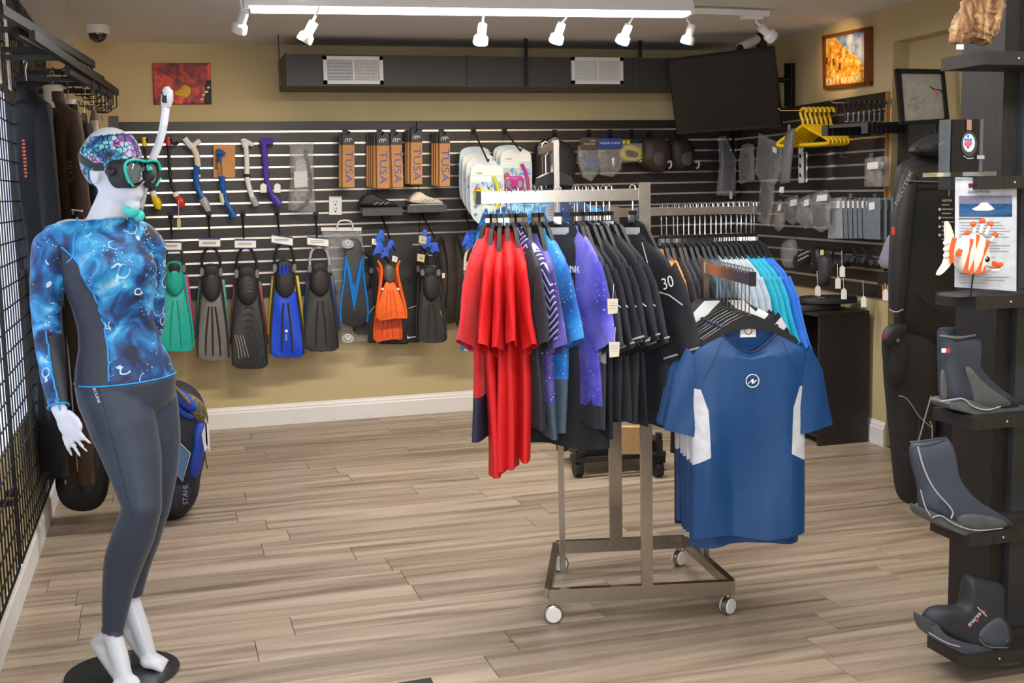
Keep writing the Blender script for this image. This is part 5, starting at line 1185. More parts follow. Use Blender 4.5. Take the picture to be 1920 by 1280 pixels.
def armq(p):
    best = min(((dseg(p, a, b), k) for k, (a, b) in enumerate(zip(armline, armline[1:])))); a, b = armline[best[1]], armline[best[1] + 1]
    d_ = b - a; t = max(0, min(1, (p - a).dot(d_) / d_.length_squared)); return (p - a - d_ * t).dot(S_)
def arm_inner(p): return p.z < 1.12 and onarm(p) and armq(p) > .012
def inside_side(p): return arm_inner(p) or p.z < PE[0][0] and sidef(p) < 0 and not onarm(p) and (p - MO).dot(T_) > -.09
# snap vertices near the borders so seams are crisp
H2 = VX * .75
for i, p in enumerate(VS):
    if abs(p.z - hemz(p)) < H2 and not onarm(p) and not onarmL(p): p.z = hemz(p)
    elif onarm(p) and abs(g_sleeve(p)) < H2: VS[i] = p - arm_dir * g_sleeve(p)
    elif abs((p - neckc).dot(neckn)) < H2 and p.z > 1.38: VS[i] = p - neckn * (p - neckc).dot(neckn)
    elif .86 < p.z < 1.13 and onarm(p) and abs(armq(p) - .012) < H2: VS[i] = p - S_ * (armq(p) - .012)
    elif .96 < p.z < PE[0][0] and abs(sidef(p)) < H2 and not onarm(p): VS[i] = p - S_ * sidef(p)
bandn = (ZZ * .90 - Hf * -.35).normalized()
def band(p):
    d_ = (p - (HC + ZZ * .012)); 
    if p.z < HC.z - .09 or (p - HC).length > .14: return False
    q = d_.dot((ZZ - Hf * .10).normalized()); return -.030 + (-.035 if d_.dot(Hf) < -.02 else 0) < q < (.066 + .0 if d_.dot(Hf) > -.03 else .02 + .046 * max(0, (d_.dot(Hf) + .1) / .07))
sets = {'top': [], 'side': [], 'leg': [], 'band': []}
for f in FS:
    c = sum((VS[i] for i in f), V((0, 0, 0))) / len(f)
    if c.z > 1.5:
        if band(c): sets['band'].append(f)
        continue
    r_ = region(c)
    if r_ == 'top': sets['side' if inside_side(c) else 'top'].append(f)
    elif r_ == 'leg': sets['leg'].append(f)
bm_ = MB(); bm_.v = [p.copy() for p in VS]; bm_.f = FS
bm_.build('body', M['mann'], mq, auto=180)
def cloth(name, fs, off, m_, lab=None, fold=0):
    idx = {}; vs = []; nf = []
    for f in fs:
        t = []
        for i in f:
            if i not in idx:
                idx[i] = len(vs); p = VS[i]; o_ = off
                if fold: o_ += fold * (sin(p.z * 70 + p.x * 30) * sin(p.x * 50 + p.z * 20))
                vs.append(p + NS[i] * max(o_, .0015))
            t.append(idx[i])
        nf.append(tuple(t))
    q_ = MB(); q_.v = vs; q_.f = nf; o = q_.build(name, m_, mq, label=lab, auto=180)
    sd = o.modifiers.new('thick', 'SOLIDIFY'); sd.thickness = .0015; sd.offset = 1
    return o
Lg = C('navy_legging_fabric', (44, 54, 72), .6, sheen=.12, bump=.05, scale=400)
cloth('rash_guard', sets['top'], .005, M['ocean'], 'blue ocean print long sleeved top', .0012)
cloth('side_panel', sets['side'], .005, C('dark_panel_fabric', (46, 50, 62), .62), 'charcoal side panel of the top')
cloth('leggings', sets['leg'], .0035, Lg, 'navy leggings')
cloth('headband', sets['band'], .0035, M['buff'], 'printed blue and pink headband')
# piping along the panel, hem and cuff
Cy = C('cyan_piping', (30, 150, 220), .5)
def snapto(p, rmax=.05):
    best = None; bd = rmax
    for i in range(0, len(VS)):
        d_ = (VS[i] - p).length
        if d_ < bd: bd = d_; best = i
    return best
from mathutils.kdtree import KDTree
kd = KDTree(len(VS)); [kd.insert(p, i) for i, p in enumerate(VS)]; kd.balance()
from mathutils.bvhtree import BVHTree
bvh = BVHTree.FromPolygons(VS, FS)
def project(x, y, off=.007):
    """point of the figure's surface seen at x,y"""
    r = ray(x, y).normalized(); hit = bvh.ray_cast(CAM, r)
    return (hit[0] + hit[1] * off) if hit[0] is not None else None
def piping(name, pts, rad=.0028, m_=Cy, off=.0065):
    pts = smp(pts, 2); d_ = []
    for a, b in zip(pts, pts[1:]):
        for k in range(3): d_.append((a[0] + (b[0] - a[0]) * k / 3, a[1] + (b[1] - a[1]) * k / 3))
    pp = [project(*q, off) for q in d_]; pp = [p for p in pp if p is not None]
    for _ in range(2):
        for i in range(1, len(pp) - 1): pp[i] = (pp[i - 1] + pp[i] * 2 + pp[i + 1]) / 4
    if len(pp) > 2: return MB().tube(pp, rad, 6).build(name, m_, mq)
def panel_edge():
    pp = []
    for k in range(40):
        z = PE[0][0] - (PE[0][0] - .972) * k / 39; e_ = pedge(z)
        o = MO + S_ * e_ + T_ * .6; o.z = z; h_ = bvh.ray_cast(o, -T_)
        if h_[0] is not None: pp.append(h_[0] + h_[1] * .006)
    MB().tube(pp, .003, 6).build('piping', Cy, mq)
panel_edge()
piping('piping', [(150, 398), (141, 420), (138, 455), (140, 480), (128, 492)])
hp = []
for k in range(61):
    a = 2 * pi * k / 60; o = J(236, 712) + (S_ * cos(a) + T_ * sin(a)) * .5
    o.z = .966; d_ = (J(236, 712) - o); d_.z = 0; h_ = bvh.ray_cast(o, d_.normalized())
    if h_[0] is not None and (h_[0] - J(236, 712)).length < .22:
        q_ = h_[0] + h_[1] * .007; q_.z = hemz(q_) + .003; hp.append(q_)
MB().tube(hp, .0028, 6).build('hem_piping', Cy, mq)
cu_ = [wrist_c - arm_dir * .006 + (arm_dir.orthogonal().normalized() * cos(t) + arm_dir.cross(arm_dir.orthogonal().normalized()) * sin(t)) * .0305 for t in [2 * pi * k / 20 for k in range(21)]]
MB().tube(cu_, .003, 6).build('cuff_piping', Cy, mq)
ap_l = []
for k in range(30):
    z = 1.13 - (1.13 - .90) * k / 29
    for a, b in zip(armline, armline[1:]):
        if b.z <= z <= a.z:
            c_ = a.lerp(b, (a.z - z) / (a.z - b.z)); o = c_ + S_ * .012 + T_ * .3; h_ = bvh.ray_cast(o, -T_)
            if h_[0] is not None: ap_l.append(h_[0] + h_[1] * .0065)
            break
if len(ap_l) > 3: MB().tube(ap_l, .0028, 6).build('piping', Cy, mq)
def bodytext(s, x0, y0, x1, y1, size, m_, name='lettering'):
    a, b = project(x0, y0, .008), project(x1, y1, .008)
    if a is None or b is None: return
    U = (b - a).normalized(); N = project((x0 + x1) / 2, (y0 + y1) / 2, 0); tt = -ray((x0 + x1) / 2, (y0 + y1) / 2).normalized()
    W = tt.cross(U).normalized()
    cu = bpy.data.curves.new('t', 'FONT'); cu.body = s; cu.align_x = 'CENTER'; cu.align_y = 'CENTER'; cu.resolution_u = 3
    ob = bpy.data.objects.new('t', cu); me = bpy.data.meshes.new_from_object(ob)
    xs_ = [q.co.x for q in me.vertices]; wd = max(xs_) - min(xs_); k_ = (b - a).length / wd; c0 = (a + b) / 2; mb = MB(); vs = []
    for q in me.vertices:
        p = c0 + U * q.co.x * k_ + W * q.co.y * size; d_ = (p - CAM).normalized(); h_ = bvh.ray_cast(CAM, d_)
        vs.append((h_[0] - d_ * .0065) if h_[0] is not None else p)
    mb.add(vs, [tuple(q.vertices) for q in me.polygons]); bpy.data.objects.remove(ob); bpy.data.curves.remove(cu)
    mb.build(name, m_, mq, smooth=False)
bodytext('fourth element', 212, 1078, 194, 1153, .024, M['white_ink'])
bodytext('ARCLINE', 176, 722, 188, 755, .010, M['white_ink'])
piping('seam', [(184, 720), (212, 820), (240, 930), (250, 965)], .0011, C('dark_seam', (24, 30, 44), .6), .0052)
MB().lathe(base_c, [(0, 0), (.178, 0), (.180, .004), (.178, .009), (0, .010)], 48).build('base_plate', C('steel_base_plate', (112, 112, 112), .3, metal=.9), mq)
MB().tube([V((base_c.x + .02, base_c.y + .03, .008)), fL.lerp(hL, .4) * .4 + V((base_c.x, base_c.y, .06)) * .6], .005, 8).build('support_rod', Ch, mq)

# mask
mk = thing('diving_mask', 'black diving mask with teal trim worn by the mannequin', 'diving mask', HC + Hf * .1)
mc = HC + Hf * .112 - ZZ * .028
def hp_(a, b, c=0): return mc + Hl * a + ZZ * b + Hf * c
fr = sm([(-.082, .030), (-.04, .040), (.04, .040), (.082, .030), (.086, -.01), (.066, -.048), (.03, -.050), (.012, -.028), (-.012, -.028), (-.03, -.050), (-.066, -.048), (-.086, -.01)], 2)
BS = M['black_matte']
rings = []
for sc2, dd in ((1.0, -.050), (1.0, -.012), (1.0, .004), (.93, .010), (.84, .010), (.80, .004)): rings.append([hp_(a * sc2, b * sc2, dd - 1.9 * a * a * (1 if dd < .02 else 1)) for a, b in fr])
MB().loft(rings, caps=False).build('skirt', BS, mk)
for s_ in (-1, 1):
    ln = sm([(s_ * .012, .026), (s_ * .062, .024), (s_ * .068, -.006), (s_ * .052, -.036), (s_ * .028, -.036), (s_ * .012, -.012)], 2)
    MB().slab([hp_(a, b, .006 - 1.9 * a * a) for a, b in ln], Hf, .003).build('lens', mat('mask_lens_glass', (96, 104, 104), .05, var=.1, coat=.6), mk)
    tb = smp([(s_ * .078, .004), (s_ * .070, .030), (s_ * .03, .034), (s_ * .004, .030)], 2) if s_ > 0 else smp([(s_ * .004, .030), (s_ * .04, .036), (s_ * .074, .030), (s_ * .080, .004), (s_ * .066, -.034)], 2)
    MB().tube([hp_(a, b, .014 - 1.9 * a * a) for a, b in tb], .0042, 8).build('trim', C('teal_trim', (34, 190, 178), .35), mk, label='teal coloured trim')
    MB().tube([hp_(s_ * .05, -.044, .012 - .006), hp_(s_ * .076, -.02, .004)], .0035, 8).build('trim', C('teal_trim', (34, 190, 178), .35), mk, label='teal coloured trim')
MB().ell(hp_(0, -.012, .022), (.014, .022, .020), ax=(Hl, Hf, ZZ)).build('nose_pocket', BS, mk)
MB().ell(hp_(0, .006, .028), (.010, .008, .010), ax=(Hl, Hf, ZZ)).build('nose_button', C('teal_trim', (34, 190, 178), .35), mk, label='teal coloured bridge')
sp = []
for k in range(25):
    a = R(-112) + R(224) * k / 24
    d_ = (-Hf * cos(a) + Hl * sin(a)); o = HC + ZZ * (-.012 + .040 * max(0, cos(a))) + d_ * .3; h_ = bvh.ray_cast(o, -d_)
    if h_[0] is not None: sp.append(h_[0] + d_ * .0055)
stp = MB(); rr_ = []
for i, p in enumerate(sp):
    t = (sp[min(i + 1, len(sp) - 1)] - sp[max(0, i - 1)]).normalized(); n_ = (p - HC); n_.z = 0; n_.normalize(); up_ = t.cross(n_); 
    if up_.z < 0: up_ = -up_
    rr_.append([p + up_ * .012, p + up_ * .012 + n_ * .003, p - up_ * .012 + n_ * .003, p - up_ * .012])
stp.loft(rr_); stp.build('strap', BS, mk)
for s_ in (-1, 1): MB().ell(hp_(s_ * .088, .0, -.045), (.011, .019, .014), ax=(Hl, Hf, ZZ)).build('strap_buckle', M['black_plastic'], mk)

# snorkel on the mannequin
sn_ = thing('snorkel', 'long white snorkel with a teal mouthpiece beside the mannequin head', 'snorkel', J(262, 395, -.02))
To = -.075
MB().tube([J(*q, To) for q in smp([(276, 318), (290, 290), (303, 255), (310, 215), (312, 188)], 2)], [.0125] * len(smp([(0, 0)] * 5, 2)), 12).build('tube', C('white_snorkel_plastic', (224, 228, 236), .3), sn_)
MB().tube([J(311, 200, To), J(313, 188, To), J(314, 172, To), J(312, 163, To)], [.015, .019, .018, .008], 14).build('dry_top', mat('clear_grey_plastic', (206, 210, 214), .2, var=.05), sn_)
MB().box(J(309, 186, To + .017), (.013, .008, .022), ax=(S_, T_, ZZ)).build('top_valve', M['black_plastic'], sn_); MB().tube([J(303, 172, To + .012), J(306, 180, To + .018), J(304, 190, To + .014)], .0025, 6).build('top_valve_frame', M['black_plastic'], sn_)
cor = smp([(277, 318, -.07), (272, 345, -.055), (268, 368, -.03), (262, 392, -.01)], 3)
rad_ = [.0105 + (.0014 if k % 2 else 0) for k in range(len(cor))]
MB().tube([J(*q) for q in cor], rad_, 12).build('corrugated_hose', mat('clear_silicone', (178, 184, 188), .2, alpha=.75), sn_)
Te = C('teal_silicone', (70, 206, 200), .3)
MB().ell(J(246, 394, .03), (.024, .020, .022), ax=(S_, T_, ZZ)).build('mouthpiece_guard', Te, sn_); MB().ell(J(260, 404, .0), (.019, .017, .019), ax=(S_, T_, ZZ)).build('purge_chamber', Te, sn_)
MB().tube([J(234, 388, .03), J(244, 393, .03)], .011, 10).build('mouthpiece', mat('clear_silicone2', (186, 182, 170), .25), sn_)

# ================================================================== LEFT WALL: wire grid, bars, hanging wetsuits
GX = XL + .045
GP = Plane((GX, 0, 0), (1, 0, 0))
def grid(name, y0, y1, z0, z1, lab):
    r = thing(name, lab, 'wire grid', (GX, (y0 + y1) / 2, z0)); n_ = int(round((y1 - y0) / .0762)); m_ = int(round((z1 - z0) / .0762)); mb = MB()
    for k in range(1, n_): y = y0 + (y1 - y0) * k / n_; mb.box((GX, y, (z0 + z1) / 2), (.005, .005, z1 - z0))
    mb.build('upright_wires', M['black_metal'], r, smooth=False, kind='stuff')
    mb = MB()
    for k in range(1, m_): z = z0 + (z1 - z0) * k / m_; mb.box((GX + .005, (y0 + y1) / 2, z), (.005, y1 - y0, .005))
    mb.build('cross_wires', M['black_metal'], r, smooth=False, kind='stuff')
    mb = MB()
    for y in (y0, y1): mb.box((GX, y, (z0 + z1) / 2), (.008, .008, z1 - z0))
    for z in (z0, z1): mb.box((GX, (y0 + y1) / 2, z), (.008, y1 - y0, .008))
    mb.build('rim', M['black_metal'], r, smooth=False)
    for y in (y0 + .04, y1 - .04):
        for z in (z0 + .25, z1 - .2): MB().box((GX - .022, y, z), (.045, .03, .02)).build('wall_bracket', M['black_metal'], r, smooth=False)
    return r
grid('wire_grid', 4.5, 5.72, .22, 2.44, 'black wire grid over the window, nearer the camera')
grid('wire_grid', 5.75, 6.97, .22, 2.44, 'black wire grid behind the hanging wetsuits, farther along the wall')
grid('wire_grid', 3.2, 4.44, .22, 2.44, 'black wire grid nearest the camera at the left edge')
for k, (y, z0, z1) in enumerate(((4.75, 1.95, 2.3), (5.05, 1.95, 2.3))):
    tag(MB().box((GX + .02, y, (z0 + z1) / 2), (.004, .07, z1 - z0)).build('paper_sheet', M['paper'], smooth=False), ('white paper sheet clipped high on the grid at the left edge', 'second white paper sheet on the grid behind the first suit')[k], 'paper')
def hz(x, y, z): return onZ(x, y, z)
HB = [((0, 17), (174, 121), 2.12), ((30, 60), (192, 150), 2.10), ((60, 66), (219, 173), 2.06), ((126, 132), (208, 179), 2.03)]
NB_ = ['top black hanging bar at upper left', 'second black hanging bar below the top one', 'long lower black hanging bar carrying hooks', 'short lowest black hanging bar with hooks']
for (a, b, z), lab in zip(HB, NB_):
    A0, B0 = hz(*a, z), hz(*b, z); r = thing('hanging_bar', lab, 'bar', (A0 + B0) / 2, 'black hanging bars on the left grid')
    MB().bar(A0, B0, .02, .032).build('bar_body', M['black_metal'], r, smooth=False)
    d_ = B0 - A0
    for t in (.3, .8):
        q = A0 + d_ * t; MB().box(V(((q.x + GX) / 2, q.y, q.z + .0)), (abs(q.x - GX), .012, .02)).build('wall_arm', M['black_metal'], r, smooth=False)
    for t in (.62, .72, .82, .92, .985):
        q = A0 + d_ * t; mb = MB(); mb.tube([q, q - ZZ * .075, q - ZZ * .085 + V((-.02, 0, 0)), q - ZZ * .085 + V((-.075, -.01, 0)), q - ZZ * .06 + V((-.082, -.01, 0))], .0035, 6)
        mb.build('bar_hook', M['black_metal'], r)
# wetsuits
def suit(lab, m_, base, rz, seed, H_=1.7, Ws=.2, arm_m=None, bust=None, piping_=None, leg=True, armlen=.62, short=False, hooklab='', twist=0):
    g = thing('wetsuit', lab, 'wetsuit', base, 'wetsuits hanging on the left wall', rz); z0 = -.10
    rings = shirt_rings(Ws, Ws * .82, .78, .06, seed, z0, .95, 0, fold=1.6); MB().loft(rings, caps=False).build('torso', m_, g, world=False)
    for s_ in (-1, 1):
        MB().loft(sleeve_rings(s_, Ws, z0, armlen, .075, .055, .05, .035, seed + s_, nr=18, bend=.0, twist=twist), caps=False).build('sleeve', arm_m or m_, g, world=False)
        if leg:
            rr = []
            for k in range(16):
                t = k / 15; w_ = lerp(.088, .055, t ** .8); rr.append([V((s_ * (.080 - .015 * t) + w_ * cos(2 * pi * j / 20), .05 * (1 - .4 * t) * sin(2 * pi * j / 20) + .008 * sin(t * 9 + j), z0 - .72 - (H_ - .86) * t)) for j in range(20)])
            MB().loft(rr).build('leg', m_, g, world=False)
            if piping_: MB().tube([V((s_ * .08, -.052, z0 - .75)), V((s_ * .075, -.045, z0 - 1.1)), V((s_ * .07, -.036, z0 - H_ + .2))], .0035, 5).build('piping', piping_, g, world=False)
    rr = rings[0]; c = sum(rr, V((0, 0, 0))) / len(rr)
    MB().loft([[c + (p - c) * k_ + V((0, 0, d)) for p in rr] for k_, d in ((1.05, -.02), (1, .0), (.95, .04))], caps=False).build('collar', m_, g, world=False)
    h = thing('clothes_hanger', hooklab, 'hanger', base, 'hangers of the wetsuits', rz)
    MB().tube([V((0, 0, -.08)), V((0, 0, -.01)), V((.02, 0, .015)), V((0, 0, .04)), V((-.02, 0, .02))], .003, 6).build('hook', M['chrome2'], h, world=False)
    if bust: MB().loft([[V((x * k_, y * k_, z)) for x, y in [(.085 * cos(2 * pi * j / 20), .055 * sin(2 * pi * j / 20)) for j in range(20)]] for z, k_ in ((-.13, 1.0), (-.10, .72), (-.055, .66), (-.035, .70), (-.03, .6))]).build('neck_form', bust, h, world=False)
    else: MB().loft([[V((x, y, z)) for x, z in ((-.16, -.15), (0, -.08), (.16, -.15))] for y in (-.01, .01)], caps=False, closed=False).build('hanger_body', M['black_plastic'], h, world=False, smooth=False)
    return g
SB = C('suit_black', (24, 25, 27), .72, bump=.5, scale=9, stretch=(1, 1, .3), spec=.25); SBr = C('suit_warm_lit', (70, 52, 38), .7, bump=.5, scale=9, stretch=(1, 1, .3), spec=.3)  # second suit's brown is warm light put into its colour
def yz(x, y, Y): return YP(Y).P(x, y)
s1 = suit('black wetsuit with an orange striped mark, nearest the left edge', SB, yz(48, 126, 5.25), R(-66), 301, H_=1.72, Ws=.19, hooklab='hanger of the black wetsuit with the orange mark')
for k in range(11): MB().box((.135 + (.004 if k % 2 else 0), -.075, -.30 - k * .014), (.026 - abs(k - 4) * .0015, .002, .008), rz=.15).build('orange_stripe', C('orange_mark', (214, 92, 50), .6), s1, world=False, smooth=False)
s2 = suit('warm lit dark wetsuit with a pale sleeve band, second from the left edge', SBr, yz(98, 146, 5.5), R(-62), 302, H_=1.8, Ws=.21, bust=M['cream'], piping_=Gst, hooklab='cream necked hanger of the warm lit dark wetsuit')
text('OSI', 'lettering', C('bronze_ink', (150, 120, 90), .5), s2, V((.22, -.045, -.40)), V((0, 0, 1)), V((-1, 0, 0)), .06, world=False)
MB().tube([V((.18, -.03, -.58)), V((.22, -.05, -.56)), V((.27, -.03, -.565))], .004, 6).build('sleeve_band', M['white_ink'], s2, world=False)
suit('black wetsuit behind the warm lit one, third from the left edge', SB, yz(126, 172, 5.85), R(-64), 303, H_=1.75, Ws=.19, bust=M['cream'], piping_=Gst, hooklab='cream necked hanger of the third wetsuit')
# pair of dive gloves / boots hung by clips
for k, (x, y, lab) in enumerate(((158, 212, 'left brown neoprene boot with a pale band hanging by a white cord'), (176, 206, 'right brown neoprene boot with a pale band hanging by a white cord'))):
    pl = YP(5.9); r = thing('neoprene_boot', lab, 'boot', pl.P(x, y + 80), 'neoprene boots hanging by cords')
    dx = -4 if k == 0 else 2
    ptube('boot_shaft', [(x, y), (x + dx * .5, y + 25), (x + dx, y + 50), (x + dx * 1.2, y + 76)], pl, [4, 10, 11, 9], C('boot_brown', (92, 70, 58), .6), r, seg=14)
    ptube('pale_panel', [(x + dx * .3, y + 20, .02), (x + dx * .8, y + 42, .025)], pl, [8, 9], C('boot_pale_brown', (166, 138, 122), .6), r, seg=12)
    ptube('band', [(x + dx - 9, y + 47, .03), (x + dx, y + 44, .045), (x + dx + 10, y + 47, .03)], pl, 1.3, C('pale_green_band', (200, 222, 200), .5), r)
    ptube('cord', [(x, y + 2), (x - 1 if k else x + 1, y - 30), (161 if k == 0 else 164, y - 66)], pl, .8, M['white_plastic'], r)
suit('black and blue wetsuit hanging behind the mannequin head', C('suit_blue', (26, 60, 160), .6), yz(190, 232, 6.4), R(-55), 304, H_=1.6, Ws=.18, bust=M['white_plastic'], hooklab='white necked hanger behind the mannequin head')
suit('black wetsuit farthest along the left wall', SB, yz(212, 240, 6.7), R(-50), 305, H_=1.6, Ws=.16, bust=M['cream'], hooklab='cream necked hanger farthest along the left wall')
tag(MB().slab([yz(x, y, 6.3) for x, y in rect(203, 217, 222, 242)], (0, -1, 0), .01).build('size_card', C('dark_card', (70, 58, 50), .5), smooth=False), 'small dark card hanging above the mannequin head', 'card')
# black padded bags standing on the floor below the suits
def gbag(lab, x0, x1, y0, y1, Y, m_, dp, pipe=True):
    pl = YP(Y); r = thing('dive_bag', lab, 'bag', pl.P((x0 + x1) / 2, y1)); w_ = x1 - x0
    pslab('bag_body', [(x0 + w_ * .1, y0), (x1 - w_ * .1, y0), (x1, y0 + 40), (x1, y1 - 70), (x1 - w_ * .12, y1 - 14), ((x0 + x1) / 2, y1), (x0 + w_ * .12, y1 - 14), (x0, y1 - 70), (x0, y0 + 40)], pl, m_, r, th=dp, bulge=.07, smo=2)
    if pipe: ptube('piping', [(x0 + w_ * .3, y0 + 30), (x0 + w_ * .26, y1 - 120), (x0 + w_ * .22, y1 - 60)], pl, 1.6, Gst, r, d=.07)
    pslab('front_pocket', [(x0 + w_ * .38, (y0 + y1) / 2), (x1 - w_ * .12, (y0 + y1) / 2 + 4), (x1 - w_ * .2, y1 - 40), (x0 + w_ * .42, y1 - 34)], pl, M['black_matte'], r, th=.02, d=.075, bulge=.015, smo=2)
    for k in range(4): ptube('zip_pull', [(x0 + w_ * .5 + k * 6, (y0 + y1) / 2 + 12 + k * 9), (x0 + w_ * .5 + k * 6 + 3, (y0 + y1) / 2 + 18 + k * 9)], pl, 1.2, Gst, r, d=.09)
    return r
gbag('tall black padded dive bag hanging behind the mannequin hand', 98, 208, 560, 967, 5.75, C('bag_black', (26, 26, 28), .55, bump=.35, scale=14), .2)
gbag('narrow black bag left of the tall padded dive bag', 66, 108, 600, 905, 5.6, C('bag_black', (26, 26, 28), .55, bump=.35, scale=14), .1)
# mesh backpack on the floor behind the mannequin legs
pl = YP(5.75); bpk = thing('mesh_backpack', 'blue and black mesh dive backpack standing behind the mannequin leg', 'backpack', V((pl.P(320, 985).x, 5.85, 0)))
pslab('bag_body', [(262, 740), (320, 722), (350, 726), (382, 752), (393, 800), (388, 850), (376, 900), (374, 930), (358, 960), (325, 985), (290, 982), (262, 950), (252, 850)], pl, m_mesh('navy_mesh', (38, 44, 66), 190), bpk, th=.2, bulge=.1, smo=2)
pslab('yellow_mesh_side', [(346, 738), (366, 742), (386, 760), (392, 790), (384, 800), (362, 785), (348, 765)], pl, m_mesh('yellow_mesh', (150, 138, 90), 150), bpk, th=.02, d=.06, bulge=.02, smo=1)
for pts in ([(326, 728), (345, 732), (372, 762), (366, 775), (340, 765), (326, 750)], [(326, 752), (345, 768), (366, 780), (360, 790), (334, 778)]): pslab('blue_flap', pts, pl, C('bag_blue', (30, 66, 170), .55, bump=.2, scale=16), bpk, th=.02, d=.085, bulge=.02, smo=2)
ptube('yellow_cord', [(328, 725), (342, 740), (356, 756)], pl, 3, m_mesh('gold_mesh', (196, 164, 90), 300), bpk, d=.115)
pslab('side_pocket', [(362, 790), (388, 786), (386, 830), (372, 900), (350, 896), (352, 860), (362, 830)], pl, C('bag_blue', (30, 66, 170), .55, bump=.2, scale=16), bpk, th=.02, d=.07, bulge=.035, smo=2)
pslab('logo_panel', [(335, 828), (356, 850), (342, 902), (313, 866)], pl, mat('blue_mesh_panel', (84, 122, 168), .6, var=.5, scale=160), bpk, th=.01, d=.125, smooth=False)
ptube('logo_outline', [(335, 828), (357, 850), (342, 902), (313, 866), (335, 828)], pl, 1, C('pale_gold', (206, 200, 170), .5), bpk, d=.13, smo=0)
pslab('lower_panel', [(306, 900), (362, 905), (356, 940), (330, 965), (300, 960)], pl, C('bag_navy', (34, 36, 50), .6), bpk, th=.01, d=.085, bulge=.02, smo=2)
ptext('STAHL', 'lettering', C('pale_blue_ink', (150, 166, 190), .5), bpk, pl, 348, 926, 10, -90, d=.115)
for pts in ([(384, 782), (392, 800), (394, 850), (386, 830)], [(387, 786), (378, 815), (384, 848), (390, 838)]): pslab('hang_card', pts, pl, M['paper'], bpk, th=.003, d=.10, smooth=False)
ptube('card_cord', [(384, 850), (386, 866), (389, 878)], pl, 1.1, C('red_cord', (96, 40, 36), .5), bpk, d=.1)

# ================================================================== RIGHT WALL GOODS
W6 = RW(.12)
def rhook(x, y, out, lab):
    a, b = RW(.02).P(x, y), RW(.02).P(x, y) + RWn * out; r = thing('display_hook', lab, 'hook', a, 'chrome hooks on the right slatwall')
    MB().box(a, (.006, .035, .045)).build('mount_plate', M['chrome2'], r, smooth=False)
    MB().tube([a, b, b + RWn * .02 + V((0, 0, .015))], .0035, 6).build('prong', M['chrome2'], r); return a, b
a, b = rhook(1566, 207, .36, 'chrome hook carrying the yellow hangers'); Yh = C('yellow_hanger_plastic', (240, 196, 0), .4)
for k in range(7):
    q = a + (b - a) * (.08 + k * .085); h = thing('yellow_hanger', 'yellow plastic hanger, %s from the wall' % ORD[k], 'hanger', q, 'yellow plastic hangers on the right wall', math.atan2(1, .0) + R(10 + k * 2))
    MB().tube([V(p) for p in smp([(-.028, 0, -.012), (-.024, 0, .008), (0, 0, .016), (.022, 0, .002), (.018, 0, -.03), (0, 0, -.06), (0, 0, -.09)], 2)], .0095, 8).build('hook', Yh, h, world=False)
    MB().tube([V(p) for p in smp([(0, 0, -.085), (-.06, 0, -.12), (-.18, 0, -.175), (-.195, 0, -.195), (-.18, 0, -.205), (0, 0, -.205), (.18, 0, -.205), (.195, 0, -.195), (.18, 0, -.175), (.06, 0, -.12), (0, 0, -.085)], 2)], .011, 8).build('hanger_body', Yh, h, world=False)
a, b = rhook(1672, 192, .36, 'chrome hook carrying the black clip hangers')
for k in range(8):
    q = a + (b - a) * (.15 + k * .09); h = thing('clip_hanger', 'black clip hanger, %s from the wall' % ORD[k], 'hanger', q, 'black clip hangers on the right wall', R(90 + k * 2 + 12))
    MB().tube([V(p) for p in smp([(-.022, 0, -.01), (-.02, 0, .008), (0, 0, .014), (.018, 0, .0), (.012, 0, -.03), (0, 0, -.06), (0, 0, -.10)], 2)], .006, 8).build('hook', M['black_plastic'], h, world=False)
    MB().box((0, 0, -.125), (.30, .010, .018)).build('hanger_body', M['black_plastic'], h, world=False, smooth=False)
    for s_ in (-1, 1): MB().box((s_ * .125, 0, -.145), (.04, .028, .06)).build('clip', M['black_plastic'], h, world=False, smooth=False)
    MB().box((0, -.007, -.08), (.022, .002, .05)).build('label_strip', Gy, h, world=False, smooth=False)
def rpack(name, lab, pts, m_, off, th=.012, cont=None, cat='package', bulge=.01, smo=0, grp=None, lbl=None):
    pl = RW(off); r = thing(name, lab, cat, pl.P(pts[0][0] + 5, pts[-1][1]), grp)
    if cont: 
        for cp, cm in cont: pslab('contents', cp, pl, cm, r, th=.012, d=-.004, bulge=.012, smo=1)
    pslab('plastic_bag' if m_ in (M['clearbag'], M['clear']) else 'card', pts, pl, m_, r, th=th, d=.008, bulge=bulge, smo=smo)
    if lbl: pslab('white_label', lbl, pl, M['paper'], r, th=.002, d=.012 + bulge, smooth=False)
    return r
r = rpack('metal_bracket', 'white slotted metal bracket with brown card on the right slatwall', rect(1497, 257, 1503, 343), M['white_plastic'], .10, bulge=0, cat='bracket')
pslab('bracket_rail', rect(1506, 285, 1511, 342), RW(.10), M['chrome2'], r, th=.01, smooth=False)
for y in (270, 288, 306, 324): pslab('slot', [(1498.5, y), (1502, y + 2), (1502, y + 9), (1498.5, y + 7)], RW(.101), M['ink'], r, th=.002, d=.008, smooth=False)
pslab('brown_card', [(1498, 238), (1513, 236), (1512, 253), (1499, 256)], RW(.10), C('kraft_card', (156, 104, 70), .6), r, th=.003, smooth=False)
SG = C('slate_grey_part', (112, 122, 132), .5); DGp = C('dark_grey_part', (64, 64, 68), .5); Tn = C('tan_part', (150, 122, 96), .5)
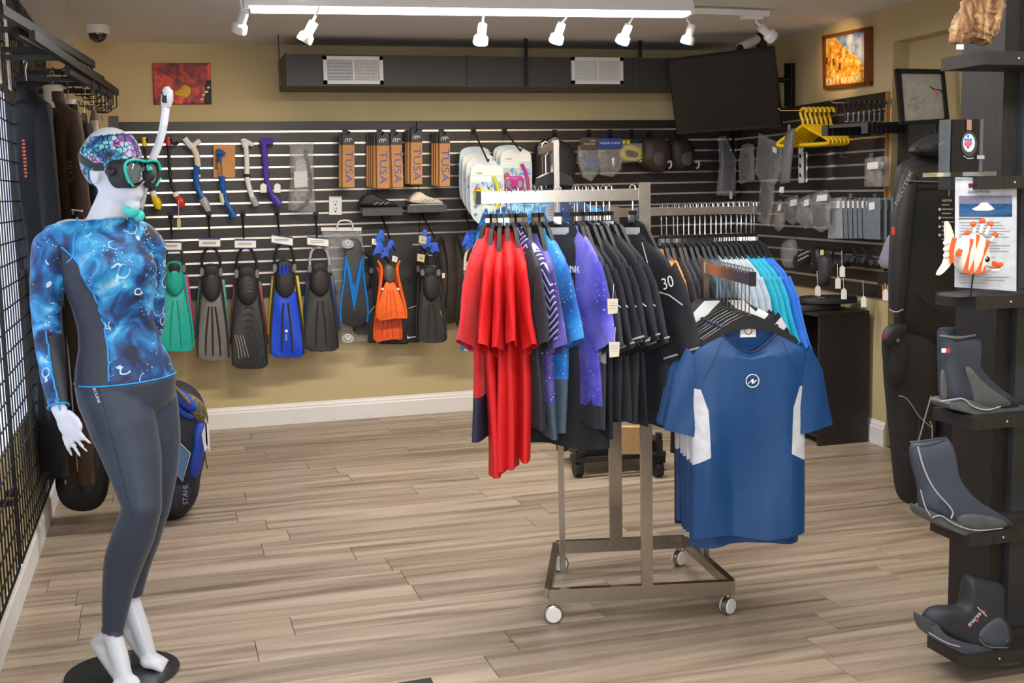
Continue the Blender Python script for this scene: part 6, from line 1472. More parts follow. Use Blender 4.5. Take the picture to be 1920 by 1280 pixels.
for k in range(2): rpack('parts_packet', ('front', 'rear')[k] + ' small clear parts packet high on the right slatwall', [(1621 + k * 20, 297 - k * 3), (1650 + k * 14, 295 - k * 3), (1650 + k * 14, 350), (1620 + k * 20, 350)], M['clearbag'], .14 - .05 * k, cont=[([(1628 + k * 18, 318), (1636 + k * 16, 314), (1640 + k * 14, 345), (1626 + k * 18, 343)], (Tn, Gy)[k])], lbl=[(1626 + k * 18, 305), (1646 + k * 10, 303), (1646 + k * 10, 316), (1626 + k * 18, 318)])
gp = 'clear packets in the lower row of the right slatwall'
crumb = [(1470, 371, 1500, 418), (1447, 380, 1470, 430), (1496, 371, 1522, 425), (1520, 362, 1556, 432)]
for k, (x0, y0, x1, y1) in enumerate(crumb):
    rpack('accessory_packet', 'crumpled clear packet, %s of four on the right wall' % ('second', 'leftmost', 'third', 'rightmost')[k], [(x0 + 4, y0), (x1 - 8, y0 - 6), (x1, y0 + 12), (x1 - 2, y1 - 6), ((x0 + x1) / 2, y1 + 4), (x0 - 2, y1 - 8), (x0, y0 + 16)], M['clearbag'], .14 + .02 * k, grp=gp, bulge=.03, cont=[([(x0 + 3, y0 + 22), (x1 - 4, y0 + 20), (x1 - 5, y1 - 8), (x0 + 3, y1 - 6)], (DGp, Tn, Gr, DGp)[k])], lbl=[(x0 + 12, y0 + 4), (x1 - 6, y0 + 2), (x1 - 6, y0 + 14), (x0 + 10, y0 + 16)])
    for q in range(3): pass
for k in range(8):
    x = 1552 + k * 9.0; o_ = .15 - k * .012
    rpack('flat_packet', 'flat grey packet, %s from the left of its hook' % ORD[k], [(x, 373), (x + 26, 370), (x + 28, 447), (x - 2 if k else x, 447)], SG if k else C('pale_grey_part', (150, 156, 162), .4), o_, th=.004, grp=gp, bulge=.004, lbl=[(x + 2, 378), (x + 22, 376), (x + 22, 390), (x + 2, 391)])
for k in range(3):
    x = 1626 + k * 12; rpack('flat_packet', 'flat grey packet at the right end, %s from the left' % ORD[k], [(x, 373), (x + 24, 370), (x + 24, 449), (x - 5, 448)], SG, .14 - k * .03, th=.004, grp=gp, bulge=.004, lbl=[(x + 3, 380), (x + 14, 378), (x + 14, 392), (x + 3, 394)])
rhook(1595, 370, .18, 'chrome hook of the eight flat packets'); rhook(1640, 371, .18, 'chrome hook of the right end packets'); rhook(1520, 366, .2, 'chrome hook of the crumpled packets'); rhook(1634, 294, .18, 'chrome hook of the small parts packets')
# darker packs in the corner below the television
gc = 'dark packs in the corner below the television'
rpack('bladder_pack', 'clear pack with a ribbed black hose beside the corner post', [(1390, 272), (1400, 268), (1411, 272), (1412, 338), (1386, 345), (1385, 300)], M['clearbag'], .2, cont=[([(1390, 290), (1408, 285), (1408, 335), (1388, 338)], DGp)], grp=gc, bulge=.02)
rpack('fabric_pack', 'large dark fabric piece in a clear bag below the television', [(1422, 250), (1466, 272), (1464, 318), (1452, 345), (1425, 340), (1414, 325)], M['clearbag'], .25, cont=[([(1424, 258), (1462, 276), (1460, 312), (1448, 338), (1428, 334), (1418, 318)], C('charcoal_cloth', (66, 68, 74), .7))], grp=gc, bulge=.02, lbl=[(1448, 274), (1456, 278), (1456, 288), (1448, 284)])
rpack('long_pack', 'long narrow rolled pack right of the fabric piece', [(1476, 244), (1488, 240), (1482, 300), (1478, 342), (1462, 344), (1468, 300)], C('rolled_grey', (112, 112, 116), .4), .3, grp=gc, bulge=.02, lbl=[(1462, 350), (1470, 350), (1468, 362), (1460, 360)])
rpack('dark_pack', 'dark glossy pack hanging above the crumpled packets', [(1426, 340), (1450, 340), (1448, 380), (1440, 425), (1420, 414), (1424, 380)], M['clearbag'], .22, cont=[([(1428, 345), (1446, 345), (1440, 412), (1424, 406)], C('dark_mauve', (58, 48, 50), .5))], grp=gc, bulge=.02)
rhook(1480, 240, .3, 'chrome hook under the television')
# mask row
gm = 'black accessories on the lowest hooks of the right wall'
blobs = [((1466, 452), (1484, 446), (1488, 470), (1484, 500), (1470, 505), (1464, 480)), ((1490, 478), (1515, 462), (1524, 470), (1518, 490), (1500, 502), (1486, 500)), ((1524, 462), (1536, 462), (1540, 500), (1530, 510), (1522, 490)), ((1536, 470), (1550, 470), (1552, 510), (1546, 538), (1536, 534), (1538, 500))]
ln_ = ['crinkled clear pouch at the left end of the lowest row', 'black studded glove in clear wrap', 'black strap loop beside the studded glove', 'long black inflator piece with a yellow tag']
for k, (pts, lab) in enumerate(zip(blobs, ln_)):
    r = rpack(('clear_pouch', 'diving_glove', 'rubber_strap', 'inflator')[k], lab, [tuple(p) for p in pts], (M['clearbag'], M['black_matte'], M['black_plastic'], DGp)[k], .16, th=.03, bulge=.025, smo=2, grp=gm, cat=('pouch', 'glove', 'strap', 'inflator')[k])
    if k == 1:
        for q in range(10): pslab('stud', sm(rect(1496 + (q % 5) * 4, 478 + (q // 5) * 8 - (q % 5) * 2, 1498 + (q % 5) * 4, 481 + (q // 5) * 8 - (q % 5) * 2), 1), RW(.16), Gy, r, th=.01, d=.04, smooth=False)
    if k == 3: pslab('yellow_tag', rect(1538, 468, 1544, 478), RW(.2), C('pale_yellow', (222, 216, 160), .6), r, th=.002, smooth=False)
for k, (x, y) in enumerate(((1572, 492), (1592, 486), (1612, 488), (1640, 492), (1664, 500))):
    pl = RW(.13 + .02 * (k % 2)); r = thing('diving_mask', 'black diving mask, %s from the left in the lowest row' % ORD[k], 'diving mask', pl.P(x, y + 12), 'black masks on the lowest row')
    fr_ = sm([(x - 11, y - 8), (x, y - 6), (x + 11, y - 8), (x + 12, y + 4), (x + 6, y + 10), (x + 2, y + 4), (x - 2, y + 4), (x - 6, y + 10), (x - 12, y + 4)], 2)
    pslab('mask_frame', fr_, pl, M['black_matte'], r, th=.05, bulge=.01)
    for s_ in (-1, 1): pslab('lens', sm([(x + s_ * 2, y - 4), (x + s_ * 9, y - 5), (x + s_ * 9, y + 2), (x + s_ * 5, y + 6)], 1), pl, C('lens_dark', (60, 66, 70), .08), r, th=.003, d=.012)
    ptube('strap', [(x - 11, y), (x - 12, y - 18), (x, y - 27), (x + 12, y - 18), (x + 11, y)], pl, 1.8, M['black_plastic'], r, d=-.02, smo=2)
for k, (x, y, ys, lab) in enumerate(((1533, 545, 508, 'white price tag farthest left on the right wall'), (1579, 508, 470, 'white price tag hanging highest on the right wall'), (1571, 530, 494, 'larger white tag left of the highest one'), (1582, 550, 520, 'white price tag directly below the highest one'), (1619, 565, 525, 'white price tag above the stacked pads'), (1660, 552, 530, 'white price tag nearest the hanging black drysuit'))):
    pl = RW(.24); r = thing('price_tag', lab, 'tag', pl.P(x, y + 12), None)
    pslab('tag_card', [(x - 5, y - 6), (x, y - 11), (x + 5, y - 6), (x + 5, y + 11), (x - 5, y + 11)], pl, M['paper'], r, th=.002, smooth=False); ptube('string', [(x, y - 10), (x - 1, ys)], pl, .5, M['paper'], r)
tag(pslab('grey_cloth', [(1668, 436), (1672, 445), (1676, 505), (1645, 503), (1655, 470)], RW(.25), C('grey_blue_cloth', (140, 142, 160), .6), None, th=.03, bulge=.02, smo=1), 'grey blue cloth wedge beside the drysuit sleeve', 'cloth')
tag(pslab('black_box', rect(1645, 510, 1678, 534), RW(.2), M['black_plastic'], None, th=.08, smooth=False), 'black product box under the grey blue cloth', 'box')

# cabinet with pads
cb0 = onZ(1535, 835, 0); cb1 = onZ(1643, 829, 0)
cx0, cx1, cy0 = 3.44, 3.93, 6.02; ch_ = .765
cab = thing('side_cabinet', 'small black cabinet with an open front against the right wall', 'cabinet', ((cx0 + cx1) / 2, cy0 + .3, 0))
Wk = M['wood_black']
# the side panel faces the camera; the open front faces left into the room
MB().box(((3.63 + cx1) / 2 - .0, cy0 + .009, ch_ / 2), (cx1 - 3.60, .018, ch_)).build('side_panel', Wk, cab, smooth=False)
MB().box(((3.61 + cx1) / 2, cy0 + .591, ch_ / 2), (cx1 - 3.62, .018, ch_)).build('side_panel', Wk, cab, smooth=False)
MB().box(((3.60 + cx1) / 2, cy0 + .3, ch_ + .009), (cx1 - 3.59, .62, .018)).build('top_board', Wk, cab, smooth=False)
MB().box((cx1 - .008, cy0 + .3, ch_ / 2), (.012, .58, ch_ - .01)).build('back_panel', Wk, cab, smooth=False)
for z in (.05, .4): MB().box(((3.62 + cx1) / 2, cy0 + .3, z), (cx1 - 3.64, .56, .018)).build('shelf', Wk, cab, smooth=False)
def pad(lab, x, y, rz, z, w_=.30, d=.24):
    r = thing('tablet_case', lab, 'case', (x, y, z), None, rz)
    def rr(k, zz): 
        pts = sm([(-w_ / 2 * k, -d / 2 * k), (w_ / 2 * k, -d / 2 * k), (w_ / 2 * k, d / 2 * k), (-w_ / 2 * k, d / 2 * k)], 3); return [V((a, b, zz)) for a, b in pts]
    MB().loft([rr(.97, 0), rr(1, .004), rr(1, .03), rr(.97, .036)]).build('case_body', C('case_black', (34, 34, 36), .6, bump=.15, scale=60), r, world=False)
    MB().loft([rr(1.005, .016), rr(1.012, .018), rr(1.005, .020)]).build('zip_seam', DGp, r, world=False)
    MB().slab([V((-.09 + a, -.06 + b, .037)) for a, b in ((0, 0), (.02, -.004), (.03, .01), (.045, .012), (.03, .02), (.008, .016))], ZZ, .001).build('logo', C('red_white_logo', (214, 90, 104), .5), r, world=False, smooth=False)
    MB().slab([V((-.06 + a, -.065 + b, .0375)) for a, b in ((0, 0), (.018, 0), (.024, .012), (.006, .012))], ZZ, .001).build('logo', M['white_ink'], r, world=False, smooth=False)
pad('black zipped case, lower left on the cabinet', 3.70, 6.24, R(8), ch_ + .0185, w_=.34); pad('black zipped case, upper right on the cabinet', 3.775, 6.20, R(-12), ch_ + .058, w_=.34)
tg = thing('hanging_tag', 'large white tag on clear film left of the cabinet', 'tag', YP(5.9).P(1490, 615))
pslab('tag_card', [(1481, 592), (1494, 584), (1500, 608), (1486, 619)], YP(5.9), M['paper'], tg, th=.002, smooth=False)
pslab('print_area', [(1484, 597), (1492, 592), (1496, 607), (1488, 612)], YP(5.9), C('pale_pink_print', (216, 200, 196), .6), tg, th=.001, d=.001, smooth=False)
ptube('tag_cord', [(1494, 584), (1499, 572)], YP(5.9), .8, M['paper'], tg)

# tall black cupboard with the signed frame on it
cuX = 3.62
cup = thing('tall_cupboard', 'tall black cupboard behind the hanging drysuit', 'cupboard', (3.83, 5.2, 0))
c0 = YP(5.79).P(1684, 232); ctop = c0.z
MB().box(((c0.x + 4.06) / 2, 5.62, ctop / 2), (4.06 - c0.x, .34, ctop)).build('cupboard_body', Wk, cup, smooth=False)
MB().box(((c0.x + 4.06) / 2, 5.442, ctop / 2), (4.06 - c0.x - .01, .012, ctop - .01)).build('door', Wk, cup, smooth=False)
fp = Plane(YP(5.44).P(1700, 236), V((-.25, -1, .12)))
fm = thing('signed_frame', 'black framed white signed print leaning on the cupboard', 'picture frame', fp.P(1735, 230))
fo = [(1680, 128), (1771, 130), (1781, 228), (1690, 233)]; fi = [(1690, 137), (1766, 138), (1773, 222), (1697, 227)]
for k in range(4):
    j = (k + 1) % 4; pslab('frame_side', [fo[k], fo[j], fi[j], fi[k]], fp, M['black_plastic'], fm, th=.03, d=.012, smooth=False)
pslab('print', fi, fp, C('print_paper', (196, 194, 192), .3), fm, th=.008, d=-.004, smooth=False)
for pts in ([(1706, 188), (1712, 182), (1716, 190), (1722, 180)], [(1712, 200), (1722, 190), (1730, 194), (1736, 184)], [(1716, 206), (1719, 198), (1724, 204)], [(1708, 194), (1704, 200)]): ptube('signature_stroke', pts, fp, .9, Gy, fm, d=.0)
ptube('branch', [(1744, 162), (1752, 168), (1762, 168), (1768, 174)], fp, .9, M['ink'], fm, d=.0)
pslab('pink_blossom', sm([(1748, 172), (1756, 170), (1762, 178), (1754, 184)], 2), fp, C('pink_print', (222, 160, 160), .6), fm, th=.001, d=-.002)

# hanging drysuit
dp_ = YP(4.35); DS = C('drysuit_black', (36, 36, 37), .62, bump=.12, scale=120)
ds = thing('drysuit', 'tall black hooded drysuit hanging in front of the cupboard', 'drysuit', dp_.P(1720, 945))
pslab('torso', [(1690, 318), (1704, 302), (1740, 290), (1800, 292), (1830, 320), (1835, 480), (1828, 620), (1800, 660), (1690, 640), (1688, 560), (1686, 420)], dp_, DS, ds, th=.05, bulge=.05, smo=2)
for pts in ([(1676, 610), (1755, 610), (1762, 700), (1756, 800), (1742, 900), (1732, 946), (1690, 945), (1680, 850), (1667, 720), (1664, 660)], [(1750, 610), (1832, 610), (1828, 760), (1812, 940), (1770, 945), (1758, 800), (1752, 700)]): pslab('leg', pts, dp_, DS, ds, th=.04, d=-.01, bulge=.05, smo=2)
ptube('sleeve', [(1706, 330, .02), (1692, 400, .05), (1686, 470, .06), (1683, 530, .06), (1680, 582, .05)], dp_, [16, 20, 19, 17, 14], DS, ds, seg=18, smo=2)
ptube('cuff_ring', [(1667, 580, .10), (1680, 586, .12), (1693, 580, .10)], dp_, 1.2, Gst, ds)
pslab('hood', [(1716, 290), (1718, 272), (1756, 250), (1790, 246), (1812, 270), (1806, 296), (1760, 296)], dp_, DS, ds, th=.05, d=.02, bulge=.05, smo=2)
ptube('hood_rim', [(1717, 276, .07), (1728, 281, .08), (1744, 272, .09), (1758, 258, .09)], dp_, 1.6, M['black_plastic'], ds)
for pts in ([(1760, 272), (1772, 264), (1784, 258)], [(1772, 264), (1784, 276)]): ptube('hood_seam', pts, dp_, 1, Gst, ds, d=.075)
ptube('collar_line', [(1764, 288), (1772, 298), (1788, 302)], dp_, 1.4, DGp, ds, d=.075)
ptube('chest_zip', [(1704, 341), (1740, 343), (1772, 343)], dp_, 2, M['black_plastic'], ds, d=.06); ptube('zip_line', [(1704, 339), (1772, 341)], dp_, .5, Gst, ds, d=.07, smo=0)
text('NEOTEK', 'lettering', M['white_ink'], ds, dp_.P(1694, 352, .125), (dp_.P(1704, 330) - dp_.P(1684, 372)), (V((-.35, -.2, .15))), .04)
pslab('thigh_pocket', [(1662, 612), (1700, 604), (1702, 640), (1696, 700), (1684, 728), (1668, 716), (1660, 660)], dp_, DS, ds, th=.03, d=.05, bulge=.03, smo=2)
pslab('pocket_flap', [(1656, 640), (1668, 616), (1698, 606), (1704, 616), (1680, 640), (1664, 655)], dp_, M['black_matte'], ds, th=.02, d=.085, bulge=.01, smo=1)
pslab('red_mark', sm(rect(1656, 626, 1662, 634), 1), dp_, C('red_mark', (200, 40, 60), .5), ds, th=.002, d=.10); ptube('eyelet', [(1681, 638), (1684, 635), (1687, 638), (1684, 641), (1681, 638)], dp_, 1, M['chrome2'], ds, d=.11)
for pts in ([(1686, 742), (1698, 744), (1712, 762), (1722, 780), (1745, 800)], [(1722, 780), (1724, 808), (1716, 840)], [(1680, 830), (1690, 850), (1712, 855)], [(1700, 520), (1730, 560), (1770, 585)]): ptube('seam', pts, dp_, .9, DGp if pts[0][0] != 1686 else Gst, ds, d=.052, smo=2)
ptube('sleeve_patch', [(1675, 425, .125), (1675, 440, .125)], dp_, 3, C('red_mark2', (214, 70, 56), .5), ds)
hh_ = tag(ptube('wall_hook_rail', [(1745, 240), (1745, 250), (1760, 256)], YP(4.4), 2, M['black_metal'], None), 'black hook holding the hood of the drysuit', 'hook')
ht = thing('hang_card', 'black size chart card lettered in white hanging on the drysuit', 'card', dp_.P(1778, 455)); hp2 = YP(4.2)
pslab('card_body', rect(1758, 366, 1800, 456), hp2, M['black_plastic'], ht, th=.004, smooth=False); ptext('NEOTEK', 'lettering', M['white_ink'], ht, hp2, 1776, 376, 4, 0, d=.003)
rr_ = random.Random(3)
for k in range(9):
    pslab('print_line', rect(1766, 383 + k * 8, 1766 + rr_.uniform(10, 30), 385 + k * 8), hp2, Gy, ht, th=.001, d=.002, smooth=False)
    if k % 2: pslab('print_icon', sm(rect(1760, 382 + k * 8, 1764, 387 + k * 8), 1), hp2, M['white_ink'], ht, th=.001, d=.002, smooth=False)
ptube('card_loop', [(1779, 368), (1780, 350), (1783, 340)], hp2, .7, M['chrome2'], ht)

# ================================================================== BLACK DISPLAY TOWER WITH SHELVES (right foreground)
TY = 3.10; tw = thing('display_tower', 'tall black display tower with shelves at the right edge', 'display tower', (2.75, TY + .1, 0))
tp_ = YP(TY); xl = YP(TY + .2).P(1790, 640).x; xr = tp_.P(1896, 640).x
MB().box(((xl + 3.25) / 2, TY + .10, 1.23), (3.25 - xl, .2, 2.46)).build('back_panel', Wk, tw, smooth=False)
MB().box(((xr + 3.2) / 2, TY - .012, 1.23), (3.2 - xr, .024, 2.46)).build('front_panel', mat('bluish_lit_black_panel', (58, 60, 64), .38, var=.12, scale=8), tw, smooth=False)  # bluish light on this face is put into the lighter panel colour
SHZ = []
for k, (x, y) in enumerate(((1845, 97), (1845, 325), (1845, 548), (1845, 772), (1845, 988), (1845, 1222))):
    z = YP(TY - .2).P(x, y).z; a = YP(TY).P(1752, 640).x
    z = YP(TY - .19).P(1838, (95, 330, 556, 782, 1000, 1228)[k]).z; SHZ.append(z)
    MB().box(((a + 3.25) / 2, TY - .095, z - .019), (3.25 - a, .19, .038)).build('shelf', Wk, tw, smooth=False)
    mb = MB(); mb.ell((a + .12, TY - .192, z - .02), (.004, .002, .004), 8, 5); mb.build('screw', M['chrome2'], tw)
# driftwood
zt_ = SHZ[0]; base = YP(TY - .1)
dw = thing('driftwood', 'gnarled tan driftwood piece standing on the top shelf', 'driftwood', V((base.P(1830, 80).x, TY - .1, zt_)))
def m_drift():
    a = NT('driftwood', .8); n = a.noise(a.scale(a.tc, (1, 1, .25)), 26, 6, 1.6).outputs['Fac']
    a.col(a.ramp(n, [(.32, (70, 44, 28)), (.46, (150, 108, 74)), (.6, (196, 156, 112)), (.72, (224, 196, 156))])); a.bump(n, 1.0, .02); return a.m
mb = MB(); rd = random.Random(8)
def gn(path, rad):
    p = [base.P(*q) for q in path]; P2 = []; R2 = []
    for i in range(len(p) - 1):
        for k in range(8): t = k / 8; P2.append(p[i].lerp(p[i + 1], t)); R2.append((rad[i] + (rad[i + 1] - rad[i]) * t) * (1 + rd.uniform(-.16, .16)))
    P2.append(p[-1]); R2.append(rad[-1]); mb.tube(P2, R2, 12)
gn([(1790, 82), (1800, 50), (1812, 25), (1830, 0), (1836, -60)], [.018, .028, .026, .034, .045])
gn([(1830, 78), (1838, 50), (1842, 10), (1848, -60)], [.038, .042, .04, .05]); gn([(1850, 70), (1858, 40), (1862, 0), (1862, -60)], [.022, .032, .034, .04]); gn([(1812, 78), (1816, 50), (1828, 20)], [.016, .02, .02])
o = mb.build('driftwood_body', m_drift(), dw, auto=180)
rm = o.modifiers.new('r', 'REMESH'); rm.mode = 'VOXEL'; rm.voxel_size = .005
dt = bpy.data.textures.new('drift', 'CLOUDS'); dt.noise_scale = .03
dm = o.modifiers.new('d', 'DISPLACE'); dm.texture = dt; dm.strength = .012
tag(MB().box(YP(TY - .193).P(1800, 88) , (.02, .006, .014)).build('shelf_tag', M['white_plastic'], smooth=False), 'tiny white tag at the foot of the driftwood', 'tag')
# clear award block with emblem
zt_ = SHZ[1]; ap_ = YP(TY - .17)
aw = thing('award_block', 'clear acrylic award with a blue and red globe emblem', 'award', V((ap_.P(1820, 310).x, TY - .15, zt_)))
A0 = ap_.P(1786, 312).x; A1 = ap_.P(1850, 312).x
MB().box(((A0 + A1) / 2 + .01, TY - .11, zt_ + .007), (A1 - A0 + .04, .13, .013)).build('award_base', M['glass'], aw, smooth=False)
h1 = ap_.P(1820, 222).z
MB().box(((A0 + A1) / 2 + .014, TY - .115, (zt_ + .013 + h1) / 2), (A1 - A0 - .02, .035, h1 - zt_ - .013)).build('dark_block', C('award_dark', (28, 28, 32), .15), aw, smooth=False)
for xx in (A0 + .012, A1 + .008): MB().box((xx, TY - .115, (zt_ + .013 + h1) / 2), (.012, .037, h1 - zt_ - .013)).build('acrylic_edge', mat('frosted_acrylic', (120, 126, 132), .12, alpha=.4, var=.05), aw, smooth=False)
ep = YP(TY - .136)
def oval(cx, cy, rx, ry, n_=24): return [(cx + rx * cos(2 * pi * k / n_), cy + ry * sin(2 * pi * k / n_)) for k in range(n_)]
pslab('emblem_rim', oval(1817, 270, 15, 24), ep, C('emblem_grey', (70, 68, 70), .4), aw, th=.001, smooth=False)
pslab('emblem_globe', oval(1817, 268, 11, 17), ep, C('emblem_white', (206, 216, 232), .5), aw, th=.001, d=.001, smooth=False)
for k in range(4):
    for j in range(3):
        x = 1810.5 + j * 5; y = 255 + k * 7
        if not (k in (0, 3) and j != 1): pslab('globe_patch', rect(x - 1.8, y - 2.4, x + 1.8, y + 2.4), ep, C('emblem_blue', (40, 110, 196), .5), aw, th=.001, d=.002, smooth=False)
pslab('globe_land', sm([(1809, 266), (1817, 262), (1824, 268), (1818, 276), (1811, 274)], 2), ep, C('emblem_red', (216, 92, 84), .5), aw, th=.001, d=.003)
pslab('ribbon_mark', rect(1813, 224, 1822, 244), ep, C('emblem_copper', (170, 128, 112), .5), aw, th=.001, d=.001, smooth=False)
ptube('emblem_arc', [(1806, 292), (1814, 298), (1826, 296)], ep, 1, Gst, aw, d=.001, smo=2); pslab('corner_label', rect(1832, 291, 1846, 298), ep, Gst, aw, th=.001, d=.001, smooth=False)
# flyer in a holder
zt_ = SHZ[2]; yp = YP(TY - .16)
fy = thing('flyer', 'white flyer with a ship photo standing on the third shelf', 'flyer', V((yp.P(1850, 545).x, TY - .16, zt_)))
pslab('sheet', [(1792, 332), (1907, 335), (1906, 546), (1791, 538)], yp, C('flyer_paper', (206, 212, 224), .5), fy, th=.003, smooth=False)
pslab('sea_photo', rect(1799, 367, 1898, 406), yp, m_ramps('sea_photo_print', 6, [(.35, (20, 58, 110)), (.55, (40, 96, 150)), (.7, (90, 110, 140))], stretch=(1, 1, 4)), fy, th=.001, d=.002, smooth=False)
pslab('sky_part', rect(1799, 367, 1898, 382), yp, C('dusk_print', (120, 120, 146), .5), fy, th=.001, d=.003, smooth=False)
pslab('ship', [(1822, 392), (1834, 386), (1840, 380), (1850, 379), (1858, 385), (1865, 392), (1855, 395), (1830, 395)], yp, M['white_ink'], fy, th=.001, d=.004, smooth=False)
pslab('dive_flag', [(1816, 344), (1823, 343), (1825, 351), (1817, 352)], yp, C('flag_red', (120, 34, 50), .5), fy, th=.001, d=.002, smooth=False)
ptext('COLUMBUSCUBA', 'lettering', Gr, fy, yp, 1854, 347, 5.5, 0, d=.003, sx=1.1); ptext('Egyptian Red Sea', 'lettering', DGp, fy, yp, 1836, 359, 5, 0, d=.003)
pslab('text_line', rect(1798, 408.5, 1844, 410.5), yp, Gr, fy, th=.001, d=.002, smooth=False)
rr_ = random.Random(5)
for k in range(22): pslab('text_line', rect(1799, 416 + k * 5.4, 1799 + rr_.uniform(40, 98), 417.3 + k * 5.4), yp, Gst, fy, th=.001, d=.002, smooth=False)
# striped fish figure
fpz = YP(TY - .2); fs_ = thing('toy_fish', 'orange and white striped toy fish on a thin black stand', 'toy fish', V((fpz.P(1828, 540).x, TY - .2, zt_)))
OrF = C('orange_paint', (240, 96, 36), .35); WhF = C('white_fish_paint', (236, 232, 222), .35)
pslab('fish_body', [(1793, 470), (1800, 455), (1815, 445), (1830, 436), (1845, 440), (1852, 455), (1858, 475), (1862, 500), (1855, 513), (1830, 514), (1808, 512), (1800, 495)], fpz, WhF, fs_, th=.03, bulge=.012, smo=2)
for a, b, r_ in (((1801, 468), (1798, 480), 5), ((1822, 448), (1810, 512), 4), ((1834, 440), (1820, 514), 4), ((1852, 452), (1832, 514), 4.5), ((1847, 490), (1846, 514), 3)): ptube('stripe', [a, ((a[0] + b[0]) / 2 - 2, (a[1] + b[1]) / 2), b], fpz, r_, OrF, fs_, d=.006, smo=2)
for pts in ([(1826, 436), (1828, 425), (1825, 420)], [(1838, 436), (1842, 420), (1842, 414)], [(1848, 440), (1854, 426), (1857, 420)], [(1856, 452), (1862, 446), (1866, 440)], [(1816, 445), (1814, 436)]):
    ptube('dorsal_spine', pts, fpz, [3.4, 3.2, 3][:len(pts)] if len(pts) == 3 else [3.4, 3.2], WhF, fs_, d=-.004); q = pts[-1]; MB().ell(fpz.P(q[0], q[1], -.004), .0085).build('spine_tip', OrF, fs_)
pslab('tail_fin', [(1774, 416), (1780, 414), (1790, 440), (1792, 470), (1786, 495), (1764, 518), (1758, 514), (1775, 488), (1776, 455)], fpz, WhF, fs_, th=.012, smo=1); ptube('tail_stripe', [(1790, 446), (1783, 470), (1785, 492)], fpz, 4.5, OrF, fs_, d=.004, smo=2)
for y in (455, 467, 479): MB().ell(fpz.P(1774, y), (.010, .006, .008)).build('tail_lobe', WhF, fs_)
MB().ell(fpz.P(1851, 486, .010), (.0085, .006, .0085)).build('eye', M['black_plastic'], fs_); MB().ell(fpz.P(1850, 484, .0165), .002).build('eye_glint', M['white_ink'], fs_)
ptube('snout', [(1862, 494), (1872, 497), (1879, 495)], fpz, [5, 5, 4], OrF, fs_, d=.0); ptube('lower_jaw', [(1858, 508), (1868, 508), (1874, 505)], fpz, [4, 4, 2.5], WhF, fs_); ptube('mouth_line', [(1850, 498), (1862, 503), (1876, 501)], fpz, .8, M['ink'], fs_, d=.014)
MB().tube([fpz.P(1825, 512, -.01), V((fpz.P(1825, 512).x, TY - .19, zt_))], .0025, 6).build('stand_rod', M['black_metal'], fs_)
MB().lathe(V((fpz.P(1825, 540).x, TY - .13, zt_)), [(0, 0), (.055, 0), (.055, .004), (0, .005)], 28).build('stand_base', DGp, fs_)

# neoprene boots on the shelves
def boot(lab, side, solepts, shaft, Yb, mU, mS, zs=None, details=(), th=.095):
    """upper outline and sole outline in pixels on the shelf plane"""
    pl = YP(Yb); r = thing('neoprene_boot', lab, 'boot', pl.P(solepts[0][0], max(p[1] for p in solepts)), 'neoprene boots on the tower shelves')
    o = MB(); pts = [pl.P(*q) for q in sm(shaft, 2)]; c = sum(pts, V((0, 0, 0))) / len(pts); n_ = V((0, -1, 0)); rings = []
    for t in (-1, -.9, -.65, -.3, 0, .3, .65, .9, 1):
        k_ = (1 - abs(t) ** 2.6) * .30 + .70
        if abs(t) == 1: k_ = .62
        rings.append([c + (p - c) * k_ + n_ * (t * th / 2 * (.72 + .28 * max(0, min(1, (c.z + .05 - p.z) / .12)))) for p in pts])
    o.loft(rings).build('upper', mU, r)
    sp_ = [pl.P(*q) for q in sm(solepts, 2)]; c2 = sum(sp_, V((0, 0, 0))) / len(sp_)
    MB().loft([[c2 + (p - c2) * k_ + n_ * t * th / 2 for p in sp_] for t, k_ in ((-1.04, .9), (-.95, 1), (0, 1.01), (.95, 1), (1.04, .9))]).build('sole', mS, r)
    for nm, dp2, rad, mm, dd in details: ptube(nm, dp2, pl, rad, mm, r, d=dd, smo=2)
    return r, pl
NB1 = C('boot_neoprene', (48, 54, 66), .62, bump=.08, scale=200); NB2 = C('boot_rubber', (84, 86, 88), .5); NB3 = C('boot_blue_grey', (62, 68, 84), .62, bump=.08, scale=200)
r, pl = boot('dark boot with grey rubber toe, on the fourth shelf', 1, [(1761, 748), (1790, 744), (1808, 746), (1825, 758), (1880, 762), (1908, 756), (1913, 764), (1906, 776), (1865, 780), (1820, 778), (1790, 768), (1764, 762)], [(1760, 612), (1765, 628), (1830, 630), (1830, 632), (1826, 680), (1840, 700), (1868, 730), (1906, 756), (1908, 768), (1850, 774), (1800, 764), (1766, 758), (1762, 700), (1760, 660)], TY - .10, NB1, NB2,
    details=[('top_trim', [(1762, 629, .02), (1796, 634, .036), (1829, 628, .02)], 2, Gr, 0), ('sole_line', [(1764, 752, .05), (1790, 748, .052), (1808, 746, .052), (1822, 762, .053), (1850, 770, .053), (1876, 762, .05)], 1.4, Gst, 0)])
pslab('rubber_toe', [(1808, 690), (1818, 686), (1826, 696), (1850, 722), (1895, 752), (1896, 762), (1850, 766), (1826, 758), (1824, 730)], pl, NB2, r, th=.004, d=.047, bulge=.008, smo=2); pslab('heel_patch', [(1764, 700), (1770, 690), (1776, 720), (1776, 752), (1764, 750)], pl, NB2, r, th=.004, d=.044, bulge=.004, smo=1)
pslab('brand_patch', rect(1766, 653, 1782, 661), pl, C('patch_red', (196, 60, 80), .5), r, th=.002, d=.042, smooth=False); pslab('patch_white', rect(1766, 653, 1774, 661), pl, M['white_ink'], r, th=.002, d=.043, smooth=False)
for k in range(5): ptube('toe_ridge', [(1884 + k * 4, 772 - k * 3, .036), (1890 + k * 4, 762 - k * 2, .03)], pl, 1, DGp, r)
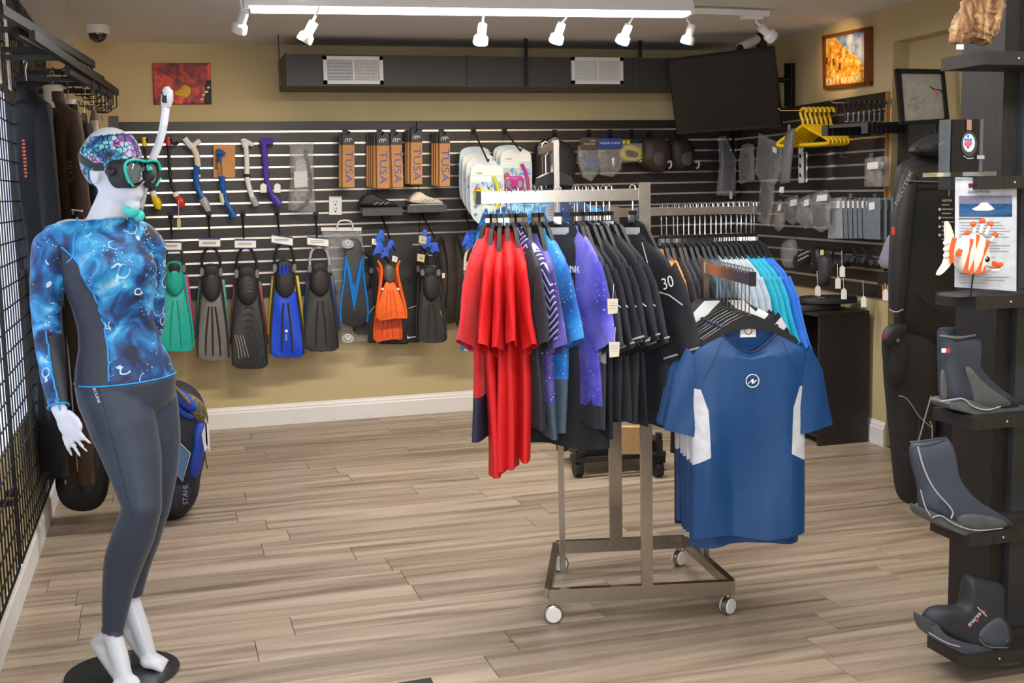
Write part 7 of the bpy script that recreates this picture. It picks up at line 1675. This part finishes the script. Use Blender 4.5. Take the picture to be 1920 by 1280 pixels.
r, pl = boot('tall blue grey boot overhanging the fifth shelf', 1, [(1722, 945), (1740, 962), (1770, 966), (1800, 985), (1850, 992), (1900, 988), (1904, 996), (1890, 1004), (1840, 1006), (1790, 998), (1745, 978), (1724, 966)], [(1705, 828), (1740, 824), (1772, 818), (1778, 824), (1782, 870), (1800, 910), (1840, 950), (1890, 975), (1902, 992), (1860, 1000), (1790, 992), (1745, 972), (1724, 952), (1724, 915), (1710, 870)], TY - .13, NB3, NB2,
    details=[('top_trim', [(1706, 829, .02), (1740, 826, .036), (1774, 820, .02)], 2, DGp, 0), ('side_seam', [(1721, 838, .046), (1732, 880, .05), (1752, 920, .052), (1789, 957, .052), (1783, 972, .053)], 1.6, Gst, 0), ('sole_line', [(1748, 970, .052), (1764, 964, .053), (1790, 984, .053), (1830, 996, .053), (1880, 990, .05)], 1.3, Gst, 0), ('back_seam', [(1726, 918, .04), (1734, 950, .046), (1744, 966, .05)], 1.2, Gst, 0)])
pslab('rubber_toe', [(1793, 970), (1806, 961), (1850, 964), (1885, 975), (1892, 990), (1840, 996), (1800, 988)], pl, NB2, r, th=.004, d=.046, bulge=.010, smo=2)
for pts in ([(1722, 828), (1728, 806), (1735, 780), (1746, 742)], [(1748, 826), (1748, 800), (1744, 790)]): ptube('pull_loop', pts, pl, 1.3, Gr, r, d=.0, smo=1)
r, pl = boot('black boot with white and red lettering, on the lowest shelf', -1, [(1729, 1150), (1745, 1176), (1790, 1196), (1826, 1200), (1860, 1212), (1898, 1214), (1899, 1232), (1880, 1239), (1835, 1238), (1808, 1226), (1770, 1208), (1738, 1188), (1730, 1168)], [(1811, 1072), (1845, 1084), (1882, 1092), (1880, 1130), (1878, 1155), (1890, 1170), (1898, 1210), (1890, 1228), (1830, 1226), (1780, 1200), (1735, 1176), (1729, 1160), (1738, 1142), (1760, 1136), (1795, 1138), (1806, 1128), (1808, 1100)], TY - .12, C('boot_black', (40, 44, 50), .62, bump=.08, scale=200), C('boot_sole_slate', (70, 76, 88), .5),
    details=[('sole_line', [(1742, 1186, .05), (1775, 1206, .052), (1800, 1212, .052)], 1.2, Gst, 0), ('heel_line', [(1836, 1198, .05), (1850, 1214, .052), (1892, 1214, .045)], 1.4, Gr, 0), ('instep_seam', [(1746, 1170, .045), (1775, 1166, .05), (1800, 1155, .048)], 1.2, M['black_matte'], 0)])
pslab('heel_cup', [(1832, 1190), (1860, 1162), (1878, 1156), (1892, 1176), (1896, 1212), (1862, 1214), (1842, 1206)], pl, C('boot_sole_slate', (70, 76, 88), .5), r, th=.004, d=.046, bulge=.006, smo=2)
ptext('mares', 'lettering', M['white_ink'], r, pl, 1827, 1160, 8, -47, d=.060)
ptube('logo_line', [(1833, 1138), (1850, 1155)], pl, .7, M['white_ink'], r, d=.060, smo=0)
for x, y in ((1819, 1172), (1832, 1163), (1845, 1147)): pslab('red_accent', sm(rect(x - 3, y - 3, x + 3, y + 3), 2), pl, C('patch_red', (196, 60, 80), .5), r, th=.001, d=.058)
pslab('heel_badge', rect(1881, 1193, 1889, 1202), pl, M['white_ink'], r, th=.002, d=.05, smooth=False)
# rear boot collar peeping above the fourth-shelf boot
r = thing('neoprene_boot', 'second dark boot standing behind the grey toed one', 'boot', YP(TY - .04).P(1775, 640)); ptube('boot_shaft', [(1776, 615), (1778, 680), (1775, 755)], YP(TY - .035), [15, 14, 14], NB1, r, seg=16)

# small things on the floor
tag(pslab_floor := MB().slab([onZ(x, y, .006) for x, y in ((745, 1279), (808, 1269), (822, 1300), (752, 1312))], ZZ, .006).build('floor_mat', M['black_matte'], smooth=False), 'corner of a black floor mat at the bottom edge', 'mat')
lf = onZ(958, 1202, .002); tag(MB().slab([lf + V(q) for q in ((-.012, 0, 0), (0, .005, .002), (.014, .001, 0), (0, -.006, .001))], ZZ, .0015).build('dry_leaf', C('dry_leaf', (150, 84, 56), .7)), 'small dry reddish leaf lying on the floor planks', 'leaf')
